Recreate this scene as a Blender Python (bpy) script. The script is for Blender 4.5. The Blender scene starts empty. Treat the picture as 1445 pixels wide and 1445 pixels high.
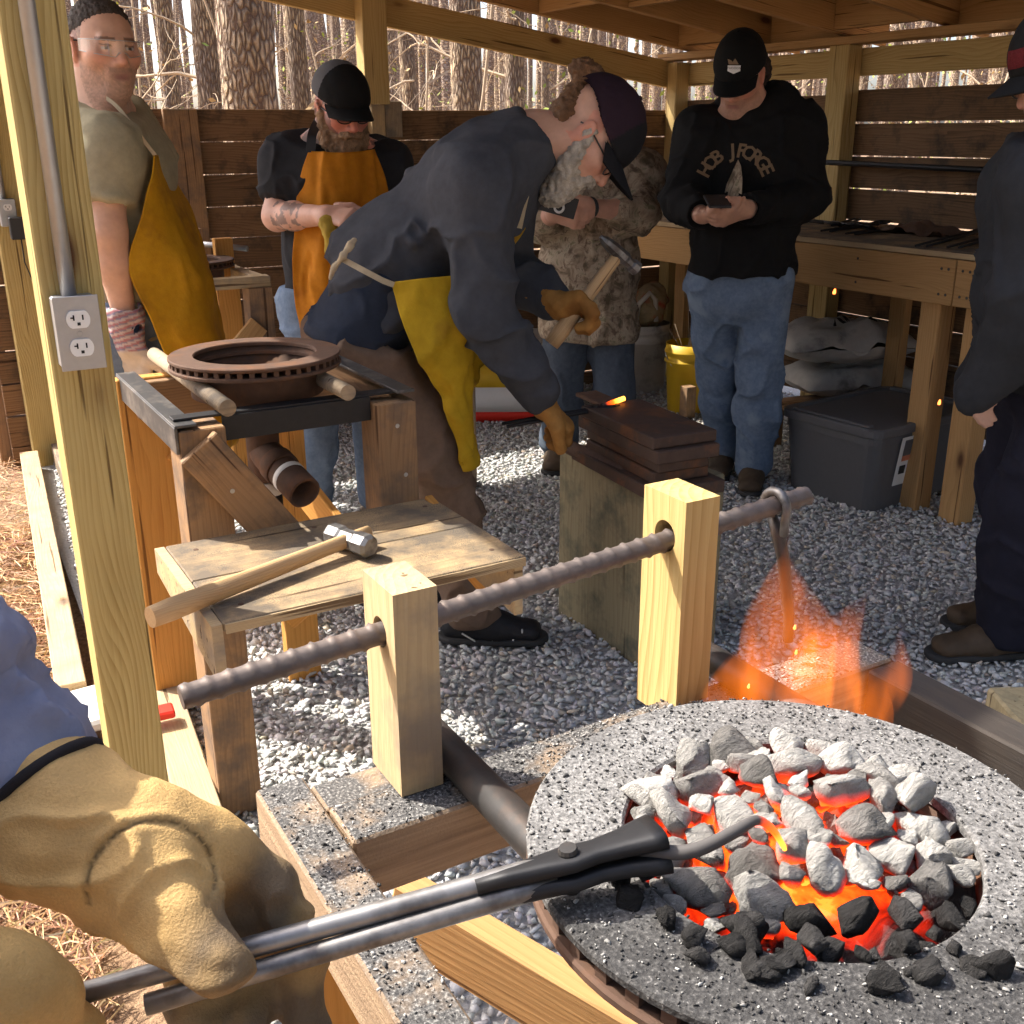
import bpy, bmesh, math, random
import numpy as np
from mathutils import Vector, Matrix
random.seed(7); RNG = np.random.default_rng(11)
SC = bpy.context.scene
COL = SC.collection

# ---------------------------------------------------------------- camera
H = 1.40
F_PX, PITCH, ROLL, YAW = 1505.0, math.radians(19.6), math.radians(0.35), math.radians(30)
CAM = np.array([0, 0, H])
FW = np.array([math.sin(YAW)*math.cos(PITCH), math.cos(YAW)*math.cos(PITCH), -math.sin(PITCH)])
_rt = np.array([math.cos(YAW), -math.sin(YAW), 0.0]); _up = np.cross(_rt, FW)
RT = _rt*math.cos(ROLL) - _up*math.sin(ROLL); UP = _up*math.cos(ROLL) + _rt*math.sin(ROLL)
HD = np.array([math.sin(YAW), math.cos(YAW), 0.0])          # horizontal heading of the lens
def ray(px, py): return FW + RT*(px-722.5)/F_PX - UP*(py-722.5)/F_PX
def PZ(px, py, z): d = ray(px, py); return CAM + d*((z-H)/d[2])            # place on a level plane
def PX(px, py, x): d = ray(px, py); return CAM + d*(x/d[0])
def PY(px, py, y): d = ray(px, py); return CAM + d*(y/d[1])
def PV(px, py, fd): d = ray(px, py); return CAM + d*(fd/float(d@HD))       # at a walking distance
camd = bpy.data.cameras.new('camera'); cam = bpy.data.objects.new('camera', camd); COL.objects.link(cam)
camd.sensor_width = 36; camd.lens = 18/ (722.5/F_PX); camd.clip_start = 0.02; camd.clip_end = 400
m = Matrix.Identity(4)
for i in range(3):
    m[i][0] = RT[i]; m[i][1] = UP[i]; m[i][2] = -FW[i]; m[i][3] = CAM[i]
cam.matrix_world = m
SC.camera = cam

# ---------------------------------------------------------------- sky and sun
LD = Vector((0.45, -0.55, -0.80)).normalized()             # the way the sunlight travels
w = bpy.data.worlds.new('World'); SC.world = w; w.use_nodes = True
nt = w.node_tree
sky = nt.nodes.new('ShaderNodeTexSky'); sky.sky_type = 'NISHITA'; sky.sun_disc = False
sky.sun_elevation = math.asin(-LD.z); sky.sun_rotation = math.atan2(-LD.x, -LD.y)
sky.air_density = 0.7; sky.dust_density = 4.0; sky.ozone_density = 0.4
nt.nodes['Background'].inputs['Strength'].default_value = 0.15
nt.links.new(sky.outputs[0], nt.nodes['Background'].inputs[0])
sl = bpy.data.lights.new('sun', 'SUN'); sl.energy = 3.1; sl.angle = math.radians(0.53); sl.color = (1, .95, .86)
so = bpy.data.objects.new('sun', sl); COL.objects.link(so); so.location = (-4, 6, 9)
so.rotation_euler = LD.to_track_quat('-Z', 'Y').to_euler()
SC.view_settings.view_transform = 'Standard'; SC.view_settings.look = 'None'
SC.view_settings.exposure = 1.75; SC.view_settings.gamma = 1.0; SC.view_settings.use_curve_mapping = False
SC.render.engine = 'CYCLES'
SC.cycles.use_denoising = True
SC.cycles.use_adaptive_sampling = True; SC.cycles.adaptive_threshold = .025
SC.cycles.max_bounces = 6; SC.cycles.diffuse_bounces = 4; SC.cycles.glossy_bounces = 3
SC.cycles.transparent_max_bounces = 12; SC.cycles.transmission_bounces = 4
SC.cycles.sample_clamp_indirect = 8.0
SC.cycles.volume_step_rate = 1.0
# ---------------------------------------------------------------- helpers
def V3(*a): return np.array(a, float)
def nrm(v): v = np.asarray(v, float); return v/(np.linalg.norm(v)+1e-12)
def wm(o):
    b = Matrix.Translation(o.location) if o.type == 'EMPTY' else o.matrix_basis.copy()
    return b if o.parent is None else wm(o.parent) @ o.matrix_parent_inverse @ b
def link(o, parent=None):
    COL.objects.link(o)
    if parent is not None:
        o.parent = parent
        o.matrix_parent_inverse = wm(parent).inverted()
    return o
def tag(o, label=None, cat=None, group=None, kind=None):
    if label: o['label'] = label
    if cat: o['category'] = cat
    if group: o['group'] = group
    if kind: o['kind'] = kind
    return o
def thing(name, label, cat, loc=(0, 0, 0), group=None):
    o = bpy.data.objects.new(name, None); o.location = Vector([float(v) for v in loc]); o.empty_display_size = .05
    COL.objects.link(o)
    return tag(o, label, cat, group)
def mesh_np(name, v, f, smooth=False, col=None):
    me = bpy.data.meshes.new(name)
    v = np.asarray(v, np.float32)
    if isinstance(f, np.ndarray):
        n, k = f.shape
        me.vertices.add(len(v)); me.vertices.foreach_set('co', v.ravel())
        me.loops.add(n*k); me.loops.foreach_set('vertex_index', f.astype(np.int32).ravel())
        me.polygons.add(n); me.polygons.foreach_set('loop_start', np.arange(0, n*k, k, dtype=np.int32))
        me.update(calc_edges=True)
    else:
        me.from_pydata(v.tolist(), [], f); me.update()
    if smooth: me.polygons.foreach_set('use_smooth', np.ones(len(me.polygons), bool))
    if col is not None:
        a = me.color_attributes.new('Col', 'FLOAT_COLOR', 'POINT')
        c = np.ones((len(v), 4), np.float32); c[:, :3] = col; a.data.foreach_set('color', c.ravel())
    return me
def obj(name, me, mat, parent=None):
    o = bpy.data.objects.new(name, me)
    if mat is not None and not me.materials: me.materials.append(mat)
    return link(o, parent)
# --- boards: long axis along local X, real size in metres
_bc = {}
def board_mesh(L, W, T, ch=.0025):
    k = (round(L, 3), round(W, 4), round(T, 4), round(ch, 4))
    if k in _bc: return _bc[k]
    v = []; f = []
    xs = (L/2, W/2, T/2)
    # chamfered box: 24 verts
    idx = {}
    for sx in (-1, 1):
        for sy in (-1, 1):
            for sz in (-1, 1):
                for ax in range(3):
                    p = [sx*xs[0], sy*xs[1], sz*xs[2]]; s = (sx, sy, sz)
                    for q in range(3):
                        if q != ax: p[q] -= s[q]*ch
                    idx[(sx, sy, sz, ax)] = len(v); v.append(p)
    for ax in range(3):
        for s in (-1, 1):
            o = [q for q in range(3) if q != ax]; quad = []
            for a, b in ((-1, -1), (1, -1), (1, 1), (-1, 1)):
                t = [0, 0, 0]; t[ax] = s; t[o[0]] = a; t[o[1]] = b
                quad.append(idx[(*t, ax)])
            flip = (s == 1) ^ (ax == 1)
            f.append(quad if flip else quad[::-1])
    for ax in range(3):            # edge along ax
        o = [q for q in range(3) if q != ax]
        for a in (-1, 1):
            for b in (-1, 1):
                t0 = [0, 0, 0]; t1 = [0, 0, 0]; t0[ax] = -1; t1[ax] = 1
                for t in (t0, t1): t[o[0]] = a; t[o[1]] = b
                f.append([idx[(*t0, o[0])], idx[(*t1, o[0])], idx[(*t1, o[1])], idx[(*t0, o[1])]])
    for sx in (-1, 1):
        for sy in (-1, 1):
            for sz in (-1, 1): f.append([idx[(sx, sy, sz, q)] for q in range(3)])
    me = bpy.data.meshes.new('board'); me.from_pydata(v, [], f)
    bm = bmesh.new(); bm.from_mesh(me); bmesh.ops.recalc_face_normals(bm, faces=bm.faces); bm.to_mesh(me); bm.free()
    _bc[k] = me
    return me
def board(name, a, b, W, T, mat, parent=None, wdir=(0, 0, 1), ch=.0025, share=False):
    """board from end a to end b; W measured along wdir, T across"""
    a = np.asarray(a, float); b = np.asarray(b, float); x = nrm(b-a); L = np.linalg.norm(b-a)
    y = np.asarray(wdir, float); y = nrm(y-x*(y@x)); z = np.cross(x, y)
    me = board_mesh(L, W, T, ch)
    if me.materials and me.materials[0] != mat: me = me.copy(); me.materials.clear()
    if not me.materials: me.materials.append(mat)
    o = bpy.data.objects.new(name, me)
    M = Matrix.Identity(4); c = (a+b)/2
    for i in range(3): M[i][0] = x[i]; M[i][1] = y[i]; M[i][2] = z[i]; M[i][3] = c[i]
    if parent is not None:
        o.parent = parent; COL.objects.link(o)
        o.matrix_basis = wm(parent).inverted() @ M
    else:
        COL.objects.link(o); o.matrix_basis = M
    return o
def tube_np(pts, rad, seg=10, cap=True, closed=False):
    pts = np.asarray(pts, float); n = len(pts)
    rad = np.full(n, rad, float) if np.isscalar(rad) else np.asarray(rad, float)
    t = np.gradient(pts, axis=0); t /= np.linalg.norm(t, axis=1)[:, None]+1e-12
    up = np.array([0, 0, 1.0]) if abs(t[0][2]) < .9 else np.array([1.0, 0, 0])
    u = nrm(np.cross(up, t[0])); vs = []
    for i in range(n):
        u = nrm(u - t[i]*(u@t[i])); w_ = np.cross(t[i], u)
        an = np.arange(seg)/seg*2*np.pi
        vs.append(pts[i] + rad[i]*(np.cos(an)[:, None]*u + np.sin(an)[:, None]*w_))
    v = np.concatenate(vs); f = []
    for i in range(n-1):
        for j in range(seg):
            j2 = (j+1) % seg
            f.append([i*seg+j, i*seg+j2, (i+1)*seg+j2, (i+1)*seg+j])
    if cap:
        f.append(list(range(seg))[::-1]); f.append([(n-1)*seg+j for j in range(seg)])
    return v, f
def tube(name, pts, rad, mat, parent=None, seg=10, smooth=True):
    v, f = tube_np(pts, rad, seg); me = mesh_np(name, v, f)
    if smooth:
        for p in me.polygons: p.use_smooth = len(p.vertices) == 4
    return obj(name, me, mat, parent)
def lathe_np(prof, seg=48, closed=False):
    """prof [(r,z)...] turned about Z; closed profile loop optional"""
    v = []; f = []; n = len(prof)
    for r, z in prof:
        for j in range(seg):
            a = 2*math.pi*j/seg; v.append((r*math.cos(a), r*math.sin(a), z))
    for i in range(n if closed else n-1):
        i2 = (i+1) % n
        for j in range(seg):
            j2 = (j+1) % seg; f.append([i*seg+j, i*seg+j2, i2*seg+j2, i2*seg+j])
    return np.array(v), f
def join_np(parts):
    vs = []; fs = []; o = 0
    for v, f in parts:
        vs.append(np.asarray(v, float)); fs += [[i+o for i in q] for q in f]; o += len(v)
    return np.concatenate(vs), fs
def fix_normals(me):
    bm = bmesh.new(); bm.from_mesh(me); bmesh.ops.recalc_face_normals(bm, faces=bm.faces); bm.to_mesh(me); bm.free(); return me
def frame(x, y=None, z=None): return None
def rot_to(v, axis, up=(0, 0, 1), loc=(0, 0, 0)):
    """map local x to axis, local z as near to up as it goes"""
    x = nrm(axis); z = np.asarray(up, float); z = nrm(z-x*(z@x)); y = np.cross(z, x)
    return np.asarray(v, float) @ np.array([x, y, z]) + np.asarray(loc, float)
def vnoise(p, seed=0):
    """value noise in [-1,1], p (n,3)"""
    i = np.floor(p).astype(np.int64); f = p-i; f = f*f*(3-2*f); out = 0
    def h(a, b, c):
        n = (a*374761393 + b*668265263 + c*2147483647 + seed*974634777) & 0x7fffffff
        n = ((n ^ (n >> 13))*1274126177) & 0x7fffffff
        return ((n ^ (n >> 16)) & 0xffff)/32767.5-1
    for dx in (0, 1):
        for dy in (0, 1):
            for dz in (0, 1):
                wgt = (f[:, 0] if dx else 1-f[:, 0])*(f[:, 1] if dy else 1-f[:, 1])*(f[:, 2] if dz else 1-f[:, 2])
                out = out + wgt*h(i[:, 0]+dx, i[:, 1]+dy, i[:, 2]+dz)
    return out
def fbm(p, seed=0, oct=3): return sum(vnoise(p*2.0**k, seed+k)*.5**k for k in range(oct))
def text_np(s, size, extrude=.0004, font_res=2, bold=0.0):
    c = bpy.data.curves.new('t', 'FONT'); c.body = s; c.size = size; c.offset = bold; c.extrude = extrude; c.align_x = 'CENTER'; c.align_y = 'CENTER'; c.resolution_u = font_res
    o = bpy.data.objects.new('t', c); COL.objects.link(o)
    me = o.to_mesh(); v = np.array([q.co[:] for q in me.vertices]); f = [list(p.vertices) for p in me.polygons]
    o.to_mesh_clear(); bpy.data.objects.remove(o); bpy.data.curves.remove(c)
    return v, f

# ---------------------------------------------------------------- materials
def newmat(name):
    mt = bpy.data.materials.new(name); mt.use_nodes = True
    nt = mt.node_tree; return mt, nt, nt.nodes['Principled BSDF']
def nd(nt, typ, ins=None, **kw):
    n = nt.nodes.new('ShaderNode'+typ)
    for k, v in kw.items(): setattr(n, k, v)
    for k, v in (ins or {}).items():
        if isinstance(v, bpy.types.NodeSocket): nt.links.new(v, n.inputs[k])
        else: n.inputs[k].default_value = v
    return n
def ramp(nt, fac, stops, interp='LINEAR'):
    r = nt.nodes.new('ShaderNodeValToRGB'); r.color_ramp.interpolation = interp
    e = r.color_ramp.elements
    while len(e) > 1: e.remove(e[-1])
    e[0].position = stops[0][0]; e[0].color = (*stops[0][1], 1) if len(stops[0][1]) == 3 else stops[0][1]
    for p, c in stops[1:]:
        q = e.new(p); q.color = (*c, 1) if len(c) == 3 else c
    nt.links.new(fac, r.inputs[0]); return r.outputs[0]
def mix(nt, fac, a, b, mode='MIX'):
    n = nt.nodes.new('ShaderNodeMix'); n.data_type = 'RGBA'; n.blend_type = mode
    for s, v in ((n.inputs[0], fac), (n.inputs[6], a), (n.inputs[7], b)):
        if isinstance(v, bpy.types.NodeSocket): nt.links.new(v, s)
        else: s.default_value = v if not isinstance(v, tuple) else (*v, 1)[:4]
    return n.outputs[2]
def mth(nt, op, a, b=0.0, c=0.0):
    n = nt.nodes.new('ShaderNodeMath'); n.operation = op
    for i, v in enumerate((a, b, c)):
        if isinstance(v, bpy.types.NodeSocket): nt.links.new(v, n.inputs[i])
        else: n.inputs[i].default_value = v
    return n.outputs[0]
def bump(nt, b, h, strength=.4, dist=.003):
    n = nd(nt, 'Bump', {'Height': h, 'Strength': strength, 'Distance': dist}); nt.links.new(n.outputs[0], b.inputs['Normal'])
def objco(nt, scale=(1, 1, 1), rnd=True):
    tc = nd(nt, 'TexCoord'); src = tc.outputs['Object']
    if rnd:
        oi = nd(nt, 'ObjectInfo'); k = mth(nt, 'MULTIPLY', oi.outputs['Random'], 53.0)
        cx = nd(nt, 'CombineXYZ', {'X': k, 'Y': k, 'Z': k})
        src = nd(nt, 'VectorMath', {0: src, 1: cx.outputs[0]}, operation='ADD').outputs[0]
    return nd(nt, 'Mapping', {'Vector': src, 'Scale': scale}).outputs[0]
def noise(nt, vec, scale, detail=4, rough=.55, dist=0.0):
    return nd(nt, 'TexNoise', {'Vector': vec, 'Scale': scale, 'Detail': detail, 'Roughness': rough, 'Distortion': dist}).outputs['Fac']

def wood(name, light, dark, knot=(.10, .045, .02), rings=26, contrast=.65, fibre=.5, dirt=None, dirt_amt=.0, rough=.75, spec=.25, knots=True, var=.25, speck=None):
    mt, nt, b = newmat(name)
    co = objco(nt)
    # growth rings: bands across the board, bent by slow noise along it
    c1 = nd(nt, 'Mapping', {'Vector': co, 'Scale': (.22, 1, 1)}).outputs[0]
    wob = nd(nt, 'TexNoise', {'Vector': c1, 'Scale': 7.0, 'Detail': 2.0, 'Roughness': .5})
    off = nd(nt, 'VectorMath', {0: wob.outputs['Color'], 1: (.10, .10, .10)}, operation='MULTIPLY').outputs[0]
    c2 = nd(nt, 'VectorMath', {0: c1, 1: off}, operation='ADD').outputs[0]
    sep = nd(nt, 'SeparateXYZ', {0: c2})
    q = mth(nt, 'ADD', sep.outputs[1], mth(nt, 'MULTIPLY', sep.outputs[2], .8))
    s = mth(nt, 'FRACT', mth(nt, 'MULTIPLY', q, rings*4.0))
    s = mth(nt, 'POWER', s, 1.8)
    s = mth(nt, 'MULTIPLY', s, ramp(nt, noise(nt, c1, 16, 3, .6), [(.3, (.35, .35, .35)), (.65, (1, 1, 1))]))
    c3 = nd(nt, 'Mapping', {'Vector': co, 'Scale': (6, 190, 190)}).outputs[0]
    fib = noise(nt, c3, 1.0, 3, .6)
    big = noise(nt, co, 3.2, 3, .5)
    fac = mth(nt, 'ADD', mth(nt, 'MULTIPLY', s, contrast), mth(nt, 'MULTIPLY', mth(nt, 'SUBTRACT', fib, .5), fibre*1.9))
    c = mix(nt, fac, light, dark)
    oi = nd(nt, 'ObjectInfo')
    tone = mth(nt, 'ADD', 1.0-var, mth(nt, 'ADD', mth(nt, 'MULTIPLY', oi.outputs['Random'], var), mth(nt, 'MULTIPLY', big, var)))
    tn = nd(nt, 'CombineXYZ', {'X': tone, 'Y': tone, 'Z': tone}).outputs[0]
    c = mix(nt, 1.0, c, tn, 'MULTIPLY')
    if knots:
        kv = nd(nt, 'Mapping', {'Vector': co, 'Scale': (2.1, 5.0, 5.0)}).outputs[0]
        vo = nd(nt, 'TexVoronoi', {'Vector': kv, 'Scale': 1.0, 'Randomness': 1.0}).outputs['Distance']
        km = ramp(nt, vo, [(0.0, (1, 1, 1)), (.05, (1, 1, 1)), (.1, (.25, .25, .25)), (.17, (0, 0, 0))])
        c = mix(nt, km, c, knot)
    if dirt is not None:
        d1 = noise(nt, co, 9, 5, .65); d1 = ramp(nt, d1, [(.62-.4*dirt_amt, (0, 0, 0)), (.78-.3*dirt_amt, (1, 1, 1))])
        c = mix(nt, mth(nt, 'MULTIPLY', d1, .85), c, dirt)
    if speck is not None:
        s1 = noise(nt, co, 420, 2, .6); s2 = noise(nt, co, 14, 3, .6)
        sm = mth(nt, 'MULTIPLY', ramp(nt, s1, [(.54, (0, 0, 0)), (.6, (1, 1, 1))]), ramp(nt, s2, [(.4, (.1, .1, .1)), (.6, (1, 1, 1))]))
        c = mix(nt, sm, c, speck)
    nt.links.new(c, b.inputs['Base Color']); b.inputs['Roughness'].default_value = rough; b.inputs['Specular IOR Level'].default_value = spec
    ck = noise(nt, nd(nt, 'Mapping', {'Vector': co, 'Scale': (1.6, 60, 60)}).outputs[0], 1.0, 2, .5)
    ck = ramp(nt, ck, [(.30, (0, 0, 0)), (.335, (1, 1, 1))])
    c = mix(nt, ck, mix(nt, 1.0, c, (.35, .3, .27), 'MULTIPLY'), c)
    nt.links.new(c, b.inputs['Base Color'])
    bump(nt, b, mth(nt, 'ADD', mth(nt, 'ADD', fib, ck), mth(nt, 'MULTIPLY', s, .6)), .6, .0018)
    return mt
def plain(name, col, rough=.6, metal=0.0, spec=.4, nscale=30, var=.25, bmp=.15, bd=.002, dirt=None, dscale=8, dlo=.5, dhi=.7, coat=0.0):
    mt, nt, b = newmat(name); co = objco(nt)
    n1 = noise(nt, co, nscale, 5, .6)
    k = mth(nt, 'ADD', 1-var, mth(nt, 'MULTIPLY', n1, 2*var)); kk = nd(nt, 'CombineXYZ', {'X': k, 'Y': k, 'Z': k}).outputs[0]
    c = mix(nt, 1.0, col, kk, 'MULTIPLY')
    if dirt is not None:
        d = ramp(nt, noise(nt, co, dscale, 5, .65), [(dlo, (0, 0, 0)), (dhi, (1, 1, 1))]); c = mix(nt, d, c, dirt)
    nt.links.new(c, b.inputs['Base Color'])
    b.inputs['Roughness'].default_value = rough; b.inputs['Metallic'].default_value = metal; b.inputs['Specular IOR Level'].default_value = spec
    if bmp: bump(nt, b, n1, bmp, bd)
    return mt
def cloth(name, col, col2=None, weave=900, fuzz=.35, rough=.9, var=.12, blot=None, blot_col=None, bd=.0012):
    mt, nt, b = newmat(name); co = objco(nt, rnd=False)
    n1 = noise(nt, co, 9, 4, .6); n2 = noise(nt, co, weave, 2, .5); n3 = noise(nt, co, 45, 4, .65)
    c = mix(nt, ramp(nt, n3, [(.3, (0, 0, 0)), (.7, (1, 1, 1))]), col, col2 or tuple(v*.8 for v in col))
    k = mth(nt, 'ADD', 1-var, mth(nt, 'MULTIPLY', n1, 2*var)); kk = nd(nt, 'CombineXYZ', {'X': k, 'Y': k, 'Z': k}).outputs[0]
    c = mix(nt, 1.0, c, kk, 'MULTIPLY')
    if blot_col is not None:
        c = mix(nt, ramp(nt, noise(nt, co, blot or 14, 4, .6), [(.55, (0, 0, 0)), (.68, (1, 1, 1))]), c, blot_col)
    nt.links.new(c, b.inputs['Base Color']); b.inputs['Roughness'].default_value = rough; b.inputs['Specular IOR Level'].default_value = .15
    b.inputs['Sheen Weight'].default_value = 0.0
    bump(nt, b, mth(nt, 'ADD', mth(nt, 'MULTIPLY', n2, .3), n3), .5, bd)
    return mt
def vcol(name, rough=.6, spec=.35, mult=None, nscale=60, var=.15, bmp=.2, bd=.001, sss=0.0, metal=0.0):
    mt, nt, b = newmat(name); co = objco(nt, rnd=False)
    a = nd(nt, 'Attribute', attribute_name='Col')
    n1 = noise(nt, co, nscale, 4, .6)
    k = mth(nt, 'ADD', 1-var, mth(nt, 'MULTIPLY', n1, 2*var)); kk = nd(nt, 'CombineXYZ', {'X': k, 'Y': k, 'Z': k}).outputs[0]
    c = mix(nt, 1.0, a.outputs['Color'], kk, 'MULTIPLY')
    nt.links.new(c, b.inputs['Base Color']); b.inputs['Roughness'].default_value = rough; b.inputs['Specular IOR Level'].default_value = spec; b.inputs['Metallic'].default_value = metal
    if sss: b.inputs['Subsurface Weight'].default_value = sss; b.inputs['Subsurface Radius'].default_value = (.012, .004, .002)
    if bmp: bump(nt, b, n1, bmp, bd)
    return mt
def emit(name, col, strength):
    mt, nt, b = newmat(name); b.inputs['Base Color'].default_value = (*[c*.3 for c in col], 1)
    b.inputs['Emission Color'].default_value = (*col, 1); b.inputs['Emission Strength'].default_value = strength; return mt

M = {}
M['treated'] = wood('treated_pine', (.50, .36, .15), (.31, .19, .055), rings=22, contrast=.75, var=.12)
M['treated_post'] = wood('treated_post_pine', (.50, .38, .15), (.30, .195, .055), rings=26, contrast=.85, fibre=.5, var=.10, knots=True)
M['orange'] = wood('fresh_pine', (.55, .27, .065), (.36, .145, .028), rings=20, contrast=.55, var=.12)
M['brown'] = wood('weathered_brown', (.31, .185, .095), (.15, .08, .036), rings=24, contrast=.55, var=.2, dirt=(.12, .09, .07), dirt_amt=.35)
M['greywood'] = wood('grey_weathered', (.33, .25, .165), (.18, .13, .08), rings=24, contrast=.5, var=.2, dirt=(.14, .12, .10), dirt_amt=.4)
M['fence'] = wood('fence_board', (.20, .115, .058), (.085, .044, .020), rings=18, contrast=.75, var=.35, dirt=(.05, .035, .025), dirt_amt=.3)
M['rafter'] = wood('rafter_pine', (.46, .27, .11), (.28, .14, .045), rings=22, contrast=.5, var=.25)
M['pale'] = wood('pale_pine', (.50, .365, .20), (.32, .21, .10), rings=24, contrast=.5, var=.15, dirt=(.24, .20, .155), dirt_amt=.45)
M['soot'] = wood('sooty_frame', (.36, .26, .16), (.20, .135, .075), rings=22, contrast=.5, var=.15, dirt=(.055, .05, .047), dirt_amt=.55)
M['stump'] = wood('stump_wood', (.28, .235, .14), (.16, .125, .075), rings=14, contrast=.5, var=.12, dirt=(.10, .10, .07), dirt_amt=.35)
M['ply'] = wood('plywood_top', (.40, .28, .15), (.22, .14, .07), rings=7, contrast=.5, var=.2, dirt=(.10, .085, .07), dirt_amt=.62, speck=(.07, .065, .06))
M['edge'] = wood('plywood_edge', (.50, .38, .22), (.17, .10, .05), rings=75, contrast=.9, var=.1, knots=False)
M['roofply'] = wood('roof_sheet', (.33, .27, .21), (.2, .155, .11), rings=5, contrast=.5, var=.3, dirt=(.08, .06, .05), dirt_amt=.5)
M['handle'] = wood('hickory', (.56, .37, .19), (.37, .21, .09), rings=60, contrast=.5, var=.05, knots=False, rough=.5)
M['rust'] = plain('rusty_iron', (.105, .062, .043), .8, .3, .3, 40, .4, .4, .0015, dirt=(.18, .080, .036), dscale=14, dlo=.5, dhi=.75)
M['iron'] = plain('dark_iron', (.06, .057, .055), .5, .7, .5, 60, .3, .3, .001, dirt=(.11, .08, .065), dscale=20)
M['black_iron'] = plain('black_iron', (.022, .022, .024), .55, .5, .5, 60, .3, .25, .001)
M['tong_steel'] = plain('dull_tong_steel', (.30, .29, .28), .46, .8, .5, 60, .3, .25, .0008, dirt=(.12, .11, .105), dscale=14, dlo=.48, dhi=.66)
M['char'] = wood('charred_beam', (.042, .034, .028), (.022, .018, .016), rings=22, contrast=.5, dirt=(.03, .028, .027), dirt_amt=.5)
M['steel'] = plain('worn_steel', (.20, .195, .19), .48, .8, .5, 80, .3, .2, .0005, dirt=(.10, .09, .085), dscale=22, dlo=.48, dhi=.62)
M['rebar'] = plain('rebar_steel', (.135, .11, .098), .6, .6, .5, 70, .35, .3, .001, dirt=(.20, .15, .125), dscale=25)
M['galv'] = plain('galvanised', (.42, .42, .42), .45, .85, .5, 50, .12, .05)
M['angle'] = plain('angle_iron', (.07, .072, .075), .5, .7, .5, 40, .3, .2, .001, dirt=(.22, .2, .18), dscale=12)
M['white_plastic'] = plain('white_plastic', (.78, .77, .73), .4, 0, .5, 20, .04, 0)
M['black_plastic'] = plain('black_plastic', (.018, .018, .02), .45, 0, .5, 30, .1, .05)
M['grey_plastic'] = plain('grey_plastic', (.10, .10, .104), .5, 0, .45, 60, .12, .08, .0006)
M['yellow_plastic'] = plain('yellow_plastic', (.62, .38, .02), .5, 0, .4, 12, .15, .03)
M['bucket'] = plain('bucket_plastic', (.48, .44, .38), .5, 0, .4, 14, .2, .03, dirt=(.2, .17, .14))
M['red'] = plain('red_plastic', (.72, .03, .015), .45, 0, .4, 20, .05, 0)
M['paper'] = plain('print_white', (.72, .71, .68), .6, 0, .3, 40, .05, 0)
M['ink'] = plain('print_black', (.02, .02, .02), .6, 0, .3, 40, .05, 0)
M['stone_white'] = plain('pale_stone', (.62, .60, .55), .85, 0, .2, 25, .2, .3)
# ---------------------------------------------------------------- implicit surfaces for bodies and cloth
def smin(a, b, k):
    h = np.maximum(k-np.abs(a-b), 0)/k
    return np.minimum(a, b)-h*h*k*.25
def smax(a, b, k): return -smin(-a, -b, k)
class S:
    """list of (op, k, fn, centre, radius) evaluated in order"""
    def __init__(s, k=.03): s.p = []; s.k = k
    def add(s, fn, k=None): s.p.append(('+', s.k if k is None else k, fn)); return s
    def sub(s, fn, k=.01): s.p.append(('-', k, fn)); return s
    def cut(s, fn, k=.006): s.p.append(('&', k, fn)); return s
    def rc(s, a, b, ra, rb=None, k=None): return s.add(f_rc(a, b, ra, rb), k)
    def ec(s, a, b, L, wa, da, wb, db, k=None): return s.add(f_ec(a, b, L, wa, da, wb, db), k)
    def el(s, c, r, R=None, k=None): return s.add(f_el(c, r, R), k)
    def merge(s, o): s.p += o.p; return s
    def __call__(s, P):
        d = None
        for op, k, fn in s.p:
            e = fn(P)
            if d is None: d = e
            elif op == '+': d = smin(d, e, k)
            elif op == '-': d = smax(d, -e, k)
            else: d = smax(d, e, k)
        return d
def f_rc(a, b, ra, rb=None):
    a = np.asarray(a, np.float32); b = np.asarray(b, np.float32); rb = ra if rb is None else rb
    ab = b-a; L2 = float(ab@ab)+1e-9
    def fn(P):
        q = P-a; t = np.clip((q@ab)/L2, 0, 1)
        q = q-t[:, None]*ab
        return np.sqrt(np.einsum('ij,ij->i', q, q))-(ra+(rb-ra)*t)
    return fn
def f_ec(a, b, L, wa, da, wb, db):
    a = np.asarray(a, np.float32); b = np.asarray(b, np.float32); ab = b-a; L2 = float(ab@ab)+1e-9
    L = np.asarray(L, float); L = (nrm(L - ab*(L@ab)/L2)).astype(np.float32)
    def fn(P):
        q = P-a; t = np.clip((q@ab)/L2, 0, 1); q = q-t[:, None]*ab
        lat = q@L; r2 = np.maximum(np.einsum('ij,ij->i', q, q)-lat*lat, 0)
        w_ = wa+(wb-wa)*t; d_ = da+(db-da)*t
        return (np.sqrt((lat/w_)**2+r2/(d_*d_))-1)*np.minimum(w_, d_)
    return fn
def f_el(c, r, R=None):
    c = np.asarray(c, np.float32); r = np.asarray(r, np.float32)
    def fn(P):
        q = P-c
        if R is not None: q = q@np.asarray(R, np.float32).T
        k0 = np.sqrt(np.einsum('ij,ij->i', q/r, q/r)); k1 = np.sqrt(np.einsum('ij,ij->i', q/(r*r), q/(r*r)))+1e-9
        return k0*(k0-1)/k1
    return fn
def f_pl(p, n):
    p = np.asarray(p, np.float32); n = nrm(n).astype(np.float32)
    return lambda P: (P-p)@n
def f_bx(c, h, R=None, r=.01):
    c = np.asarray(c, np.float32); h = np.asarray(h, np.float32)-r
    def fn(P):
        q = P-c
        if R is not None: q = q@np.asarray(R, np.float32).T
        q = np.abs(q)-h
        return np.sqrt((np.maximum(q, 0)**2).sum(1))+np.minimum(q.max(1), 0)-r
    return fn
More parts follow.
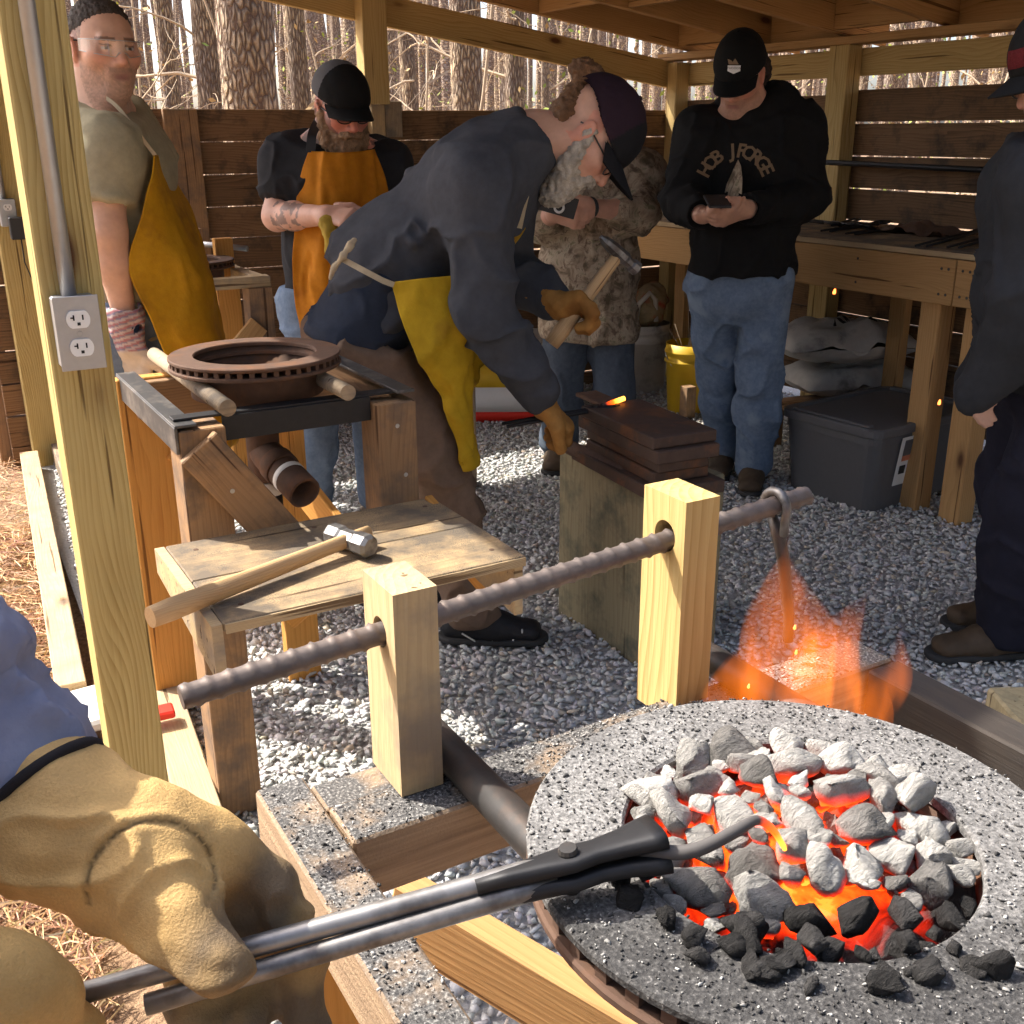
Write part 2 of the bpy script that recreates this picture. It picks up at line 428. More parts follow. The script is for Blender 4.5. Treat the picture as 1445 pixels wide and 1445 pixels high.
def sdf_mesh(f, lo, hi, h):
    lo = np.asarray(lo, float)-2*h; hi = np.asarray(hi, float)+2*h
    B = 4
    nb = np.ceil((hi-lo)/(h*B)).astype(int)
    n = nb*B+1
    # coarse pass at block centres
    cx = [lo[i]+(np.arange(nb[i])+.5)*h*B for i in range(3)]
    G = np.stack(np.meshgrid(*cx, indexing='ij'), -1).reshape(-1, 3).astype(np.float32)
    dc = np.concatenate([f(g) for g in np.array_split(G, max(1, len(G)//200000))])
    act = np.abs(dc) < h*B*1.25
    val = np.full(n, 1.0, np.float32)
    blk = np.argwhere(act.reshape(nb))
    sg = np.where(dc < 0, -1.0, 1.0).reshape(nb).astype(np.float32)
    val[:-1, :-1, :-1] = np.repeat(np.repeat(np.repeat(sg, B, 0), B, 1), B, 2)
    o = np.stack(np.meshgrid(*[np.arange(B+1)]*3, indexing='ij'), -1).reshape(-1, 3)
    ids = (blk[:, None, :]*B+o[None]).reshape(-1, 3)
    lin = np.unique((ids[:, 0]*n[1]+ids[:, 1])*n[2]+ids[:, 2])
    ids = np.stack([lin//(n[1]*n[2]), (lin//n[2]) % n[1], lin % n[2]], 1)
    P = (lo+ids*h).astype(np.float32)
    vals = np.concatenate([f(g) for g in np.array_split(P, max(1, len(P)//150000))])
    val.ravel()[lin] = vals
    sgn = val < 0
    c = sgn[:-1, :-1, :-1].astype(np.int8)
    for dx, dy, dz in ((1,0,0),(0,1,0),(0,0,1),(1,1,0),(1,0,1),(0,1,1),(1,1,1)):
        c = c+sgn[dx:n[0]-1+dx, dy:n[1]-1+dy, dz:n[2]-1+dz]
    cells = np.argwhere((c > 0) & (c < 8))
    cid = np.full(n-1, -1, np.int32); cid[tuple(cells.T)] = np.arange(len(cells))
    cor = np.array([(i >> 2 & 1, i >> 1 & 1, i & 1) for i in range(8)])
    cv = np.stack([val[tuple((cells+k).T)] for k in cor], 1)
    acc = np.zeros((len(cells), 3)); cnt = np.zeros(len(cells))
    for a in range(8):
        for b in range(a+1, 8):
            if np.abs(cor[a]-cor[b]).sum() != 1: continue
            va, vb = cv[:, a], cv[:, b]; mk = (va < 0) != (vb < 0)
            t = np.where(mk, va/np.where(mk, va-vb, 1), 0)
            acc += np.where(mk[:, None], cor[a]+t[:, None]*(cor[b]-cor[a]), 0); cnt += mk
    vert = lo+(cells+acc/cnt[:, None])*h
    quads = []
    for ax in range(3):
        s0 = [slice(None)]*3; s1 = [slice(None)]*3; s0[ax] = slice(0, -1); s1[ax] = slice(1, None)
        e = sgn[tuple(s0)] != sgn[tuple(s1)]
        p = np.argwhere(e); u, v = (ax+1) % 3, (ax+2) % 3
        p = p[(p[:, u] > 0) & (p[:, v] > 0) & (p[:, u] < n[u]-1) & (p[:, v] < n[v]-1)]
        if not len(p): continue
        q = []
        for du, dv in ((-1, -1), (0, -1), (0, 0), (-1, 0)):
            r = p.copy(); r[:, u] += du; r[:, v] += dv; q.append(cid[tuple(r.T)])
        q = np.stack(q, 1); inside = sgn[tuple(p.T)]
        q = np.where(inside[:, None], q, q[:, ::-1]); quads.append(q)
    q = np.concatenate(quads); q = q[(q >= 0).all(1)]
    return vert, q
def vnorm(v, q):
    a = v[q]; n = np.cross(a[:, 2]-a[:, 0], a[:, 3]-a[:, 1]); o = np.zeros_like(v)
    for i in range(4): np.add.at(o, q[:, i], n)
    return o/(np.linalg.norm(o, axis=1)[:, None]+1e-12)
def relax(v, q, it=1, lam=.5):
    for _ in range(it):
        s = np.zeros_like(v); c = np.zeros(len(v))
        for i in range(4):
            for j in (1, 3): np.add.at(s, q[:, i], v[q[:, (i+j) % 4]]); np.add.at(c, q[:, i], 1)
        v = v*(1-lam)+lam*s/np.maximum(c, 1)[:, None]
    return v
def bbox_of(prims_pts, pad): a = np.array(prims_pts); return a.min(0)-pad, a.max(0)+pad
def sdf_obj(name, f, lo, hi, h, mat, parent, disp=None, col=None, it=1):
    v, q = sdf_mesh(f, lo, hi, h)
    if it: v = relax(v, q, it, .4)
    if disp is not None: v = v+vnorm(v, q)*disp(v)[:, None]
    me = mesh_np(name, v, q, True, col(v) if col is not None else None)
    return obj(name, me, mat, parent)
# ---------------------------------------------------------------- ground, gravel, straw
FY, WX = 5.12, 4.055                      # fence face, right wall face
ROOF0, SLOPE = 1.757, .146
def zr(x): return ROOF0+SLOPE*(WX-x)
def ground_mat():
    mt, nt, b = newmat('forest_floor'); co = nd(nt, 'TexCoord').outputs['Object']
    n1 = noise(nt, co, 1.3, 6, .65); n2 = noise(nt, co, 60, 5, .7)
    c = ramp(nt, n1, [(.3, (.30, .175, .095)), (.5, (.40, .26, .15)), (.7, (.48, .34, .21))])
    c = mix(nt, ramp(nt, n2, [(.35, (0, 0, 0)), (.7, (1, 1, 1))]), c, (.14, .08, .045))
    nt.links.new(c, b.inputs['Base Color']); b.inputs['Roughness'].default_value = .95; bump(nt, b, n2, .8, .02); return mt
g = 160.0
n = 60
xs = np.linspace(-g, g, n+1); gv = np.array([(x, y, 0) for x in xs for y in xs])
d = np.hypot(gv[:, 0]-2, gv[:, 1]-2.5)
gv[:, 2] = -.03+np.where(d > 9, .35*fbm(gv*.05, 3), 0)*np.clip((d-9)/12, 0, 1)
gf = np.array([[i*(n+1)+j, (i+1)*(n+1)+j, (i+1)*(n+1)+j+1, i*(n+1)+j+1] for i in range(n) for j in range(n)])
tag(obj('ground', mesh_np('ground', gv, gf, True), ground_mat()), kind='structure')
def gravel_bed():
    mt, nt, b = newmat('gravel_fines'); co = nd(nt, 'TexCoord').outputs['Object']
    n1 = noise(nt, co, 90, 5, .7)
    c = ramp(nt, n1, [(.3, (.3, .3, .29)), (.7, (.5, .49, .48))]); nt.links.new(c, b.inputs['Base Color'])
    b.inputs['Roughness'].default_value = .9; bump(nt, b, n1, .8, .01); return mt
bed = [(.20, -.6, -.004), (4.5, -.6, -.004), (4.5, FY+.03, -.004), (.42, FY+.03, -.004)]
tag(obj('gravel_bed', mesh_np('gravel_bed', bed, [[0, 1, 2, 3]]), gravel_bed()), kind='structure')
def hull_stone(seed, npt=9):
    r = np.random.default_rng(seed); p = r.normal(size=(npt, 3)); p /= np.linalg.norm(p, axis=1)[:, None]
    p *= r.uniform(.75, 1.0, (npt, 1)); p *= np.array([1.0, r.uniform(.6, .85), r.uniform(.42, .65)])
    bm = bmesh.new()
    for q in p: bm.verts.new(q)
    res = bmesh.ops.convex_hull(bm, input=bm.verts)
    bmesh.ops.delete(bm, geom=[e for e in res['geom_interior'] if isinstance(e, bmesh.types.BMVert)], context='VERTS')
    bmesh.ops.recalc_face_normals(bm, faces=bm.faces)
    bm.verts.index_update(); v = np.array([x.co[:] for x in bm.verts]); f = np.array([[x.index for x in q.verts] for q in bm.faces]); bm.free(); return v, f
STONES = [hull_stone(100+i) for i in range(14)]
def rand_rot(n, tilt=.6):
    a = RNG.uniform(0, 2*np.pi, n); t = RNG.normal(0, tilt, n); p = RNG.uniform(0, 2*np.pi, n)
    ca, sa, ct, st = np.cos(a), np.sin(a), np.cos(t), np.sin(t)
    Rz = np.zeros((n, 3, 3)); Rz[:, 0, 0] = ca; Rz[:, 0, 1] = -sa; Rz[:, 1, 0] = sa; Rz[:, 1, 1] = ca; Rz[:, 2, 2] = 1
    Rx = np.zeros((n, 3, 3)); Rx[:, 0, 0] = 1; Rx[:, 1, 1] = ct; Rx[:, 1, 2] = -st; Rx[:, 2, 1] = st; Rx[:, 2, 2] = ct
    return Rz@Rx
def scatter(shapes, pos, size, cols, tilt=.6):
    n = len(pos); which = RNG.integers(0, len(shapes), n); R = rand_rot(n, tilt); vs = []; fs = []; cs = []; o = 0
    for k, (v, f) in enumerate(shapes):
        i = np.where(which == k)[0]
        if not len(i): continue
        w_ = np.einsum('nij,kj->nki', R[i], v)*size[i][:, None, None]+pos[i][:, None, :]
        vs.append(w_.reshape(-1, 3)); fs.append((f[None]+(np.arange(len(i))*len(v))[:, None, None]+o).reshape(-1, 3)); o += len(i)*len(v)
        cs.append(np.repeat(cols[i], len(v), 0))
    return np.concatenate(vs), np.concatenate(fs), np.concatenate(cs)
def gravel():
    sp = .0188; gx = np.arange(.2, 4.3, sp); gy = np.arange(.5, FY-.02, sp)
    P = np.stack(np.meshgrid(gx, gy), -1).reshape(-1, 2); P = P+RNG.uniform(-.5, .5, P.shape)*sp*1.2
    edge = .24+(P[:, 1]-2.6)*.088; P = P[(P[:, 0] > edge+.06)]
    # only what the lens or its neighbourhood can see
    d = np.stack([P[:, 0], P[:, 1], np.zeros(len(P))], 1)-CAM; dep = d@FW; px = 722.5+F_PX*(d@RT)/dep; py = 722.5-F_PX*(d@UP)/dep
    P = P[(dep > .2) & (px > -260) & (px < 1700) & (py < 1750)]
    n = len(P); sz = RNG.lognormal(np.log(.0138), .25, n).clip(.008, .026)
    pos = np.stack([P[:, 0], P[:, 1], RNG.uniform(.001, .009, n)], 1)
    t = RNG.uniform(.72, 1.2, n)[:, None]*np.array([.56, .555, .54]); t += RNG.normal(0, .012, (n, 3)); br = RNG.random(n) < .07
    t[br] *= np.array([1.05, .9, .74]); t = t.clip(.1, .68)
    v, f, c = scatter(STONES, pos, sz, t, .7)
    return mesh_np('gravel', v, f, False, c)
M['stone'] = vcol('gravel_stone', .88, .25, nscale=160, var=.22, bmp=.4, bd=.001)
tag(obj('gravel', gravel(), M['stone']), 'grey crushed stone gravel covering the shed floor', 'gravel', kind='stuff')
def straw():
    n = 34000
    P = np.stack([RNG.uniform(-1.3, .5, n), RNG.uniform(.55, 6.2, n)], 1)
    k = RNG.random(n) < .55; P[k, 0] = RNG.uniform(-.25, .42, k.sum()); P[k, 1] = RNG.uniform(.7, 4.2, k.sum())
    edge = .20+(P[:, 1]-2.6)*.088; P = P[P[:, 0] < edge-.0]; n = len(P)
    a = RNG.uniform(0, 2*np.pi, n); L = RNG.uniform(.05, .12, n); z = RNG.uniform(-.025, .02, n)+.0; wd = .0011
    dx = np.stack([np.cos(a), np.sin(a)], 1); px_ = np.stack([-np.sin(a), np.cos(a)], 1); bend = RNG.normal(0, .18, n)
    vs = []
    for t in (-.5, 0, .5):
        c = P+dx*(L*t)[:, None]+px_*(bend*L*(t*t))[:, None]
        zz = z+RNG.uniform(0, .014, n)*(1 if t else 1.4)
        for s in (-1, 1): vs.append(np.concatenate([c+px_*wd*s, (zz+s*.0009)[:, None]], 1))
    v = np.stack(vs, 1).reshape(-1, 3); b = np.arange(n)[:, None]*6
    f = np.concatenate([b+np.array([0, 1, 3, 2]), b+np.array([2, 3, 5, 4])])
    col = np.array([.52, .33, .19])*RNG.uniform(.5, 1.3, n)[:, None]+RNG.normal(0, .02, (n, 3))
    return mesh_np('pine_straw', v, f, False, np.repeat(col.clip(.05, .8), 6, 0))
tag(obj('pine_straw', straw(), vcol('straw', .85, .2, var=.1, bmp=0)), 'dry brown pine straw spread beside the gravel', 'pine straw', kind='stuff')
# ---------------------------------------------------------------- the shed
shed = thing('shed', 'open-fronted pole shed with plank walls and a low sloping wooden roof', 'shed', (2.2, 3.2, 0))
T = .036
# back fence boards in three lengths between the posts
fx = [.36, 1.02, 2.215, WX+.02]
for r in range(11):
    zt = 1.509-.1437*r
    for i in range(3):
        if r == 0 and i == 2: pass
        dz = RNG.normal(0, .0025)
        board('wall_board', (fx[i]+.003, FY+T/2+RNG.uniform(0, .004), zt-.069+dz), (fx[i+1]-.003, FY+T/2+RNG.uniform(0, .004), zt-.069+RNG.normal(0, .003)), .1375, T, M['fence'], shed)
wy = [FY+.02, 3.93, 2.35, .9]
for r in range(10):
    zt = 1.575-.1467*r
    for i in range(3):
        if i == 0 and r == 0: zz = zt-.012
        else: zz = zt
        board('wall_board', (WX+T/2+RNG.uniform(0, .004), wy[i]-.003, zz-.07+RNG.normal(0, .002)), (WX+T/2, wy[i+1]+.003, zz-.07+RNG.normal(0, .003)), .1385, T, M['fence'], shed)
def post(x, y, z0, z1, mat, W=.09, D=.09): return board('post', (x, y, z0), (x, y, z1), W, D, mat, shed, wdir=(1, 0, 0), ch=.003)
post(.238, 1.755, -.02, zr(.28)+.02, M['treated_post'], .088, .086)
# far left post with the second outlet, and the painted brown plank leaning outside it
pl = PY(40, 400, FY-.05); post(pl[0]-.01, FY-.047, -.02, zr(.4)-.02, M['treated_post'], .16, .088)
pb = post(pl[0]-.17, FY+.09, -.02, 1.62, M['brown'], .09, .05); pb.name = 'leaning_plank'
a = PY(263, 240, FY-.02); board('batten', (a[0], FY-.02, .28), (a[0]-.005, FY-.02, 1.506), .150, .036, M['brown'], shed, wdir=(1, 0, 0))
a = PY(527, 100, FY-.05); post(a[0], FY-.046, 1.53, zr(a[0])+.01, M['treated'], .125, .088)
board('post_block', (a[0]+.10, FY-.02, 1.38), (a[0]+.10, FY-.02, 1.545), .09, .04, M['greywood'], shed, wdir=(1, 0, 0))
board('post', (a[0]+.015, FY-.025, -.02), (a[0]+.015, FY-.025, 1.528), .07, .05, M['pale'], shed, wdir=(1, 0, 0))
post(WX-.046, FY-.05, -.02, ROOF0, M['treated'], .088, .09)
b_ = PX(1186, 150, WX-.05); post(WX-.047, b_[1], -.02, ROOF0+.01, M['treated'], .09, .12)
post(WX-.047, 2.45, -.02, ROOF0+.01, M['treated'])
post(WX-.047, .95, -.02, ROOF0+.01, M['treated'])
# sloping beam over the fence, plates over the right wall
board('beam', (.18, FY+.02, zr(.18)-.068), (WX+.04, FY+.02, zr(WX+.04)-.068), .136, .04, M['treated'], shed)
board('beam', (WX+.02, FY, ROOF0-.062), (WX+.02, .7, ROOF0-.062), .118, .04, M['treated'], shed)
board('wall_plate', (WX-.045, FY+.06, ROOF0+.028), (WX-.045, .7, ROOF0+.028), .036, .13, M['rafter'], shed)
board('beam', (.285, FY, zr(.285)-.05), (.285, 1.5, zr(.285)-.05), .14, .04, M['treated'], shed)
# rafters down the slope, blocking between them, sheets on top
ry = [4.98, 4.42, 3.86, 3.30, 2.74, 2.18, 1.74]
for i, y in enumerate(ry):
    board('rafter', (-.12, y, zr(-.12)+.115), (WX+.22, y, zr(WX+.22)+.115), .138, .038, M['rafter'], shed)
    if i+1 < len(ry):
        for x in (3.98, 3.1, 2.25, 1.2):
            xx = x+(.09 if i % 2 else -.05)
            board('blocking', (xx, y-.022, zr(xx)+.118), (xx, ry[i+1]+.022, zr(xx)+.118), .13, .038, M['rafter'], shed)
for i, (y0, y1) in enumerate(((5.38, 4.15), (4.14, 2.93), (2.92, 1.72))):
    for j, (x0, x1) in enumerate(((-.16, 2.10), (2.112, 4.40))):
        board('roof_sheet', (x0, (y0+y1)/2, zr(x0)+.196), (x1, (y0+y1)/2, zr(x1)+.196), y0-y1+.006, .014, M['roofply'], shed, wdir=(0, 1, 0))
tube('wall_rail', [PX(1165, 229, WX-.09), PX(1165, 229, WX-.09)*.0+PX(1165, 229, WX-.09)+V3(0, -.8, -.012), PX(1165, 229, WX-.09)+V3(0, -2.2, -.03)], .0125, M['black_iron'], shed)
# ---------------------------------------------------------------- the pine woods behind the shed
def bark():
    mt, nt, b = newmat('pine_bark'); co = objco(nt, (.2, .2, 1))
    c1 = nd(nt, 'Mapping', {'Vector': co, 'Scale': (25, 25, 10)}).outputs[0]
    wb = nd(nt, 'TexNoise', {'Vector': c1, 'Scale': 1.3, 'Detail': 4.0}).outputs['Color']
    c1 = nd(nt, 'VectorMath', {0: c1, 1: nd(nt, 'VectorMath', {0: wb, 1: (.7, .7, .7)}, operation='MULTIPLY').outputs[0]}, operation='ADD').outputs[0]
    vo = nd(nt, 'TexVoronoi', {'Vector': c1, 'Scale': 1.0}, feature='DISTANCE_TO_EDGE').outputs['Distance']
    pl = ramp(nt, vo, [(0, (0, 0, 0)), (.10, (.35, .35, .35)), (.28, (1, 1, 1))])
    n1 = noise(nt, co, 30, 5, .65); n2 = noise(nt, co, 2.2, 3)
    c = ramp(nt, n1, [(.3, (.42, .30, .185)), (.55, (.58, .45, .30)), (.75, (.70, .60, .44))])
    c = mix(nt, ramp(nt, n2, [(.4, (0, 0, 0)), (.65, (1, 1, 1))]), c, (.36, .30, .25))
    c = mix(nt, pl, (.15, .10, .075), c)
    nt.links.new(c, b.inputs['Base Color']); b.inputs['Roughness'].default_value = .95; b.inputs['Specular IOR Level'].default_value = .1
    bump(nt, b, mth(nt, 'ADD', pl, mth(nt, 'MULTIPLY', n1, .5)), 1.0, .02); return mt
M['bark'] = bark()
M['twig'] = plain('dead_twig', (.47, .37, .26), .9, 0, .1, 20, .3, 0)
M['leaf'] = vcol('understory_leaf', .7, .2, var=.2, bmp=0)
def trunk_np(seed, hgt=9.0, seg=20, rows=26):
    r = np.random.default_rng(seed); v = []
    lean = r.normal(0, .012, 2); ph = r.uniform(0, 6, 4)
    for i in range(rows+1):
        z = hgt*(i/rows)**1.25; rad = (1-.42*z/hgt)*(1+.45*math.exp(-z/.35))
        cx = lean[0]*z*8+.25*math.sin(z*.5+ph[0]); cy = lean[1]*z*8+.25*math.sin(z*.43+ph[1])
        for j in range(seg):
            a = 2*np.pi*j/seg; q = rad*(1+.05*math.sin(3*a+ph[2]+z)+.05*r.normal())
            v.append((q*math.cos(a)+cx-.25*math.sin(ph[0]), q*math.sin(a)+cy-.25*math.sin(ph[1]), z))
    f = [[i*seg+j, i*seg+(j+1) % seg, (i+1)*seg+(j+1) % seg, (i+1)*seg+j] for i in range(rows) for j in range(seg)]
    return np.array(v), np.array(f)
def branch_np(seed, L=1.0, r0=.012, n=7, droop=.1, forks=4):
    r = np.random.default_rng(seed); parts = []
    def limb(p, d, L, r0, lv):
        pts = [np.array(p)]; d = nrm(d)
        for i in range(n):
            d = nrm(d+r.normal(0, .16, 3)+V3(0, 0, -droop*.2)); pts.append(pts[-1]+d*L/n)
        parts.append(tube_np(pts, np.linspace(r0, r0*.25, n+1), 4, False))
        if lv:
            for _ in range(forks):
                i = r.integers(1, n); limb(pts[i], nrm(d+r.normal(0, .7, 3)), L*r.uniform(.3, .6), r0*.55, lv-1)
    limb((0, 0, 0), (1, 0, .15), L, r0, 1)
    return join_np(parts)
TR = [trunk_np(i) for i in range(5)]
BR = []
for i in range(6):
    v, f = branch_np(40+i); BR.append(mesh_np('branch', v, f)); BR[-1].materials.append(M['twig'])
tcount = 0
def pine(x, y, rad, label, group=None, nb=3, hgt=1.0, h0=.3, h1=3.2):
    global tcount
    t = thing('pine_tree', label, 'tree', (x, y, -.05), group)
    v, f = TR[tcount % 5]; key = 'trunk%d' % (tcount % 5)
    me = bpy.data.meshes.get(key)
    if me is None: me = mesh_np(key, v, f, True); me.materials.append(M['bark'])
    o = bpy.data.objects.new('trunk', me); COL.objects.link(o); o.parent = t
    o.scale = (rad, rad, hgt); o.rotation_euler = (random.gauss(0, .012), random.gauss(0, .012), random.uniform(0, 6.28))
    for _ in range(nb):
        b = bpy.data.objects.new('dead_branch', BR[random.randrange(6)]); COL.objects.link(b); b.parent = t
        a = random.uniform(0, 6.28); z = random.uniform(h0, h1); b.location = (math.cos(a)*rad*.8, math.sin(a)*rad*.8, z)
        s = random.uniform(.6, 1.6); b.scale = (s, s, s); b.rotation_euler = (random.uniform(-.5, .5), random.uniform(-.6, .3), a)
    tcount += 1
    return t
def pine_px(px, wpx, dist, label, **k):
    p = PV(px, 140, dist); dep = (p-CAM)@FW; pine(p[0], p[1], wpx/2/F_PX*dep, label, **k)
pine_px(350, 84, 7.2, 'broad scaly pine trunk just beyond the fence behind the bearded man', nb=2)
pine_px(296, 34, 9.0, 'brown pine trunk tucked behind the broad scaly trunk', nb=3)
pine_px(427, 30, 9.6, 'dark straight pine trunk rising behind the bearded man\'s black and grey cap', nb=3)
pine_px(590, 24, 12.5, 'slim pine trunk just beyond the split upper post on the fence', nb=4)
pine_px(661, 46, 9.6, 'stout brown pine trunk above the back of the bending man', nb=3)
pine_px(729, 30, 11.0, 'pine trunk beside the bending man\'s hair bun', nb=3)
pine_px(243, 26, 11.5, 'reddish pine trunk above the fence beside the man in safety glasses', nb=3)
pine_px(20, 22, 9.5, 'pine trunk seen between the corner post and the outlet post', nb=3)
GT = 'pine trunks crowding the woods behind the shed'
k = 0
while k < 130:
    d_ = 12+38*random.random()**.75; px = random.uniform(-420, 1750)
    p = PV(px, 140, d_); k += 1
    pine(p[0], p[1], random.uniform(.08, .20), 'slender pine trunk among many in the woods behind the shed', group=GT, nb=2 if d_ < 24 else 0, h0=.8, h1=4.0)
# leaning saplings and dead sticks
def sapling(px, top, d0, lean, label, r=.018):
    p = PV(px, 160, d0); base = np.array([p[0], p[1], -.05]); q = base+RT*lean+V3(0, 0, top)
    pts = [base+(q-base)*t+RT*.12*math.sin(3*t) for t in np.linspace(0, 1, 9)]
    t = thing('sapling', label, 'sapling', base, 'leaning saplings behind the fence')
    tube('stem', pts, np.linspace(r, r*.4, 9), M['twig'], t, 7)
    for _ in range(4):
        b = bpy.data.objects.new('twig', BR[random.randrange(6)]); COL.objects.link(b); b.parent = t
        i = random.randrange(3, 8); b.location = Vector(pts[i]-base); s = random.uniform(.4, .9); b.scale = (s, s, s); b.rotation_euler = (random.uniform(-.8, .8), random.uniform(-.9, .3), random.uniform(0, 6.28))
for px, top, d0, ln in ((612, 3.4, 8.5, .5), (392, 2.6, 7.6, -.55), (220, 2.6, 7.0, -.35), (690, 2.4, 10, .9), (850, 2.6, 9, -.5), (560, 3.0, 11, .3), (150, 2.8, 9.5, .3), (480, 2.8, 10.5, -.4), (770, 3, 12, .35), (1290, 2.6, 8.5, .8), (1340, 2.5, 9.5, -.6), (1230, 2.4, 10.5, .5), (60, 2.5, 9, .2)):
    sapling(px, top, d0, ln, 'thin bare leaning sapling in the woods behind the shed')
def brush():
    parts = []
    for i in range(110):
        d0 = random.uniform(7.0, 22); px = random.uniform(-300, 1700); p = PV(px, 150, d0)
        if p[0] < WX+.5 and p[1] < FY+.6: continue
        v, f = branch_np(500+i % 40, L=random.uniform(.8, 2.4), r0=.007, n=5, droop=-.2, forks=5)
        v = rot_to(v, nrm(np.array([random.gauss(0, .6), random.gauss(0, .6), 1.0])), (1, 0, 0), (p[0], p[1], random.uniform(-.05, 1.3))); parts.append((v, f))
    v, f = join_np(parts); return mesh_np('brush', v, f)
tag(obj('brush', brush(), M['twig']), 'tangle of bare twigs and brush under the pines', 'brush', kind='stuff')
def leaves():
    n = 9000; d0 = RNG.uniform(8, 26, n); px = RNG.uniform(-300, 1750, n); z = RNG.uniform(.2, 2.6, n)
    cl = RNG.integers(0, 130, n); cx = RNG.uniform(-300, 1750, 130); cd = RNG.uniform(8, 24, 130)
    px = cx[cl]+RNG.normal(0, 40, n); d0 = cd[cl]+RNG.normal(0, .6, n)
    P = np.array([PV(a, 150, max(b, 7.2)) for a, b in zip(px, d0)]); P[:, 2] = z
    ok = (P[:, 1] > FY+.8) | (P[:, 0] > WX+.8); P = P[ok]; n = len(P)
    s = RNG.uniform(.012, .035, n); u = RNG.normal(size=(n, 3)); u /= np.linalg.norm(u, axis=1)[:, None]; w_ = np.cross(u, RNG.normal(size=(n, 3))); w_ /= np.linalg.norm(w_, axis=1)[:, None]
    v = np.stack([P+u*s[:, None], P+w_*s[:, None]*.5, P-u*s[:, None], P-w_*s[:, None]*.5], 1).reshape(-1, 3)
    c = np.where((RNG.random(n) < .55)[:, None], np.array([.30, .36, .07]), np.array([.42, .28, .12]))*RNG.uniform(.6, 1.3, n)[:, None]
    return mesh_np('understory_leaves', v, np.arange(4*n).reshape(-1, 4), False, np.repeat(c, 4, 0))
tag(obj('understory_leaves', leaves(), M['leaf']), 'sparse yellow green and tan leaves under the pines', 'leaves', kind='stuff')
def far_woods():
    parts = []
    for i in range(620):
        d0 = random.uniform(50, 95); p = PV(random.uniform(-700, 2100), 140, d0); r = random.uniform(.08, .3); h_ = random.uniform(9, 16)
        parts.append(tube_np([(p[0], p[1], -1), (p[0]+random.gauss(0, .2), p[1], h_*.5), (p[0]+random.gauss(0, .4), p[1], h_)], [r, r*.85, r*.6], 6, False))
    v, f = join_np(parts); return mesh_np('far_woods', v, f, True)
tag(obj('far_woods', far_woods(), M['bark']), 'distant mass of pine trunks deep in the woods', 'woods', kind='stuff')
def canopy():  # unseen pines added to cut sky fill, left open toward the sun
    sun_az = math.atan2(-LD.x, -LD.y); P = []; parts = []
    for i in range(120):
        az = RNG.uniform(-math.pi, math.pi); da = (az-sun_az+math.pi) % (2*math.pi)-math.pi
        if abs(da) < math.radians(34): continue
        d0 = RNG.uniform(8, 20); c = np.array([1.5+d0*math.sin(az), 2.0+d0*math.cos(az)])
        rel = (az-YAW+math.pi) % (2*math.pi)-math.pi; ahead = abs(rel) < math.radians(60)
        if ahead: continue
        z0, z1 = (5.5, 14) if ahead else (RNG.uniform(2.2, 4.0), RNG.uniform(10, 14))
        n = 190; z = RNG.uniform(z0, z1, n); r = 1.9*np.sqrt(RNG.random(n))*(1.15-(z-z0)/(z1-z0)*.75); a = RNG.uniform(0, 6.28, n)
        P.append(np.stack([c[0]+r*np.cos(a), c[1]+r*np.sin(a), z], 1))
        if not ahead: parts.append(tube_np([(c[0], c[1], -.1), (c[0], c[1], z1)], [.16, .05], 7, False))
    P = np.concatenate(P); n = len(P); s = RNG.uniform(.16, .34, n); u = RNG.normal(size=(n, 3)); u /= np.linalg.norm(u, axis=1)[:, None]; w_ = np.cross(u, RNG.normal(size=(n, 3))); w_ /= np.linalg.norm(w_, axis=1)[:, None]
    v = np.stack([P+u*s[:, None], P+w_*s[:, None]*.6, P-u*s[:, None], P-w_*s[:, None]*.6], 1).reshape(-1, 3); c = np.array([.075, .10, .035])*RNG.uniform(.6, 1.4, n)[:, None]
    tag(obj('sky_block_pines', mesh_np('sky_block_pines', v, np.arange(4*n).reshape(-1, 4), False, np.repeat(c, 4, 0)), M['leaf']), 'green pine tops added out of view to cut the sky light', 'canopy', kind='stuff')
    v, f = join_np(parts); tag(obj('sky_block_trunks', mesh_np('sky_block_trunks', v, f, True), M['bark']), 'pine trunks added out of view under the sky-blocking tops', 'woods', kind='stuff')
canopy()
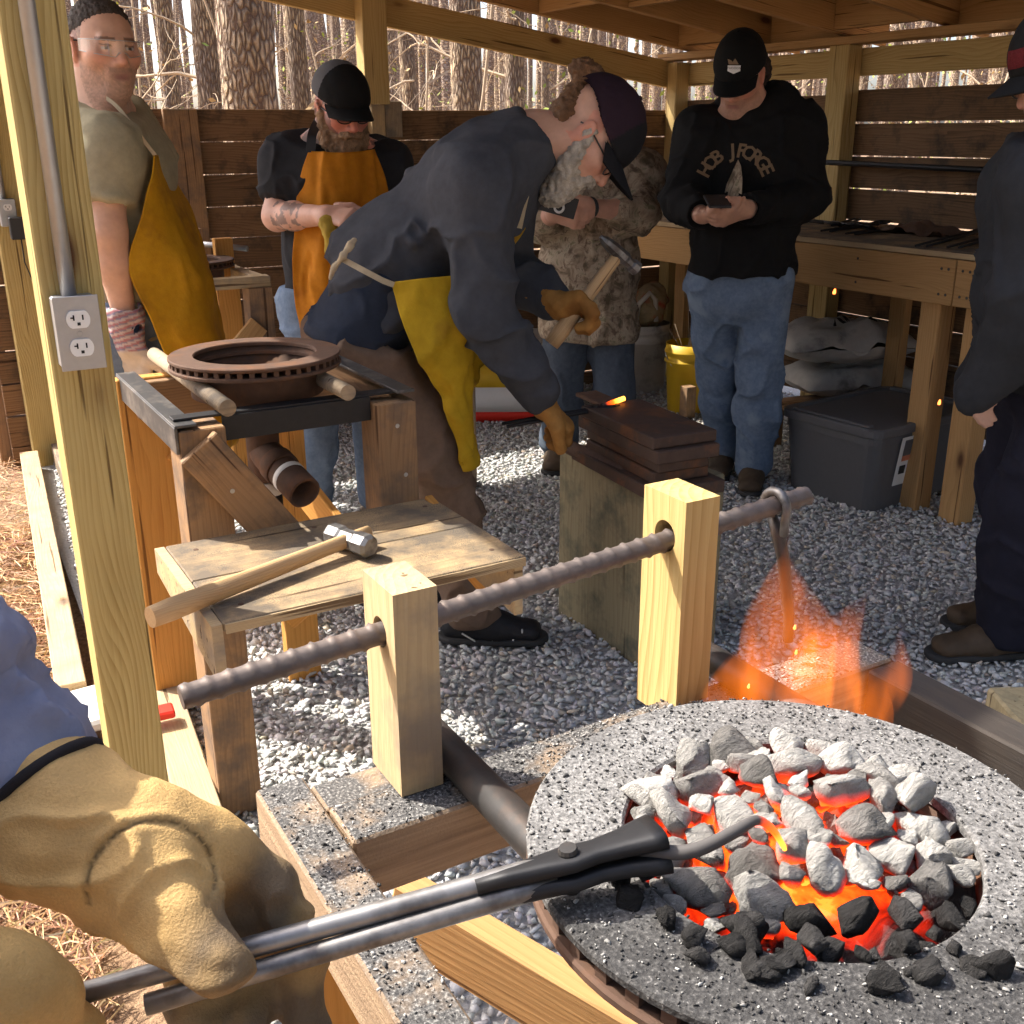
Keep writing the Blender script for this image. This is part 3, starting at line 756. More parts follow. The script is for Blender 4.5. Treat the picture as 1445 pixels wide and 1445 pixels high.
# ---------------------------------------------------------------- forges
def dusty():
    mt, nt, b = newmat('ash_dusted_iron'); co = objco(nt, rnd=False)
    n1 = noise(nt, co, 330, 3, .65); n2 = noise(nt, co, 11, 4, .6); n3 = noise(nt, co, 120, 3, .6)
    c = ramp(nt, n1, [(.34, (.075, .073, .07)), (.5, (.16, .156, .152)), (.62, (.25, .243, .235)), (.74, (.38, .37, .355))])
    c = mix(nt, ramp(nt, n2, [(.36, (0, 0, 0)), (.6, (.5, .5, .5))]), c, (.07, .066, .063))
    c = mix(nt, ramp(nt, n3, [(.6, (0, 0, 0)), (.72, (.8, .8, .8))]), c, (.30, .29, .275))
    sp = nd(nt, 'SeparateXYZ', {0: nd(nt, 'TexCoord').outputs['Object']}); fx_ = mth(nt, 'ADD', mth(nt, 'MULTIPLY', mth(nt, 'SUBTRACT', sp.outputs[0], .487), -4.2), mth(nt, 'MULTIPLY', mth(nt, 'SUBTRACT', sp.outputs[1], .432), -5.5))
    fines_shade = ramp(nt, mth(nt, 'ADD', fx_, mth(nt, 'MULTIPLY', mth(nt, 'SUBTRACT', n2, .5), 1.3)), [(.15, (0, 0, 0)), (.75, (.92, .92, .92))])  # coal fines plus the shade on the front-left, both put into the colour
    c = mix(nt, fines_shade, c, ramp(nt, n1, [(.45, (.022, .021, .021)), (.62, (.06, .058, .056)), (.74, (.22, .21, .2))]))
    nt.links.new(c, b.inputs['Base Color']); b.inputs['Roughness'].default_value = .8; b.inputs['Specular IOR Level'].default_value = .35
    bump(nt, b, mth(nt, 'ADD', n1, n3), .55, .0025); return mt
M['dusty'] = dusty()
def sootwood():
    mt, nt, b = newmat('coal_dusted_wood'); co = objco(nt)
    geo = nd(nt, 'NewGeometry'); up = nd(nt, 'SeparateXYZ', {0: geo.outputs['True Normal']}).outputs[2]
    n1 = noise(nt, co, 380, 3, .65); n2 = noise(nt, co, 16, 4, .65)
    fib = noise(nt, nd(nt, 'Mapping', {'Vector': co, 'Scale': (5, 150, 150)}).outputs[0], 1, 3)
    wd = ramp(nt, fib, [(.3, (.22, .145, .085)), (.7, (.40, .28, .17))])
    du = ramp(nt, n1, [(.4, (.035, .034, .034)), (.56, (.11, .105, .10)), (.68, (.32, .31, .29))])
    mk = mth(nt, 'MULTIPLY', ramp(nt, up, [(.6, (0, 0, 0)), (.9, (1, 1, 1))]), ramp(nt, n2, [(.30, (.25, .25, .25)), (.5, (1, 1, 1))]))
    nt.links.new(mix(nt, mk, wd, du), b.inputs['Base Color']); b.inputs['Roughness'].default_value = .85
    bump(nt, b, mth(nt, 'ADD', n1, fib), .6, .002); return mt
M['sootwood'] = sootwood()
def rotor(t, c, z, R, r, mat, tilt=0):
    """vented brake rotor: two plates, vanes between, hat with a pot below"""
    x, y = c; th = .0085; gp = .011
    def ring(nm, z0, z1, ro, ri, parent, mt):
        v, f = lathe_np([(ri, z0), (ro-.002, z0), (ro, z0+.002), (ro, z1-.002), (ro-.002, z1), (ri+.002, z1), (ri, z1-.002)], 72, True)
        me = mesh_np(nm, v+np.array([x, y, z]), f); fix_normals(me); return obj(nm, me, mt, parent)
    top = ring('rotor_plate', -th, 0, R, r, t, mat); ring('rotor_plate', -2*th-gp, -th-gp, R, r, t, M['rust'])
    parts = []
    for k in range(46):
        a = 2*math.pi*k/46; ca, sa = math.cos(a), math.sin(a); bx = []
        for rr, ww in ((r+.012, .004), (R-.004, .005)):
            for s in (-1, 1):
                for zz in (-th-gp-.001, -th+.001): bx.append((x+rr*ca-s*ww*sa, y+rr*sa+s*ww*ca, z+zz))
        parts.append((bx, [[0, 1, 3, 2], [4, 6, 7, 5], [0, 4, 5, 1], [2, 3, 7, 6], [0, 2, 6, 4], [1, 5, 7, 3]]))
    v, f = join_np(parts); me = mesh_np('rotor_vanes', v, f); fix_normals(me); obj('rotor_vanes', me, M['rust'], t)
    v, f = lathe_np([(r+.012, -2*th-gp), (r+.012, -.085), (r*.55, -.09), (.03, -.09), (.03, -.085), (r*.5, -.084), (r+.004, -.08), (r+.003, -th)], 48, True)
    me = mesh_np('fire_pot', v+np.array([x, y, z]), f, True); fix_normals(me); obj('fire_pot', me, M['rust'], t)
    return top
def pipe(name, a, b, ro, ri, mat, parent, seg=24):
    a = np.asarray(a, float); b = np.asarray(b, float); L = np.linalg.norm(b-a)
    v, f = lathe_np([(ri, 0), (ro-.001, 0), (ro, .001), (ro, L-.001), (ro-.001, L), (ri, L)], seg, True)
    x = nrm(b-a); u = nrm(np.cross(x, (0.3, .2, 1) if abs(x[2]) < .9 else (1, 0, 0))); w_ = np.cross(x, u)
    v = v@np.array([u, w_, x])+a; me = mesh_np(name, v, f, False); fix_normals(me)
    for p in me.polygons: p.use_smooth = True
    return obj(name, me, mat, parent)
def zat(px, py, x, y): return PV(px, py, x*HD[0]+y*HD[1])[2]
def rebar(name, label, a, b, r, mat, group=None, step=.017):
    a = np.asarray(a, float); b = np.asarray(b, float); x = nrm(b-a); L = np.linalg.norm(b-a)
    seg = 16; n = int(L/.0028); v = []; f = []
    for i in range(n+1):
        s = L*i/n
        for j in range(seg):
            th = 2*math.pi*j/seg
            ph = (s+.0045*math.sin(th)*1.0)/step; rib = max(0, 1-abs((ph % 1)-.5)/.16)
            lng = max(0, 1-abs(((th/math.pi) % 1)-.0)/.12)+max(0, 1-abs(((th/math.pi) % 1)-1)/.12)
            q = r*(.96+.22*min(1, rib+lng)); v.append((s, q*math.cos(th), q*math.sin(th)))
    f = [[i*seg+j, i*seg+(j+1) % seg, (i+1)*seg+(j+1) % seg, (i+1)*seg+j] for i in range(n) for j in range(seg)]
    f += [list(range(seg)), [n*seg+j for j in range(seg)]]
    me = mesh_np(name, rot_to(v, x, (0, 0, 1), a), f); fix_normals(me)
    for p in me.polygons: p.use_smooth = len(p.vertices) == 4
    return tag(obj(name, me, mat), label, 'rebar', group)
def holed_post(name, x0, x1, y0, y1, z0, z1, hy, hz, hr, mat, parent):
    """rest post bored through along x: faces with a round hole and its bore"""
    seg = 20; v = []; f = []
    for x in (x0, x1):
        for k in range(seg):
            a = 2*math.pi*k/seg; v.append((x, hy+hr*math.cos(a), hz+hr*math.sin(a)))
    def outer(k):
        a = 2*math.pi*k/seg; c, s = math.cos(a), math.sin(a)
        ty = ((y1-hy)/c if c > 1e-6 else (y0-hy)/c if c < -1e-6 else 1e9); tz = ((z1-hz)/s if s > 1e-6 else (z0-hz)/s if s < -1e-6 else 1e9)
        t = min(ty, tz); return (hy+t*c, hz+t*s)
    ang = sorted(set([2*math.pi*k/seg for k in range(seg)]))
    bo = len(v)
    for x in (x0, x1):
        for k in range(seg): yy, zz = outer(k); v.append((x, yy, zz))
    co = len(v)
    for x in (x0, x1):
        for yy, zz in ((y1, z1), (y0, z1), (y0, z0), (y1, z0)): v.append((x, yy, zz))
    cang = [math.atan2(z1-hz, y1-hy), math.atan2(z1-hz, y0-hy), math.atan2(z0-hz, y0-hy) % (2*math.pi), math.atan2(z0-hz, y1-hy) % (2*math.pi)]
    for sx in (0, 1):
        for k in range(seg):
            k2 = (k+1) % seg; q = [sx*seg+k, bo+sx*seg+k]
            a0 = 2*math.pi*k/seg; a1 = 2*math.pi*(k+1)/seg
            for ci, ca in enumerate(cang):
                if a0 < ca < a1: q.append(co+sx*4+ci)
            q += [bo+sx*seg+k2, sx*seg+k2]; f.append(q)
    for k in range(seg): f.append([k, (k+1) % seg, seg+(k+1) % seg, seg+k])
    for i in range(4):
        j = (i+1) % 4; e = [co+i]
        f.append([co+i, co+j, co+4+j, co+4+i])
    # local origin in the middle, long axis along X for the grain
    c = np.array([(x0+x1)/2, (y0+y1)/2, (z0+z1)/2]); w_ = np.array(v)-c
    loc = np.stack([w_[:, 2], w_[:, 1], -w_[:, 0]], 1)
    me = mesh_np(name, loc, f); bm = bmesh.new(); bm.from_mesh(me); bmesh.ops.remove_doubles(bm, verts=bm.verts, dist=1e-6)
    bmesh.ops.recalc_face_normals(bm, faces=bm.faces); bm.to_mesh(me); bm.free(); me.materials.append(mat)
    o = bpy.data.objects.new(name, me); COL.objects.link(o); o.parent = parent
    R = Matrix(((0, 0, -1, c[0]), (0, 1, 0, c[1]), (1, 0, 0, c[2]), (0, 0, 0, 1)))
    o.matrix_basis = wm(parent).inverted() @ R
    return o
# --- the lit forge in front
FT = .869
C1 = (.478, .437); R1, r1, Z1 = .187, .119, .943
fg = thing('coal_forge', 'lit coal forge made from a brake rotor on a dusty timber frame', 'forge', (.46, .45, 0))
board('frame_beam', (.245, .707, FT-.03), (.86, .707, FT-.03), .06, .056, M['sootwood'], fg)
board('frame_beam', (.2205, .79, FT-.032), (.2205, -.12, FT-.032), .064, .043, M['sootwood'], fg)
board('corner_block', (.244, .757, FT-.033), (.335, .757, FT-.033), .058, .042, M['sootwood'], fg)
board('frame_beam', (.245, .10, FT-.03), (.86, .10, FT-.03), .06, .056, M['sootwood'], fg)
board('frame_beam', (.84, .675, FT-.03), (.84, .13, FT-.03), .06, .045, M['char'], fg)
for x, y in ((.225, .715), (.225, .06), (.835, .735), (.835, .05)):
    board('leg', (x, y+.0, 0), (x, y, FT-.066), .085, .038, M['orange'], fg, wdir=(0, 1, 0))
board('brace', (.262, .70, .60), (.262, .10, .30), .10, .036, M['brown'], fg)
q0 = PZ(560, 1275, .57); q1 = PZ(900, 1480, .50)
board('stretcher', q0, q1, .085, .036, M['rafter'], fg)
za, zb = zat(570, 815, .322, .745), zat(990, 690, .625, .745)
RY = .744
ra = PY(585, 878, RY); rb = PY(980, 750, RY); zl = lambda x: ra[2]+(rb[2]-ra[2])*(x-ra[0])/(rb[0]-ra[0])
holed_post('rest_post', .303, .342, .714, .776, FT+.001, za, RY, zl(.322), .0135, M['pale'], fg)
xB = PY(985, 820, .715)[0]
holed_post('rest_post', xB-.019, xB+.021, .715, .778, FT-.02, zb, RY+.0, zl(xB)+.004, .0155, M['treated'], fg)
e0 = PY(256, 992, RY); e1 = PY(1138, 698, RY)
rebar('rebar', 'long ribbed rebar threaded through two wooden posts over the lit forge', (e0[0], RY, zl(e0[0])), (e1[0], RY, zl(e1[0])), .0098, M['rebar'])
for nm, px, py in (('pipe', 700, 1128), ('pipe', 985, 968)):
    c = PZ(px, py, FT+.018)
    x_ = c[0] if px < 900 else PY(985, 968, .77)[0]
    pipe('support_pipe', (x_, .80, FT+.0165), (x_, .02, FT+.0165), .016, .012, M['iron'], fg)
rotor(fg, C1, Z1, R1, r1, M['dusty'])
pipe('air_pipe', (C1[0], C1[1], Z1-.09), (C1[0], C1[1], .35), .032, .027, M['iron'], fg)

# --- coals
def coal_shape(seed, sub=2):
    bm = bmesh.new(); bmesh.ops.create_icosphere(bm, subdivisions=sub, radius=1.0)
    v = np.array([x.co[:] for x in bm.verts]); f = np.array([[x.index for x in q.verts] for q in bm.faces]); bm.free()
    r = np.random.default_rng(seed)
    for _ in range(20):
        nrm_ = nrm(r.normal(size=3)); d = r.uniform(.38, .72); s = v@nrm_; v = v-np.outer(np.maximum(s-d, 0), nrm_)*.93
    v = v*(1+.13*fbm(v*2.6+seed*3.1, seed)[:, None]-.10*np.maximum(0, 1-5*np.abs(vnoise(v*np.array([1.2, 3.5, 3.5])+seed, seed+3)))[:, None])
    v *= np.array([1.55, r.uniform(.9, 1.25), r.uniform(.8, 1.05)]); return v, f
COALS = [coal_shape(i, 3) for i in range(9)]
def coal_mat():
    mt, nt, b = newmat('burning_coal'); co = objco(nt)
    a = nd(nt, 'Attribute', attribute_name='Col'); ht = nd(nt, 'Attribute', attribute_name='glow')
    n1 = noise(nt, nd(nt, 'Mapping', {'Vector': co, 'Scale': (1, 2.6, 1.4)}).outputs[0], 90, 6, .72, .4); n2 = noise(nt, co, 30, 4, .7, .6)
    k = mth(nt, 'ADD', .45, mth(nt, 'MULTIPLY', n1, 1.05)); kk = nd(nt, 'CombineXYZ', {'X': k, 'Y': k, 'Z': k}).outputs[0]
    c = mix(nt, 1.0, a.outputs['Color'], kk, 'MULTIPLY'); nt.links.new(c, b.inputs['Base Color'])
    b.inputs['Roughness'].default_value = .95; b.inputs['Specular IOR Level'].default_value = .1
    h_ = mth(nt, 'MULTIPLY', ht.outputs['Fac'], mth(nt, 'ADD', -.15, mth(nt, 'MULTIPLY', n2, 2.2)))
    ec = ramp(nt, h_, [(.14, (0, 0, 0)), (.32, (.28, .008, .001)), (.6, (.8, .045, .003)), (.9, (1, .11, .008)), (1.0, (1, .20, .02))])
    nt.links.new(ec, b.inputs['Emission Color']); b.inputs['Emission Strength'].default_value = 1.1
    bump(nt, b, mth(nt, 'ADD', n1, mth(nt, 'MULTIPLY', n2, .7)), 1.0, .009); return mt
M['coal'] = coal_mat()
HOT = PZ(1105, 1185, .93)[:2]
def lump(x, y, z, s, kind, label, group, hot):
    v, f = COALS[random.randrange(9)]; q = (v@rand_rot(1, .5)[0].T)*s+np.array([x, y, z])
    ash = np.array([.52, .50, .465]); blk = np.array([.045, .043, .042]); gr = np.array([.30, .285, .265])
    base = {'ash': ash, 'grey': gr, 'black': blk}[kind]*random.uniform(.6, 1.15)
    n_ = fbm(q*38, random.randrange(99)); c = np.clip(base[None]*(1+.3*n_[:, None]), .02, .8)
    low = np.clip((z+s*.30-q[:, 2])/(s*.9), 0, 1)
    heat = np.clip(hot*(low*1.25+.12*n_-.02), 0, 1)
    me = mesh_np('coal_lump', q, f, False, c); at = me.attributes.new('glow', 'FLOAT', 'POINT'); at.data.foreach_set('value', heat.astype(np.float32))
    o = tag(obj('coal_lump', me, M['coal']), label, 'coal', group); return o
random.seed(21)
placed = []
def try_place(x, y, s, gap=.78):
    for a, b, c in placed:
        if math.hypot(a-x, b-y) < gap*(s+c): return False
    placed.append((x, y, s)); return True
G1, G2, G3 = 'ash-white coals heaped in the fire', 'grey coals in the fire', 'black unburnt coals at the edge of the fire'
cnt = 0; tries = 0
while cnt < 140 and tries < 6000:
    tries += 1
    r = (r1-.006)*math.sqrt(random.random()); a = random.uniform(0, 2*math.pi); s = random.uniform(.0175, .0245) if tries < 1800 else random.uniform(.008, .014)
    x, y = C1[0]+r*math.cos(a), C1[1]+r*math.sin(a)
    if r+s*.6 > r1: continue
    if not try_place(x, y, s, .66): continue
    dh = math.hypot(x-HOT[0], y-HOT[1]); hot = max(0, 1.22-dh/.075)
    side = (x-C1[0])*.35+(y-C1[1])*.9             # back of the heap is burnt to ash
    z = Z1-.008+.024*max(0, 1-r/r1)*random.uniform(.3, 1.1)+(.010 if side > .02 else -.002)
    if side < -.066: kind, lb, g_ = ('black', 'black coal lump at the dark edge of the fire', G3)
    elif dh < .05 and random.random() < .35: kind, lb, g_ = ('grey', 'grey coal lump glowing red underneath in the fire', G2)
    elif random.random() < .75: kind, lb, g_ = ('ash', 'coal lump burnt to white ash in the forge fire', G1)
    else: kind, lb, g_ = ('grey', 'grey coal lump glowing red underneath in the fire', G2)
    lump(x, y, z, s*(.72 if kind == 'black' else 1), kind, lb, g_, hot); cnt += 1
for i in range(80):                                # small red-hot pieces down in the gaps
    a = random.uniform(0, 2*math.pi); r = .092*math.sqrt(random.random()); x, y = HOT[0]+r*math.cos(a), HOT[1]+r*math.sin(a)
    if math.hypot(x-C1[0], y-C1[1]) > r1-.012: continue
    lump(x, y, Z1-.017+random.uniform(-.005, .006), random.uniform(.0065, .0115), 'grey', 'small red-hot coal down in the gaps of the fire', 'red-hot coals between the lumps', max(.35, 1.25-r/.10))
for i in range(26):                                # loose black coal drawn over the front of the rotor
    a = math.radians(random.uniform(172, 285)); r = random.uniform(r1*.93, r1+.035); s = random.uniform(.006, .0125)
    lump(C1[0]+r*math.cos(a), C1[1]+r*math.sin(a), Z1+s*.45, s, 'black', 'small black coal piece lying on the rotor beside the fire', 'coal bits on the rotor', 0)
def firebed():
    n = 40; v = []; 
    for i in range(n+1):
        for j in range(n+1):
            x = (i/n*2-1)*(r1+.001); y = (j/n*2-1)*(r1+.001); r = math.hypot(x, y)
            if r > r1-.0005: x *= (r1-.0005)/r; y *= (r1-.0005)/r
            v.append((C1[0]+x, C1[1]+y, Z1-.030))
    v = np.array(v); v[:, 2] += .008*fbm(v*45, 5)
    f = np.array([[i*(n+1)+j, (i+1)*(n+1)+j, (i+1)*(n+1)+j+1, i*(n+1)+j+1] for i in range(n) for j in range(n)])
    d_ = np.hypot(v[:, 0]-HOT[0], v[:, 1]-HOT[1]); heat = np.clip(1.35-d_/.085+.25*fbm(v*60, 9), 0, 1)
    me = mesh_np('ember_bed', v, f, True, np.full((len(v), 3), .05)); at = me.attributes.new('glow', 'FLOAT', 'POINT'); at.data.foreach_set('value', heat.astype(np.float32)); return me
eb = firebed(); eo = obj('ember_bed', eb, None); mt = M['coal'].copy(); mt.name = 'ember_glow'; mt.node_tree.nodes['Principled BSDF'].inputs['Emission Strength'].default_value = 0.95
eb.materials.append(mt); tag(eo, 'glowing orange embers deep between the coals of the lit forge', 'embers', kind='stuff')
def grit():
    n = 3000; a = RNG.uniform(0, 2*np.pi, n); r = np.sqrt(RNG.uniform(r1**2, R1**2, n)); P = np.stack([C1[0]+r*np.cos(a), C1[1]+r*np.sin(a), np.full(n, Z1+.0006)], 1)
    m_ = 1500; Q = np.stack([RNG.uniform(.2, .242, m_), RNG.uniform(.0, .78, m_), np.full(m_, FT+.0006)], 1)
    m2 = 1700; Q2 = np.stack([RNG.uniform(.245, .8, m2), RNG.uniform(.68, .734, m2), np.full(m2, FT+.0006)], 1)
    P = np.concatenate([P, Q, Q2]); n = len(P); s = RNG.lognormal(np.log(.0012), .45, n).clip(.0005, .004)
    t = np.where((RNG.random(n) < .3)[:, None], np.array([.36, .35, .33]), np.array([.06, .058, .056]))*RNG.uniform(.6, 1.2, n)[:, None]
    v, f, c = scatter(STONES[:4], P, s, t, 1.0); return mesh_np('coal_grit', v, f, False, c)
tag(obj('coal_grit', grit(), M['stone']), 'fine coal grit and ash sprinkled over rotor and frame of the lit forge', 'coal grit', kind='stuff')
# --- hanging hook and workpiece
hx = PY(1098, 715, RY)[0]; hz = zl(hx)
hk = thing('fire_hook', 'iron hook poker hanging from the rebar end beside the flames', 'poker', (hx, RY, hz-.2))
loop = [(hx, RY+.016*math.cos(a), hz+.016*math.sin(a)) for a in np.linspace(-2.3, 3.6, 18)]
loop = loop[::-1] if loop[0][2] < loop[-1][2] else loop
tip = PY(1112, 905, RY-.012)
tube('hook_loop', [(hx-.004, RY+.0165*math.cos(a), hz+.0165*math.sin(a)-.002) for a in np.linspace(math.radians(-40), math.radians(200), 16)]+[(hx+.001, RY-.010, hz-.03)], .0046, M['steel'], hk, 8)
tube('shaft', [(hx+.001, RY+.011, hz-.012), (hx+.003, RY, hz-.032), (hx+.006, RY-.008, hz-.06), (tip[0], RY-.010, tip[2]+.03), (tip[0], RY-.012, tip[2])], [.0045, .007, .0065, .006, .0055], M['iron'], hk, 8)
wp = [PZ(905, 1200, .973), PZ(975, 1206, .978), PZ(1040, 1172, .984), PZ(1068, 1154, .984), PZ(1090, 1168, .972), PZ(1108, 1198, .955)]
def heatrod():
    mt, nt, b = newmat('heated_steel'); b.inputs['Base Color'].default_value = (.10, .092, .088, 1); b.inputs['Roughness'].default_value = .75; b.inputs['Metallic'].default_value = .4
    a = nd(nt, 'Attribute', attribute_name='glow'); ec = ramp(nt, a.outputs['Fac'], [(.3, (0, 0, 0)), (.6, (.6, .04, .0)), (1, (1, .3, .03))])
    nt.links.new(ec, b.inputs['Emission Color']); b.inputs['Emission Strength'].default_value = 2.5; return mt
M['heatrod'] = heatrod()
def hot_rod(name, label, pts, rad, h0, h1):
    P = np.array(pts); t = np.linspace(0, 1, 24); k = np.linspace(0, 1, len(P)); pp = np.stack([np.interp(t, k, P[:, i]) for i in range(3)], 1)
    for _ in range(3): pp[1:-1] = (pp[:-2]+2*pp[1:-1]+pp[2:])/4
    v, f = tube_np(pp, np.interp(t, np.linspace(0, 1, len(rad)), rad), 10); me = mesh_np(name, v, f)
    for p in me.polygons: p.use_smooth = len(p.vertices) == 4
    heat = np.repeat(h0+(h1-h0)*t**2, 10); at = me.attributes.new('glow', 'FLOAT', 'POINT'); at.data.foreach_set('value', heat.astype(np.float32))
    return tag(obj(name, me, M['heatrod']), label, 'iron rod')
hot_rod('iron_workpiece', 'curved iron workpiece gripped in the tongs with its tip in the fire', wp, [.0050, .0048, .0042, .0032, .0025, .0018], 0, .85)
# --- flames and sparks
def flame_mat():
    mt = bpy.data.materials.new('flame'); mt.use_nodes = True; nt = mt.node_tree; nt.nodes.remove(nt.nodes['Principled BSDF'])
    out = nt.nodes['Material Output']; tc = nd(nt, 'TexCoord').outputs['Generated']; oc = nd(nt, 'TexCoord').outputs['Object']
    n1 = noise(nt, nd(nt, 'Mapping', {'Vector': oc, 'Scale': (1, 1, .16)}).outputs[0], 40, 1.5, .5, .9)
    z = nd(nt, 'SeparateXYZ', {0: tc}).outputs[2]
    dn = mth(nt, 'MULTIPLY', ramp(nt, n1, [(.36, (0, 0, 0)), (.70, (1, 1, 1))]), ramp(nt, z, [(0, (0, 0, 0)), (.18, (.45, .45, .45)), (.42, (1, 1, 1)), (.75, (.55, .55, .55)), (1, (0, 0, 0))]))
    e = nd(nt, 'Emission', {'Color': (1, .20, .012, 1), 'Strength': mth(nt, 'MULTIPLY', dn, 8.5)})
    nt.links.new(e.outputs[0], out.inputs['Volume']); return mt
M['flame'] = flame_mat()
def flame(px, py, fd, h_, r, lean, label, seed):
    """closed tongue of flame, base at the given spot"""
    b = PV(px, py, fd); n, sg = 22, 18; v = []
    for i in range(n+1):
        t = i/n; rad = r*(math.sin(math.pi*min(1, t*1.15+.10))**.8*(1-.55*t)+.03) if t < .98 else r*.02
        cx = lean*t*t+.25*r*math.sin(5*t+seed); cy = .2*r*math.cos(4*t+seed)
        for j in range(sg):
            a = 2*np.pi*j/sg; q = rad*(1+.22*math.sin(2*a+seed+4*t)+.12*math.sin(5*a+6*t))
            p = b+RT*(cx+q*math.cos(a))+HD*(cy+q*.7*math.sin(a))+V3(0, 0, h_*t); v.append(p)
    f = [[i*sg+j, i*sg+(j+1) % sg, (i+1)*sg+(j+1) % sg, (i+1)*sg+j] for i in range(n) for j in range(sg)]+[list(range(sg))[::-1], [n*sg+j for j in range(sg)]]
    o = obj('flame', mesh_np('flame', v, f, True), M['flame']); tag(o, label, 'flame', 'flames over the back of the forge')
flame(1105, 1040, .85, .235, .056, .0, 'tall orange flame licking up around the hanging hook', 1)
flame(1170, 1050, .85, .185, .055, .035, 'broad orange flame leaning away from the hanging hook', 2.2)
flame(1045, 1045, .84, .13, .042, -.008, 'short orange flame against the foot of the sunlit rest post', 4.1)
flame(1215, 1060, .84, .15, .030, .03, 'thin orange wisp of flame over the bare rotor rim', 5.3)
M['spark'] = emit('spark_glow', (1, .16, .03), 2.2)
for px, py, fd in ((1177, 415, 2.3), (1325, 571, 1.9), (1123, 923, .82), (1121, 888, .82), (1056, 971, .8)):
    p = PV(px, py, fd); s = .0024*fd
    tag(tube('spark', [p, p+V3(.0, 0, s*.5), p+V3(s*.3, 0, s*2.0)], [s*.5, s*.7, s*.3], M['spark'], None, 6), 'tiny glowing spark drifting in the air from the fire', 'spark', 'sparks from the fire')
# ---------------------------------------------------------------- second forge with its plywood shelf
f2 = thing('coal_forge', 'unlit forge with bare rusty brake rotor on a square timber frame', 'forge', (.68, 2.25, 0))
X0, X1, Y0, Y1 = .43, .925, 2.005, 2.56
board('leg', (X0+.045, Y0+.045, 0), (X0+.045, Y0+.045, FT), .09, .09, M['brown'], f2, wdir=(1, 0, 0))
board('leg', (X1-.045, Y0+.045, 0), (X1-.045, Y0+.045, FT), .09, .09, M['brown'], f2, wdir=(1, 0, 0))
board('leg', (X0+.055, Y1-.02, 0), (X0+.055, Y1-.02, FT+.003), .14, .04, M['orange'], f2, wdir=(1, 0, 0))
board('leg', (X1-.12, Y1-.02, 0), (X1-.12, Y1-.02, FT-.03), .09, .04, M['orange'], f2, wdir=(1, 0, 0))
board('rail', (X0+.02, Y1-.055, FT-.045), (X1, Y1-.055, FT-.045), .085, .03, M['brown'], f2)
board('rail', (X1-.05, Y1-.05, FT-.012), (X1-.05, Y0+.09, FT-.012), .022, .085, M['brown'], f2)
board('brace', (X0+.03, Y0-.012, FT-.03), (X0+.245, Y0-.012, FT-.335), .088, .022, M['brown'], f2)
for x_, z_ in ((X0+.075, FT-.045), (X0+.085, FT-.125), (X0+.17, FT-.24), (X1-.045, FT-.05), (X1-.03, FT-.16)):
    v, f = lathe_np([(0, .0012), (.0045, .001), (.005, 0)], 10); obj('screw', mesh_np('screw', np.stack([v[:, 0], -v[:, 2], v[:, 1]], 1)+V3(x_, Y0-.0235 if x_ < X0+.2 and z_ < FT-.1 else Y0-.0005, z_), f), M['galv'], f2)
board('brace', (X1-.06, Y0+.10, .42), (X1-.14, Y1-.05, .62), .09, .02, M['orange'], f2)
board('brace', (X0+.10, Y1-.045, .70), (X0+.24, Y1-.045, .56), .07, .02, M['orange'], f2)
board('stretcher', (X0+.10, Y1+.005, .10), (X1-.1, Y1+.005, .38), .085, .02, M['orange'], f2)
# angle irons round the top
board('angle_iron', (X0-.004, Y1, FT-.018), (X0-.004, Y0, FT-.018), .052, .006, M['angle'], f2, ch=.0008)
board('angle_iron', (X0+.015, Y1, FT+.0095), (X0+.015, Y0, FT+.0095), .005, .042, M['angle'], f2, ch=.0008)
board('angle_iron', (X0+.092, Y0+.03, FT-.012), (X1-.092, Y0+.03, FT-.012), .05, .006, M['black_iron'], f2, ch=.0008)
board('angle_iron', (X0, Y0+.05, FT+.0150), (X1, Y0+.05, FT+.0150), .005, .036, M['black_iron'], f2, ch=.0008)
board('angle_iron', (X1-.022, Y1, FT+.0215), (X1-.022, Y0, FT+.0215), .006, .04, M['angle'], f2, ch=.0008)
c2 = (.655, 2.225)
pl_ = PZ(326, 580, FT+.038); pr_ = PZ(505, 562, FT+.038)
for p in (pl_, pr_): tube('support_pipe', [(p[0], 1.985, FT+.039), (p[0], 2.60, FT+.039)], .0165, M['greywood'], f2, 16)
rotor(f2, c2, FT+.093, .180, .127, M['rust'])
pipe('tee_pipe', (c2[0], c2[1], FT-.02), (c2[0], c2[1], FT-.19), .036, .03, M['rust'], f2)
el = PZ(385, 640, FT-.10); te = V3(c2[0], c2[1], FT-.125)
pipe('branch_pipe', te, te+V3(.03, -.17, -.055), .036, .030, M['rust'], f2)
pipe('collar', te+V3(.009, -.05, -.0162), te+V3(.0145, -.083, -.0268), .040, .035, M['rust'], f2)
pipe('tape_band', te+V3(.0180, -.102, -.0330), te+V3(.0205, -.116, -.0375), .0368, .0355, M['paper'], f2)
pipe('paper_collar', (c2[0], c2[1], FT-.192), (c2[0], c2[1], FT-.222), .0375, .03, M['stone_white'], f2)
pipe('ash_pipe', (c2[0], c2[1], FT-.223), (c2[0], c2[1], FT-.36), .033, .027, M['black_iron'], f2)
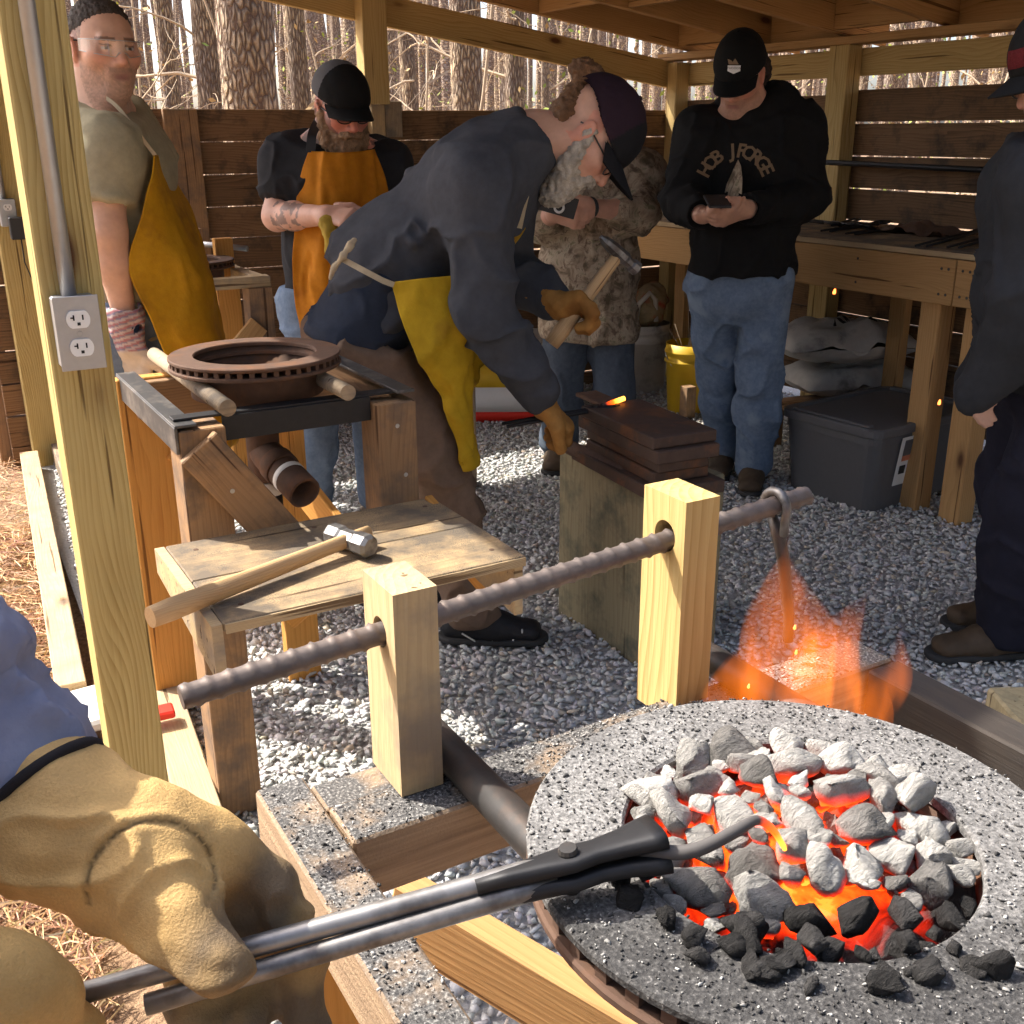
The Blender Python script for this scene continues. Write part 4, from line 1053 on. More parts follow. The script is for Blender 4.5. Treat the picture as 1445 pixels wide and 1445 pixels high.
# shelf bolted to the front legs: lies in the light with the hammer on it
SZ = .656
sh = thing('plywood_shelf', 'scarred plywood shelf bolted to the front of the unlit forge', 'shelf', (.65, 1.8, SZ))
sx0, sx1, sy0, sy1 = .373, .945, 1.585, 1.985
board('top_panel', ((sx0+.004), sy1-.10, SZ-.009), (sx1, sy1-.10, SZ-.009), .198, .018, M['ply'], sh, wdir=(0, 1, 0))
board('top_panel', ((sx0+.004), sy0+.10, SZ-.009), (sx1, sy0+.10, SZ-.009), .198, .018, M['ply'], sh, wdir=(0, 1, 0))
board('edge_strip', (sx0+.006, sy0-.0015, SZ-.010), (sx1-.002, sy0-.0015, SZ-.010), .017, .003, M['edge'], sh, ch=.0004)
me = mesh_np('end_panel', [(0, 0, -.10), (0, .40, -.10+.05), (0, .40, 0), (0, 0, 0), (.018, 0, -.10), (.018, .40, -.05), (.018, .40, 0), (.018, 0, 0)], [[0, 3, 2, 1], [4, 5, 6, 7], [0, 1, 5, 4], [1, 2, 6, 5], [2, 3, 7, 6], [3, 0, 4, 7]])
for nm, xx, dy in (('end_panel', sx0-.016, 0), ('end_panel', sx1-.022, .004)):
    m2 = me.copy(); o = bpy.data.objects.new('end_panel', m2); m2.materials.append(M['pale']); COL.objects.link(o); o.parent = sh; o.matrix_basis = wm(sh).inverted() @ Matrix.Translation((xx, sy0+.002+dy, SZ-.0195 if nm == 'end_panel' and xx > .5 else SZ-.002))
for y in (sy0+.06, sy1-.05):
    for x in (sx0+.05, (sx0+sx1)/2, sx1-.04):
        v, f = lathe_np([(0, .0), (.005, .0), (.0055, -.001)], 10); obj('screw', mesh_np('screw', v+np.array([x, y, SZ+.0006]), f), M['rust'], sh)
board('brace', (sx1-.012, sy1, SZ-.03), (sx1-.012, sy1-.30, SZ-.10), .08, .018, M['orange'], sh)
board('brace', (sx0+.45, sy1-.004, SZ-.06), (sx0+.22, sy1-.004, SZ-.20), .07, .018, M['orange'], sh)
# sledge on the shelf
hm = thing('sledge_hammer', 'short sledge hammer with worn wooden handle lying on the plywood shelf', 'hammer', (.6, 1.8, SZ))
h0 = PZ(212, 872, SZ+.018); h1 = PZ(520, 752, SZ+.026); hv = nrm(h1-h0)
P_ = [h0+(h1-h0)*t for t in np.linspace(0, 1, 14)]
v, f = tube_np(P_, [.0165, .018, .0175, .0165, .016, .0155, .015, .0145, .014, .0135, .013, .013, .0125, .012], 14); v[:, 2] = (v[:, 2]-SZ-.02)*1.1+SZ+.021
mh = mesh_np('handle', v-np.array(h0), f)
loc = (v-h0); R3 = np.array([hv, nrm(np.cross((0, 0, 1), hv)), np.cross(hv, nrm(np.cross((0, 0, 1), hv)))])
mh = mesh_np('handle', loc@R3.T, f); 
for p in mh.polygons: p.use_smooth = len(p.vertices) == 4
o = bpy.data.objects.new('handle', mh); mh.materials.append(M['handle']); COL.objects.link(o); o.parent = hm
Mx = Matrix.Identity(4)
for i in range(3):
    for j in range(3): Mx[i][j] = R3[j][i]
    Mx[i][3] = h0[i]
o.matrix_basis = wm(hm).inverted() @ Mx
hc = PZ(494, 762, SZ+.026); side = nrm(np.cross(hv, (0, 0, 1)))
oct_ = []
for s, rr in ((-.058, .017), (-.050, .0225), (-.022, .0225), (-.016, .0195), (.016, .0195), (.022, .0225), (.050, .0225), (.058, .017)):
    oct_.append([hc+side*s+(hv*math.cos(a)+V3(0, 0, 1)*math.sin(a))*rr for a in np.arange(8)/8*2*math.pi+math.pi/8])
v = np.concatenate(oct_); f = [[i*8+j, i*8+(j+1) % 8, (i+1)*8+(j+1) % 8, (i+1)*8+j] for i in range(7) for j in range(8)]+[list(range(8))[::-1], [56+j for j in range(8)]]
mm = mesh_np('hammer_head', v, f); fix_normals(mm); obj('hammer_head', mm, M['steel'], hm)
# --- third forge far behind, only its top shows
f3 = thing('coal_forge', 'forge frame half hidden behind the yellow apron with a pale rod in its posts', 'forge', (1.2, 4.2, 0))
def q3(px, py): return PV(px, py, 4.35)
b0, b1 = q3(280, 322), q3(312, 332)
board('rest_post', (b0[0]-.02, b0[1], FT+.0), (b0[0]-.02, b0[1], q3(275, 322)[2]), .06, .045, M['brown'], f3, wdir=(1, 0, 0))
board('rest_post', (b1[0]-.03, b1[1]-.12, FT), (b1[0]-.03, b1[1]-.12, q3(305, 332)[2]), .07, .04, M['orange'], f3, wdir=(1, 0, 0))
ra3 = V3(b0[0]-.05, b0[1]+.0, q3(285, 339)[2]); tube('rod', [V3(b0[0]-.06, b0[1]-.02, q3(280, 340)[2]), V3(b1[0]+.06, b1[1]-.14, q3(318, 348)[2])], .011, M['galv'], f3)
for dx, dy in ((0, 0), (.0, -.42), (-.42, 0), (-.42, -.42)):
    board('leg', (b1[0]+dx, b1[1]+dy, 0), (b1[0]+dx, b1[1]+dy, FT), .09, .08, M['brown'] if dy else M['orange'], f3, wdir=(1, 0, 0))
board('frame_beam', (b1[0]-.46, b1[1]-.42, FT+.02), (b1[0]+.045, b1[1]-.42, FT+.02), .04, .06, M['pale'], f3)
board('frame_beam', (b1[0]-.46, b1[1], FT+.02), (b1[0]+.045, b1[1], FT+.02), .04, .06, M['pale'], f3)
board('frame_beam', (b1[0]+.01, b1[1]-.39, FT+.02), (b1[0]+.01, b1[1]-.03, FT+.02), .04, .05, M['pale'], f3)
board('brace', (b1[0]-.02, b1[1]-.475, .74), (b1[0]-.16, b1[1]-.475, .60), .075, .02, M['rafter'], f3)
rotor(f3, (b1[0]-.2, b1[1]-.2), FT+.09, .18, .127, M['rust'])
# ---------------------------------------------------------------- stump and anvil
st = thing('anvil_stump', 'squared timber block standing on the gravel under the steel plate anvil', 'stump', (1.8, 2.3, 0))
board('block', (1.625+.075, 2.318, -.01), (1.625+.075, 2.318, .526), .148, .44, M['stump'], st, wdir=(1, 0, 0), ch=.006)
board('block', (1.625+.205, 2.318, -.01), (1.625+.205, 2.318, .524), .106, .44, M['stump'], st, wdir=(1, 0, 0), ch=.006)
M['anvil'] = plain('anvil_steel', (.085, .055, .042), .7, .4, .3, 35, .35, .4, .002, dirt=(.20, .085, .038), dscale=9, dlo=.52, dhi=.72)
an = thing('plate_anvil', 'stack of thick rusty steel plates used as an anvil on the timber block', 'anvil', (1.85, 2.4, .53))
def rail(name, a, b, prof, mat, parent, up=(0, 0, 1)):
    a = np.asarray(a, float); b = np.asarray(b, float); x = nrm(b-a); z = V3(0, 0, 1); y = nrm(np.cross(z, x)); n = len(prof)
    v = [p+y*s+z*h for p in (a, b) for s, h in prof]; f = [[i, (i+1) % n, n+(i+1) % n, n+i] for i in range(n)]+[list(range(n))[::-1], [n+i for i in range(n)]]
    me = mesh_np(name, v, f); bm = bmesh.new(); bm.from_mesh(me); bmesh.ops.recalc_face_normals(bm, faces=bm.faces); bmesh.ops.bevel(bm, geom=bm.edges[:], offset=.003, segments=2, affect='EDGES'); bm.to_mesh(me); bm.free()
    return obj(name, me, mat, parent)
ZA = .69; Zu_ = V3(0, 0, 1)
a1, a2 = PZ(862, 566, ZA), PZ(968, 611, ZA); ax_ = nrm((a2-a1)*V3(1, 1, 0))
pr = [(-.115, 0), (.115, 0), (.115, .030), (.085, .040), (.075, .075), (.098, .090), (.098, .160), (-.098, .160), (-.098, .090), (-.075, .075), (-.085, .040), (-.115, .030)]
ay_ = nrm(np.cross(Zu_, ax_))
for k_, (wd_, z_, th_, e_) in enumerate(((.215, .5275, .034, .03), (.165, .5625, .030, -.01), (.150, .5935, .028, .0), (.185, .6225, .034, .02), (.19, .6575, .030, .0))):
    board('plate', V3(a1[0], a1[1], z_+th_/2)-ax_*e_, V3(a2[0], a2[1], z_+th_/2)+ax_*e_, wd_, th_, M['anvil'], an, wdir=ay_, ch=.003)
pv = PZ(838, 556, ZA-.015); board('plate', pv-ax_*.05+V3(0, 0, -.008), pv+ax_*.10+V3(0, 0, -.008), .012, .07, M['rust'], an)
s0, s1 = PZ(805, 632, .55), PZ(935, 690, .55)
tag(tube('iron_bar', [s0, s0+(s1-s0)*.62, s0+(s1-s0)*.64, s1], [.021, .021, .015, .015], M['rust'], None, 16), 'rusty sleeved bar lying along the front edge of the timber block', 'iron bar')
# stub post beside the anvil block and the post behind the yellow apron
p = PZ(965, 600, 0); tag(board('wood_stub', (p[0]+.1, p[1]+.1, 0), (p[0]+.1, p[1]+.1, .17), .06, .06, M['brown'], None, wdir=(1, 0, 0)), 'short round-topped wooden stub behind the steel plate anvil by the yellow bucket', 'post')
p = PZ(640, 690, 0); tag(board('wood_post', (p[0]+.03, p[1]+.02, 0), (p[0]+.03, p[1]+.02, zat(640, 545, p[0]+.03, p[1]+.02)), .16, .07, M['greywood'], None, wdir=nrm(RT)), 'grey upright board standing in the gravel behind the tip of the yellow apron', 'post')
# ---------------------------------------------------------------- workbench on the right wall
BZ = .992
wb = thing('workbench', 'rough plywood-topped workbench along the dark wall with a pine front board', 'workbench', (3.7, 2.6, 0))
bf = PZ(1290, 350, BZ)[0]; by0, by1 = 1.35, 4.86
ysp = PX(1377, 360, bf)[1]
board('top_panel', (bf+.29, by1, BZ-.011), (bf+.29, ysp+.003, BZ-.011), .58, .022, M['ply'], wb, wdir=(1, 0, 0))
board('top_panel', (bf+.29, ysp-.003, BZ-.011), (bf+.29, by0, BZ-.011), .58, .022, M['ply'], wb, wdir=(1, 0, 0))
ysb = PX(1352, 370, bf)[1]
board('front_board', (bf+.012, by1, BZ-.105), (bf+.012, ysb+.002, BZ-.105), .162, .038, M['rafter'], wb)
board('front_board', (bf+.012, ysb-.002, BZ-.105), (bf+.012, by0, BZ-.105), .162, .038, M['rafter'], wb)
board('edge_strip', (bf+.001, by1, BZ-.0115), (bf+.001, by0, BZ-.0115), .019, .003, M['edge'], wb, ch=.0004)
for px in (1322, 1388):
    y = PX(px, 420, bf+.06)[1]; board('leg', (bf+.075, y, 0), (bf+.075, y, BZ-.03), .088, .088, M['rafter'], wb, wdir=(0, 1, 0))
for y in (1.5, 3.2, 4.7): board('leg', (bf+.53, y, 0), (bf+.53, y, BZ-.03), .088, .04, M['rafter'], wb, wdir=(0, 1, 0))
for y_ in (ysb+.03, ysb+.06, ysb-.03, ysb-.06, ysb-.35, ysb+.45, ysb+.9):
    for z_ in (BZ-.06, BZ-.15):
        v, f = lathe_np([(0, .001), (.005, .001), (.0055, 0)], 8); obj('screw', mesh_np('screw', np.stack([-v[:, 2], v[:, 0], v[:, 1]], 1)+V3(bf-.0072, y_, z_), f), M['iron'], wb)
# --- things lying on the workbench
def tongs(label, a, b, z, grp=None, name='tongs', gap=.02, r=.006, mat=None):
    a = np.asarray(a, float); b = np.asarray(b, float); t = thing(name, label, 'tongs', (*((a+b)/2)[:2], z), grp); d = nrm(b-a); s = nrm(np.cross((0, 0, 1), d)); L = np.linalg.norm(b-a)
    for k in (-1, 1):
        tube('handle', [a+s*k*gap, a+d*L*.35+s*k*gap*.9, a+d*L*.70+s*k*gap*.45, a+d*L*.80+V3(0, 0, k*.003)], [r*.8, r, r*1.1, r*1.5], mat or M['black_iron'], t, 8)
        tube('jaw', [a+d*L*.80+V3(0, 0, k*.003), a+d*L*.86-s*k*.012, a+d*L*.93-s*k*.014, b-s*k*.004], [r*1.6, r*1.7, r*1.5, r], mat or M['black_iron'], t, 8)
    v, f = lathe_np([(0, .012), (r*1.5, .012), (r*1.6, -.012), (0, -.012)], 12); obj('rivet', mesh_np('rivet', v+a+d*L*.80, f), M['iron'], t)
    return t
GB = 'black tongs lying on the workbench'
for i, (p0, p1) in enumerate((((1300, 347), (1400, 320)), ((1345, 349), (1425, 327)), ((1165, 326), (1255, 312)), ((1200, 330), (1290, 317)), ((1180, 318), (1240, 300)), ((1390, 352), (1440, 340)))):
    tongs('black iron tongs lying on the plywood of the right-hand workbench', PZ(*p0, BZ+.01), PZ(*p1, BZ+.01), BZ, GB, r=.0055)
def rag():
    c = PZ(1302, 322, BZ+.02); n = 26; v = []
    for i in range(n):
        for j in range(n):
            x, y = i/(n-1)*2-1, j/(n-1)*2-1; v.append((x*.13, y*.17, 0))
    v = np.array(v); r = np.hypot(v[:, 0]/.13, v[:, 1]/.17)
    v[:, 2] = .045*np.exp(-(r*1.3)**2)+.02*fbm(v*16, 3)+.004; v[:, 2] = np.maximum(v[:, 2], .0025); v[:, :2] *= (1+.12*fbm(v*9+5, 6)[:, None])
    f = [[i*n+j, (i+1)*n+j, (i+1)*n+j+1, i*n+j+1] for i in range(n-1) for j in range(n-1)]
    w_ = v.copy(); w_[:, 2] = np.maximum(v[:, 2]-.003, .0); vv = np.concatenate([v, w_]); ff = f+[[q+n*n for q in k][::-1] for k in f]
    return mesh_np('leather_rag', vv+np.array([c[0], c[1], BZ]), ff, True)
tag(obj('leather_rag', rag(), plain('leather_brown', (.115, .07, .048), .75, 0, .3, 40, .25, .3)), 'crumpled brown leather rag heaped on the workbench', 'leather')
for i in range(5):
    p = PZ(1140+22*i, 312+2*i, BZ+.01); tag(tube('punch', [p, p+V3(.02*i-.03, .16, .004)], [.008, .006], M['iron'], None, 8), 'dark steel punch lying on the workbench behind the hoodie', 'punch', 'punches on the workbench')
# ---------------------------------------------------------------- storage tote and bags
bn = thing('storage_tote', 'dark grey plastic storage tote with a flat lid under the workbench', 'tote', (3.3, 2.75, 0))
bF, bL, bR = PZ(1213, 727, 0), PZ(1103, 690, 0), PZ(1290, 708, 0)
def rrect(c, u, w_, a, b, r, z, n=5):
    pts = []
    for sx, sy, a0 in ((1, 1, 0), (-1, 1, 90), (-1, -1, 180), (1, -1, 270)):
        for k in range(n+1):
            t = math.radians(a0+90*k/n); pts.append(c+u*(sx*(a-r)+r*math.cos(t))+w_*(sy*(b-r)+r*math.sin(t))+V3(0, 0, z))
    return pts
u_ = nrm(bF-bL); w2 = nrm(V3(-u_[1], u_[0], 0)); w2 = w2 if w2@HD > 0 else -w2
La, Lb = np.linalg.norm(bF-bL)/2+.035, .33
cen = bL+u_*La-u_*.03+w2*Lb
hb = zat(1213, 612, *(bF[:2]))
rings = []
for z, k in ((0, .90), (.004, .905), (hb-.05, .985), (hb-.05, 1.0), (hb-.018, 1.0)): rings.append(rrect(cen, u_, w2, La*k, Lb*k, .055, z))
def loft(rings, cap0=True, cap1=True):
    n = len(rings[0]); v = np.concatenate([np.array(r) for r in rings]); f = [[i*n+j, i*n+(j+1) % n, (i+1)*n+(j+1) % n, (i+1)*n+j] for i in range(len(rings)-1) for j in range(n)]
    if cap0: f.append(list(range(n))[::-1])
    if cap1: f.append([(len(rings)-1)*n+j for j in range(n)])
    return v, f
def lo(name, rings, mat, parent, smooth=False):
    v, f = loft(rings); me = mesh_np(name, v, f, smooth); fix_normals(me); return obj(name, me, mat, parent)
lo('tub', rings, M['grey_plastic'], bn)
lid = lo('lid', [rrect(cen, u_, w2, La*k, Lb*k, .06, z) for z, k in ((hb-.017, 1.03), (hb-.014, 1.05), (hb+.012, 1.05), (hb+.018, 1.035), (hb+.018, .93), (hb+.008, .91))], M['grey_plastic'], bn)
for t in (-.93, .93):
    c_ = cen+w2*Lb*t; board('lid_rib', c_-u_*La*.8+V3(0, 0, hb+.02), c_+u_*La*.8+V3(0, 0, hb+.02), .03, .012, M['grey_plastic'], lid, wdir=w2)
# printed label on the end facing the posts
nx_ = u_; cl = cen+u_*(La*.955+.006)+V3(0, 0, hb*.60)-w2*Lb*.30
def card(name, c, ux, uz, w_, h_, mat, parent, t=.001):
    nn = nrm(np.cross(ux, uz)); v = [c+ux*a*w_/2+uz*b*h_/2+nn*d for d in (0, t) for a, b in ((-1, -1), (1, -1), (1, 1), (-1, 1))]
    me = mesh_np(name, v, [[0, 3, 2, 1], [4, 5, 6, 7], [0, 1, 5, 4], [1, 2, 6, 5], [2, 3, 7, 6], [3, 0, 4, 7]]); fix_normals(me); return obj(name, me, mat, parent)
uzl = nrm(V3(0, 0, 1)+u_*.12)
lb_ = card('label_sticker', cl, w2, uzl, .17, .20, M['paper'], bn)
card('label_picture', cl+u_*.003+uzl*.055, w2, uzl, .13, .065, M['grey_plastic'], lb_)
card('label_band', cl+u_*.003+uzl*.012-w2*.03, w2, uzl, .07, .022, plain('print_orange', (.6, .2, .1), .6), lb_)
for k in (-1, 0, 1): card('label_mark', cl+u_*.003-uzl*.035+w2*.05*k, w2, uzl, .035, .035, M['ink'], lb_)
def bag(name, label, c, L, W, Hh, ang, seed, mat, flap=True):
    t = thing(name, label, 'bag', (c[0], c[1], c[2]), 'coal bags stacked behind the tote'); n, m_ = 34, 24; d = V3(math.cos(ang), math.sin(ang), 0); s = V3(-d[1], d[0], 0); vs = []
    for sgn in (1, -1):
        for i in range(n):
            for j in range(m_):
                x, y = i/(n-1)*2-1, j/(m_-1)*2-1
                hh = ((1-abs(x)**3.2)*(1-abs(y)**2.6))**.6; w_ = Hh*(.5*hh)*sgn*(1 if sgn > 0 else .7)
                p = np.array([x*L/2, y*W/2*(1-.06*(1-abs(x))), w_]); vs.append(p)
    v = np.array(vs); wr = fbm(v*np.array([11, 20, 8]), seed, 3); v[:, 2] += np.where(np.arange(len(v)) < n*m_, .030, .012)*wr*np.clip(1.1-np.abs(v[:, 0])/(L/2), .15, 1)
    f = [[i*m_+j, (i+1)*m_+j, (i+1)*m_+j+1, i*m_+j+1] for i in range(n-1) for j in range(m_-1)]; f = f+[[q+n*m_ for q in k][::-1] for k in f]
    v = v@np.array([d, s, (0, 0, 1)])+c+V3(0, 0, Hh*.36); me = mesh_np('sack', v, f, True); obj('sack', me, mat, t)
    return t, d, s
M['bagfilm'] = plain('bag_film', (.42, .41, .39), .42, 0, .5, 20, .25, .5, .006, dirt=(.10, .10, .10), dscale=5, dlo=.55, dhi=.7)
bc = PZ(1190, 545, .30)+HD*.12
bt = zat(1190, 520, *bc[:2])
bg1, d1, s1_ = bag('coal_bag', 'plump grey bag with black print lying on top behind the tote', V3(bc[0], bc[1], .40), .62, .42, .22, math.radians(-22), 3, M['bagfilm'])
bg2, d2, s2_ = bag('coal_bag', 'flattened grey bag squeezed under the printed bag', V3(bc[0]+.10, bc[1]+.0, .23), .62, .42, .19, math.radians(-20), 8, M['bagfilm'])
crate = thing('wood_crate', 'low wooden crate holding up the stacked bags behind the tote', 'crate', (bc[0], bc[1], 0))
for k in range(3): board('slat', V3(bc[0]-.3, bc[1]-.12+.12*k, .20), V3(bc[0]+.3, bc[1]-.22+.12*k, .20), .1, .02, M['brown'], crate, wdir=(0, 1, 0))
for sx in (-.26, .24):
    for sy in (-.15, .1): board('leg', V3(bc[0]+sx, bc[1]+sy, 0), V3(bc[0]+sx, bc[1]+sy, .189), .05, .05, M['brown'], crate, wdir=(1, 0, 0))
from mathutils.bvhtree import BVHTree
_sk = [o for o in bg1.children][0].data; SB = BVHTree.FromPolygons([q_.co for q_ in _sk.vertices], [q_.vertices[:] for q_ in _sk.polygons])
v, f = text_np('RIAL', .10, 0, bold=.002); txa = nrm(RT*V3(1, 1, 0)); tya = HD; org = V3(bc[0], bc[1], 1.0)-HD*.06+txa*.03
P0 = org+np.outer(v[:, 0], txa)+np.outer(v[:, 1]*1.3, tya)
for i_ in range(len(P0)):
    ht_ = SB.ray_cast(Vector(P0[i_]), Vector((0, 0, -1))); P0[i_][2] = ht_[0].z+.004 if ht_[0] is not None else .56
obj('print', mesh_np('print', P0, f), M['ink'], bg1)
# ---------------------------------------------------------------- buckets
def bucket(name, label, px, py, r, h_, mat, bail=True, fd=None, fill=None):
    p = PZ(px, py, 0) if fd is None else PV(px, py, fd)*V3(1, 1, 0); t = thing(name, label, 'bucket', p)
    v, f = lathe_np([(0, .004), (r*.82, .0), (r*.85, .004), (r*.97, h_*.72), (r*1.04, h_*.735), (r*1.04, h_*.76), (r*.985, h_*.775), (r*.99, h_*.86), (r*1.05, h_*.875), (r*1.05, h_*.90), (r*1.0, h_*.915), (r, h_), (r*.955, h_), (r*.93, h_*.5), (r*.8, .012), (0, .012)], 36)
    me = mesh_np('pail', v+p, f, True); fix_normals(me); obj('pail', me, mat, t)
    if bail:
        a = np.linspace(0, math.pi, 16); s = nrm(RT*V3(1, 1, 0)); n_ = nrm(np.cross(V3(0, 0, 1), s))
        tube('bail', [p+V3(0, 0, h_*.9)+s*r*1.04*math.cos(q)-n_*r*1.0*math.sin(q)*.8-V3(0, 0, r*.9*math.sin(q)) for q in a], .0025, M['galv'], t, 6)
    if fill is not None:
        v, f = lathe_np([(0, h_*.9), (r*.6, h_*.88), (r*.93, h_*.84)], 24); v = v+p; v[:, 2] += .02*fbm(v*25, 3); obj('contents', mesh_np('contents', v, f, True), fill, t)
    return t
yb = bucket('bucket', 'yellow plastic bucket with sticks in it beside the blue jeans', 972, 578, .135, .36, M['yellow_plastic'], fill=M['bark'])
pp = np.array(yb.location)
sq = thing('kindling', 'bundle of pale grass and sticks standing in the yellow bucket', 'kindling', pp+V3(0, 0, .3))
for i in range(16): tube('stick', [pp+V3(random.gauss(0, .03), random.gauss(0, .03), .18), pp+V3(random.gauss(.02, .06), random.gauss(0, .06), random.uniform(.42, .56))], [.003, .0015], M['twig'], sq, 5)
wbk = bucket('bucket', 'off-white bucket heaped with tools behind the camouflage jacket', 905, 548, .15, .38, M['bucket'], fill=M['bark'])
bucket('bucket', 'dingy white bucket standing behind the bending man\'s forearm', 752, 575, .16, .40, M['bucket'])
pw = np.array(wbk.location)
sk = thing('cloth_sack', 'tan and red cloth sack stuffed in the off-white bucket', 'sack', pw+V3(0, 0, .36))
sdf_obj('sack_body', S(.05).el(pw+V3(0, 0, .45), (.12, .11, .11)).el(pw+V3(.05, -.02, .53), (.08, .07, .07)), pw-.2+V3(0, 0, .4), pw+.2+V3(0, 0, .5), .011, cloth('tan_sack', (.34, .26, .15), blot_col=(.4, .06, .04), blot=9), sk, disp=lambda v: .012*fbm(v*22, 4))
tube('tool_handle', [pw+V3(-.11, -.06, .3), pw+V3(-.10, -.08, .5), pw+V3(-.04, -.10, .56), pw+V3(.0, -.1, .52), pw+V3(.01, -.1, .40)], .014, M['bucket'], sk, 8)
fb = PZ(712, 590, 0)
fbg = thing('feed_bag', 'white and yellow printed sack with a red base slumped behind the bending man', 'bag', fb)
v, f = loft([rrect(fb, nrm(RT*V3(1, 1, 0)), HD, a, b, .05, z) for z, a, b in ((0, .16, .09), (.03, .18, .11), (.06, .18, .11))]); obj('red_base', mesh_np('red_base', v, f, True), M['red'], fbg)
v, f = loft([rrect(fb, nrm(RT*V3(1, 1, 0)), HD, a, b, .05, z) for z, a, b in ((.0605, .18, .11), (.12, .185, .115), (.185, .18, .10))]); obj('white_body', mesh_np('white_body', v, f, True), M['paper'], fbg)
v, f = loft([rrect(fb, nrm(RT*V3(1, 1, 0)), HD, a, b, .05, z) for z, a, b in ((.1855, .18, .10), (.25, .17, .08), (.31, .15, .04))]); obj('yellow_top', mesh_np('yellow_top', v, f, True), M['yellow_plastic'], fbg)
# block in the right foreground with black tool on it
rz = .42; rp = PZ(1378, 1003, rz)
bs = thing('timber_block', 'dark squared timber block at the feet of the man in dark clothes', 'stump', (rp[0]+.17, rp[1]-.17, 0))
board('block', (rp[0]+.16, rp[1]-.16, 0), (rp[0]+.16, rp[1]-.16, rz), .32, .30, M['stump'], bs, wdir=nrm(V3(.9, -.5, 0)), ch=.005)
# ---------------------------------------------------------------- edging timbers, paver and red tray on the ground at the left
t0, t1 = PZ(48, 655, .06), PZ(101, 975, .06)
tag(board('landscape_timber', t0+V3(-.0, .15, -.02), t1+V3(0, 0, -.02), .08, .075, M['pale'], None), 'pale edging timber between the pine straw and the gravel', 'timber')
t0, t1 = PZ(85, 640, .05), PZ(110, 740, .05)
tag(board('landscape_timber', t0+V3(.03, .3, 0), t1+V3(.05, 0, 0), .09, .09, M['greywood'], None), 'grey edging timber end inside the shed near the outlet post', 'timber')
t0, t1 = PZ(205, 905, .045), PZ(292, 1180, .045)
tag(board('landscape_timber', t0, t1+(t1-t0)*.1, .085, .06, M['pale'], None, wdir=(1, 0, 0)), 'weathered plank on the gravel running under the rebar end', 'timber')
pc = PZ(165, 985, .07)
tag(board('paver', pc-V3(.16, 0, .015), pc+V3(.13, .02, -.015), .20, .03, M['stone_white'], None, wdir=(0, 1, 0), ch=.008), 'pale flat stone paver wedged beside the bright corner post', 'paver')
rt_ = PZ(229, 1004, .105)
tag(board('plastic_wedge', rt_-V3(.05, .0, .0), rt_+V3(.026, -.006, 0), .05, .02, M['red'], None, wdir=(0, 1, 0), ch=.004), 'bright red plastic wedge poking out under the stone paver', 'wedge')
# ---------------------------------------------------------------- electrics
oc_ = PY(109, 467, 1.755-.0435-.0215)
ob = thing('electrical_outlet', 'galvanised double outlet box with conduit on the bright corner post', 'outlet', oc_)
board('box', oc_+V3(0, 0, -.052), oc_+V3(0, 0, .052), .060, .042, M['galv'], ob, wdir=(1, 0, 0), ch=.003)
pt = board('cover_plate', oc_+V3(0, -.0225, -.054), oc_+V3(0, -.0225, .054), .063, .002, M['galv'], ob, wdir=(1, 0, 0), ch=.0008)
def receptacle(parent, c, s=1.0, fwd=V3(0, -1, 0)):
    sd = nrm(np.cross(fwd, (0, 0, 1)))*-1; sg = 26; v = []
    for t in (0, .004):
        for k in range(sg):
            a = 2*math.pi*k/sg; xx = .0165*math.cos(a); zz = max(-.0125, min(.0125, .0165*math.sin(a))); v.append(c+sd*xx*s+V3(0, 0, zz*s)+fwd*t)
    me = mesh_np('receptacle', v, [list(range(sg)), [sg+k for k in range(sg)][::-1]]+[[k, (k+1) % sg, sg+(k+1) % sg, sg+k] for k in range(sg)]); fix_normals(me)
    r = obj('receptacle', me, M['white_plastic'], parent)
    f_ = c+fwd*.0042
    for x0, z0, w_, h_ in ((-.0063, .003, .0022, .008), (-.0063-.002, .003, .005, .002), (.0063, .003, .0022, .0075), (0, -.0062, .0045, .0045)):
        card('slot', f_+sd*x0*s+V3(0, 0, z0*s), sd, V3(0, 0, 1), w_*s, h_*s, M['ink'], r, .0003)
for dz in (.0205, -.0205): receptacle(pt, oc_+V3(0, -.0236, dz))
v, f = lathe_np([(0, .001), (.003, .001), (.0035, 0)], 10); obj('screw', mesh_np('screw', np.stack([v[:, 0], -v[:, 2], v[:, 1]], 1)+oc_+V3(0, -.0237, 0), f), M['galv'], ob)
tube('conduit', [oc_+V3(-.004, .005, .05), oc_+V3(-.004, .005, .9), oc_+V3(-.004, .005, 1.32)], .0112, M['galv'], ob, 16)
o2 = PY(11, 300, FY-.115)
ob2 = thing('electrical_outlet', 'small grey outlet box with conduit on the far post by the fence', 'outlet', o2)
board('box', o2+V3(0, 0, -.055), o2+V3(0, 0, .055), .065, .045, M['galv'], ob2, wdir=(1, 0, 0)); receptacle(ob2, o2+V3(0, -.0235, .022))
tube('conduit', [o2+V3(-.01, .005, .05), o2+V3(-.01, .005, 1.1)], .0125, M['galv'], ob2, 12)
ad = thing('power_adapter', 'black power adapter plugged into the far outlet with its cord trailing down', 'adapter', o2+V3(.02, -.06, -.07))
board('body', o2+V3(.022, -.05, -.105), o2+V3(.022, -.05, -.015), .06, .05, M['black_plastic'], ad, wdir=(1, 0, 0), ch=.004)
tube('cord', [o2+V3(.03, -.05, -.105), o2+V3(.03, -.05, -.2), o2+V3(.055, -.05, -.30), o2+V3(.11, -.04, -.38), o2+V3(.14, -.03, -.37), o2+V3(.09, -.04, -.55), o2+V3(.08, -.04, -.66), o2+V3(.15, -.03, -.73), o2+V3(.2, -.02, -.72)], .003, M['black_plastic'], ad, 6)
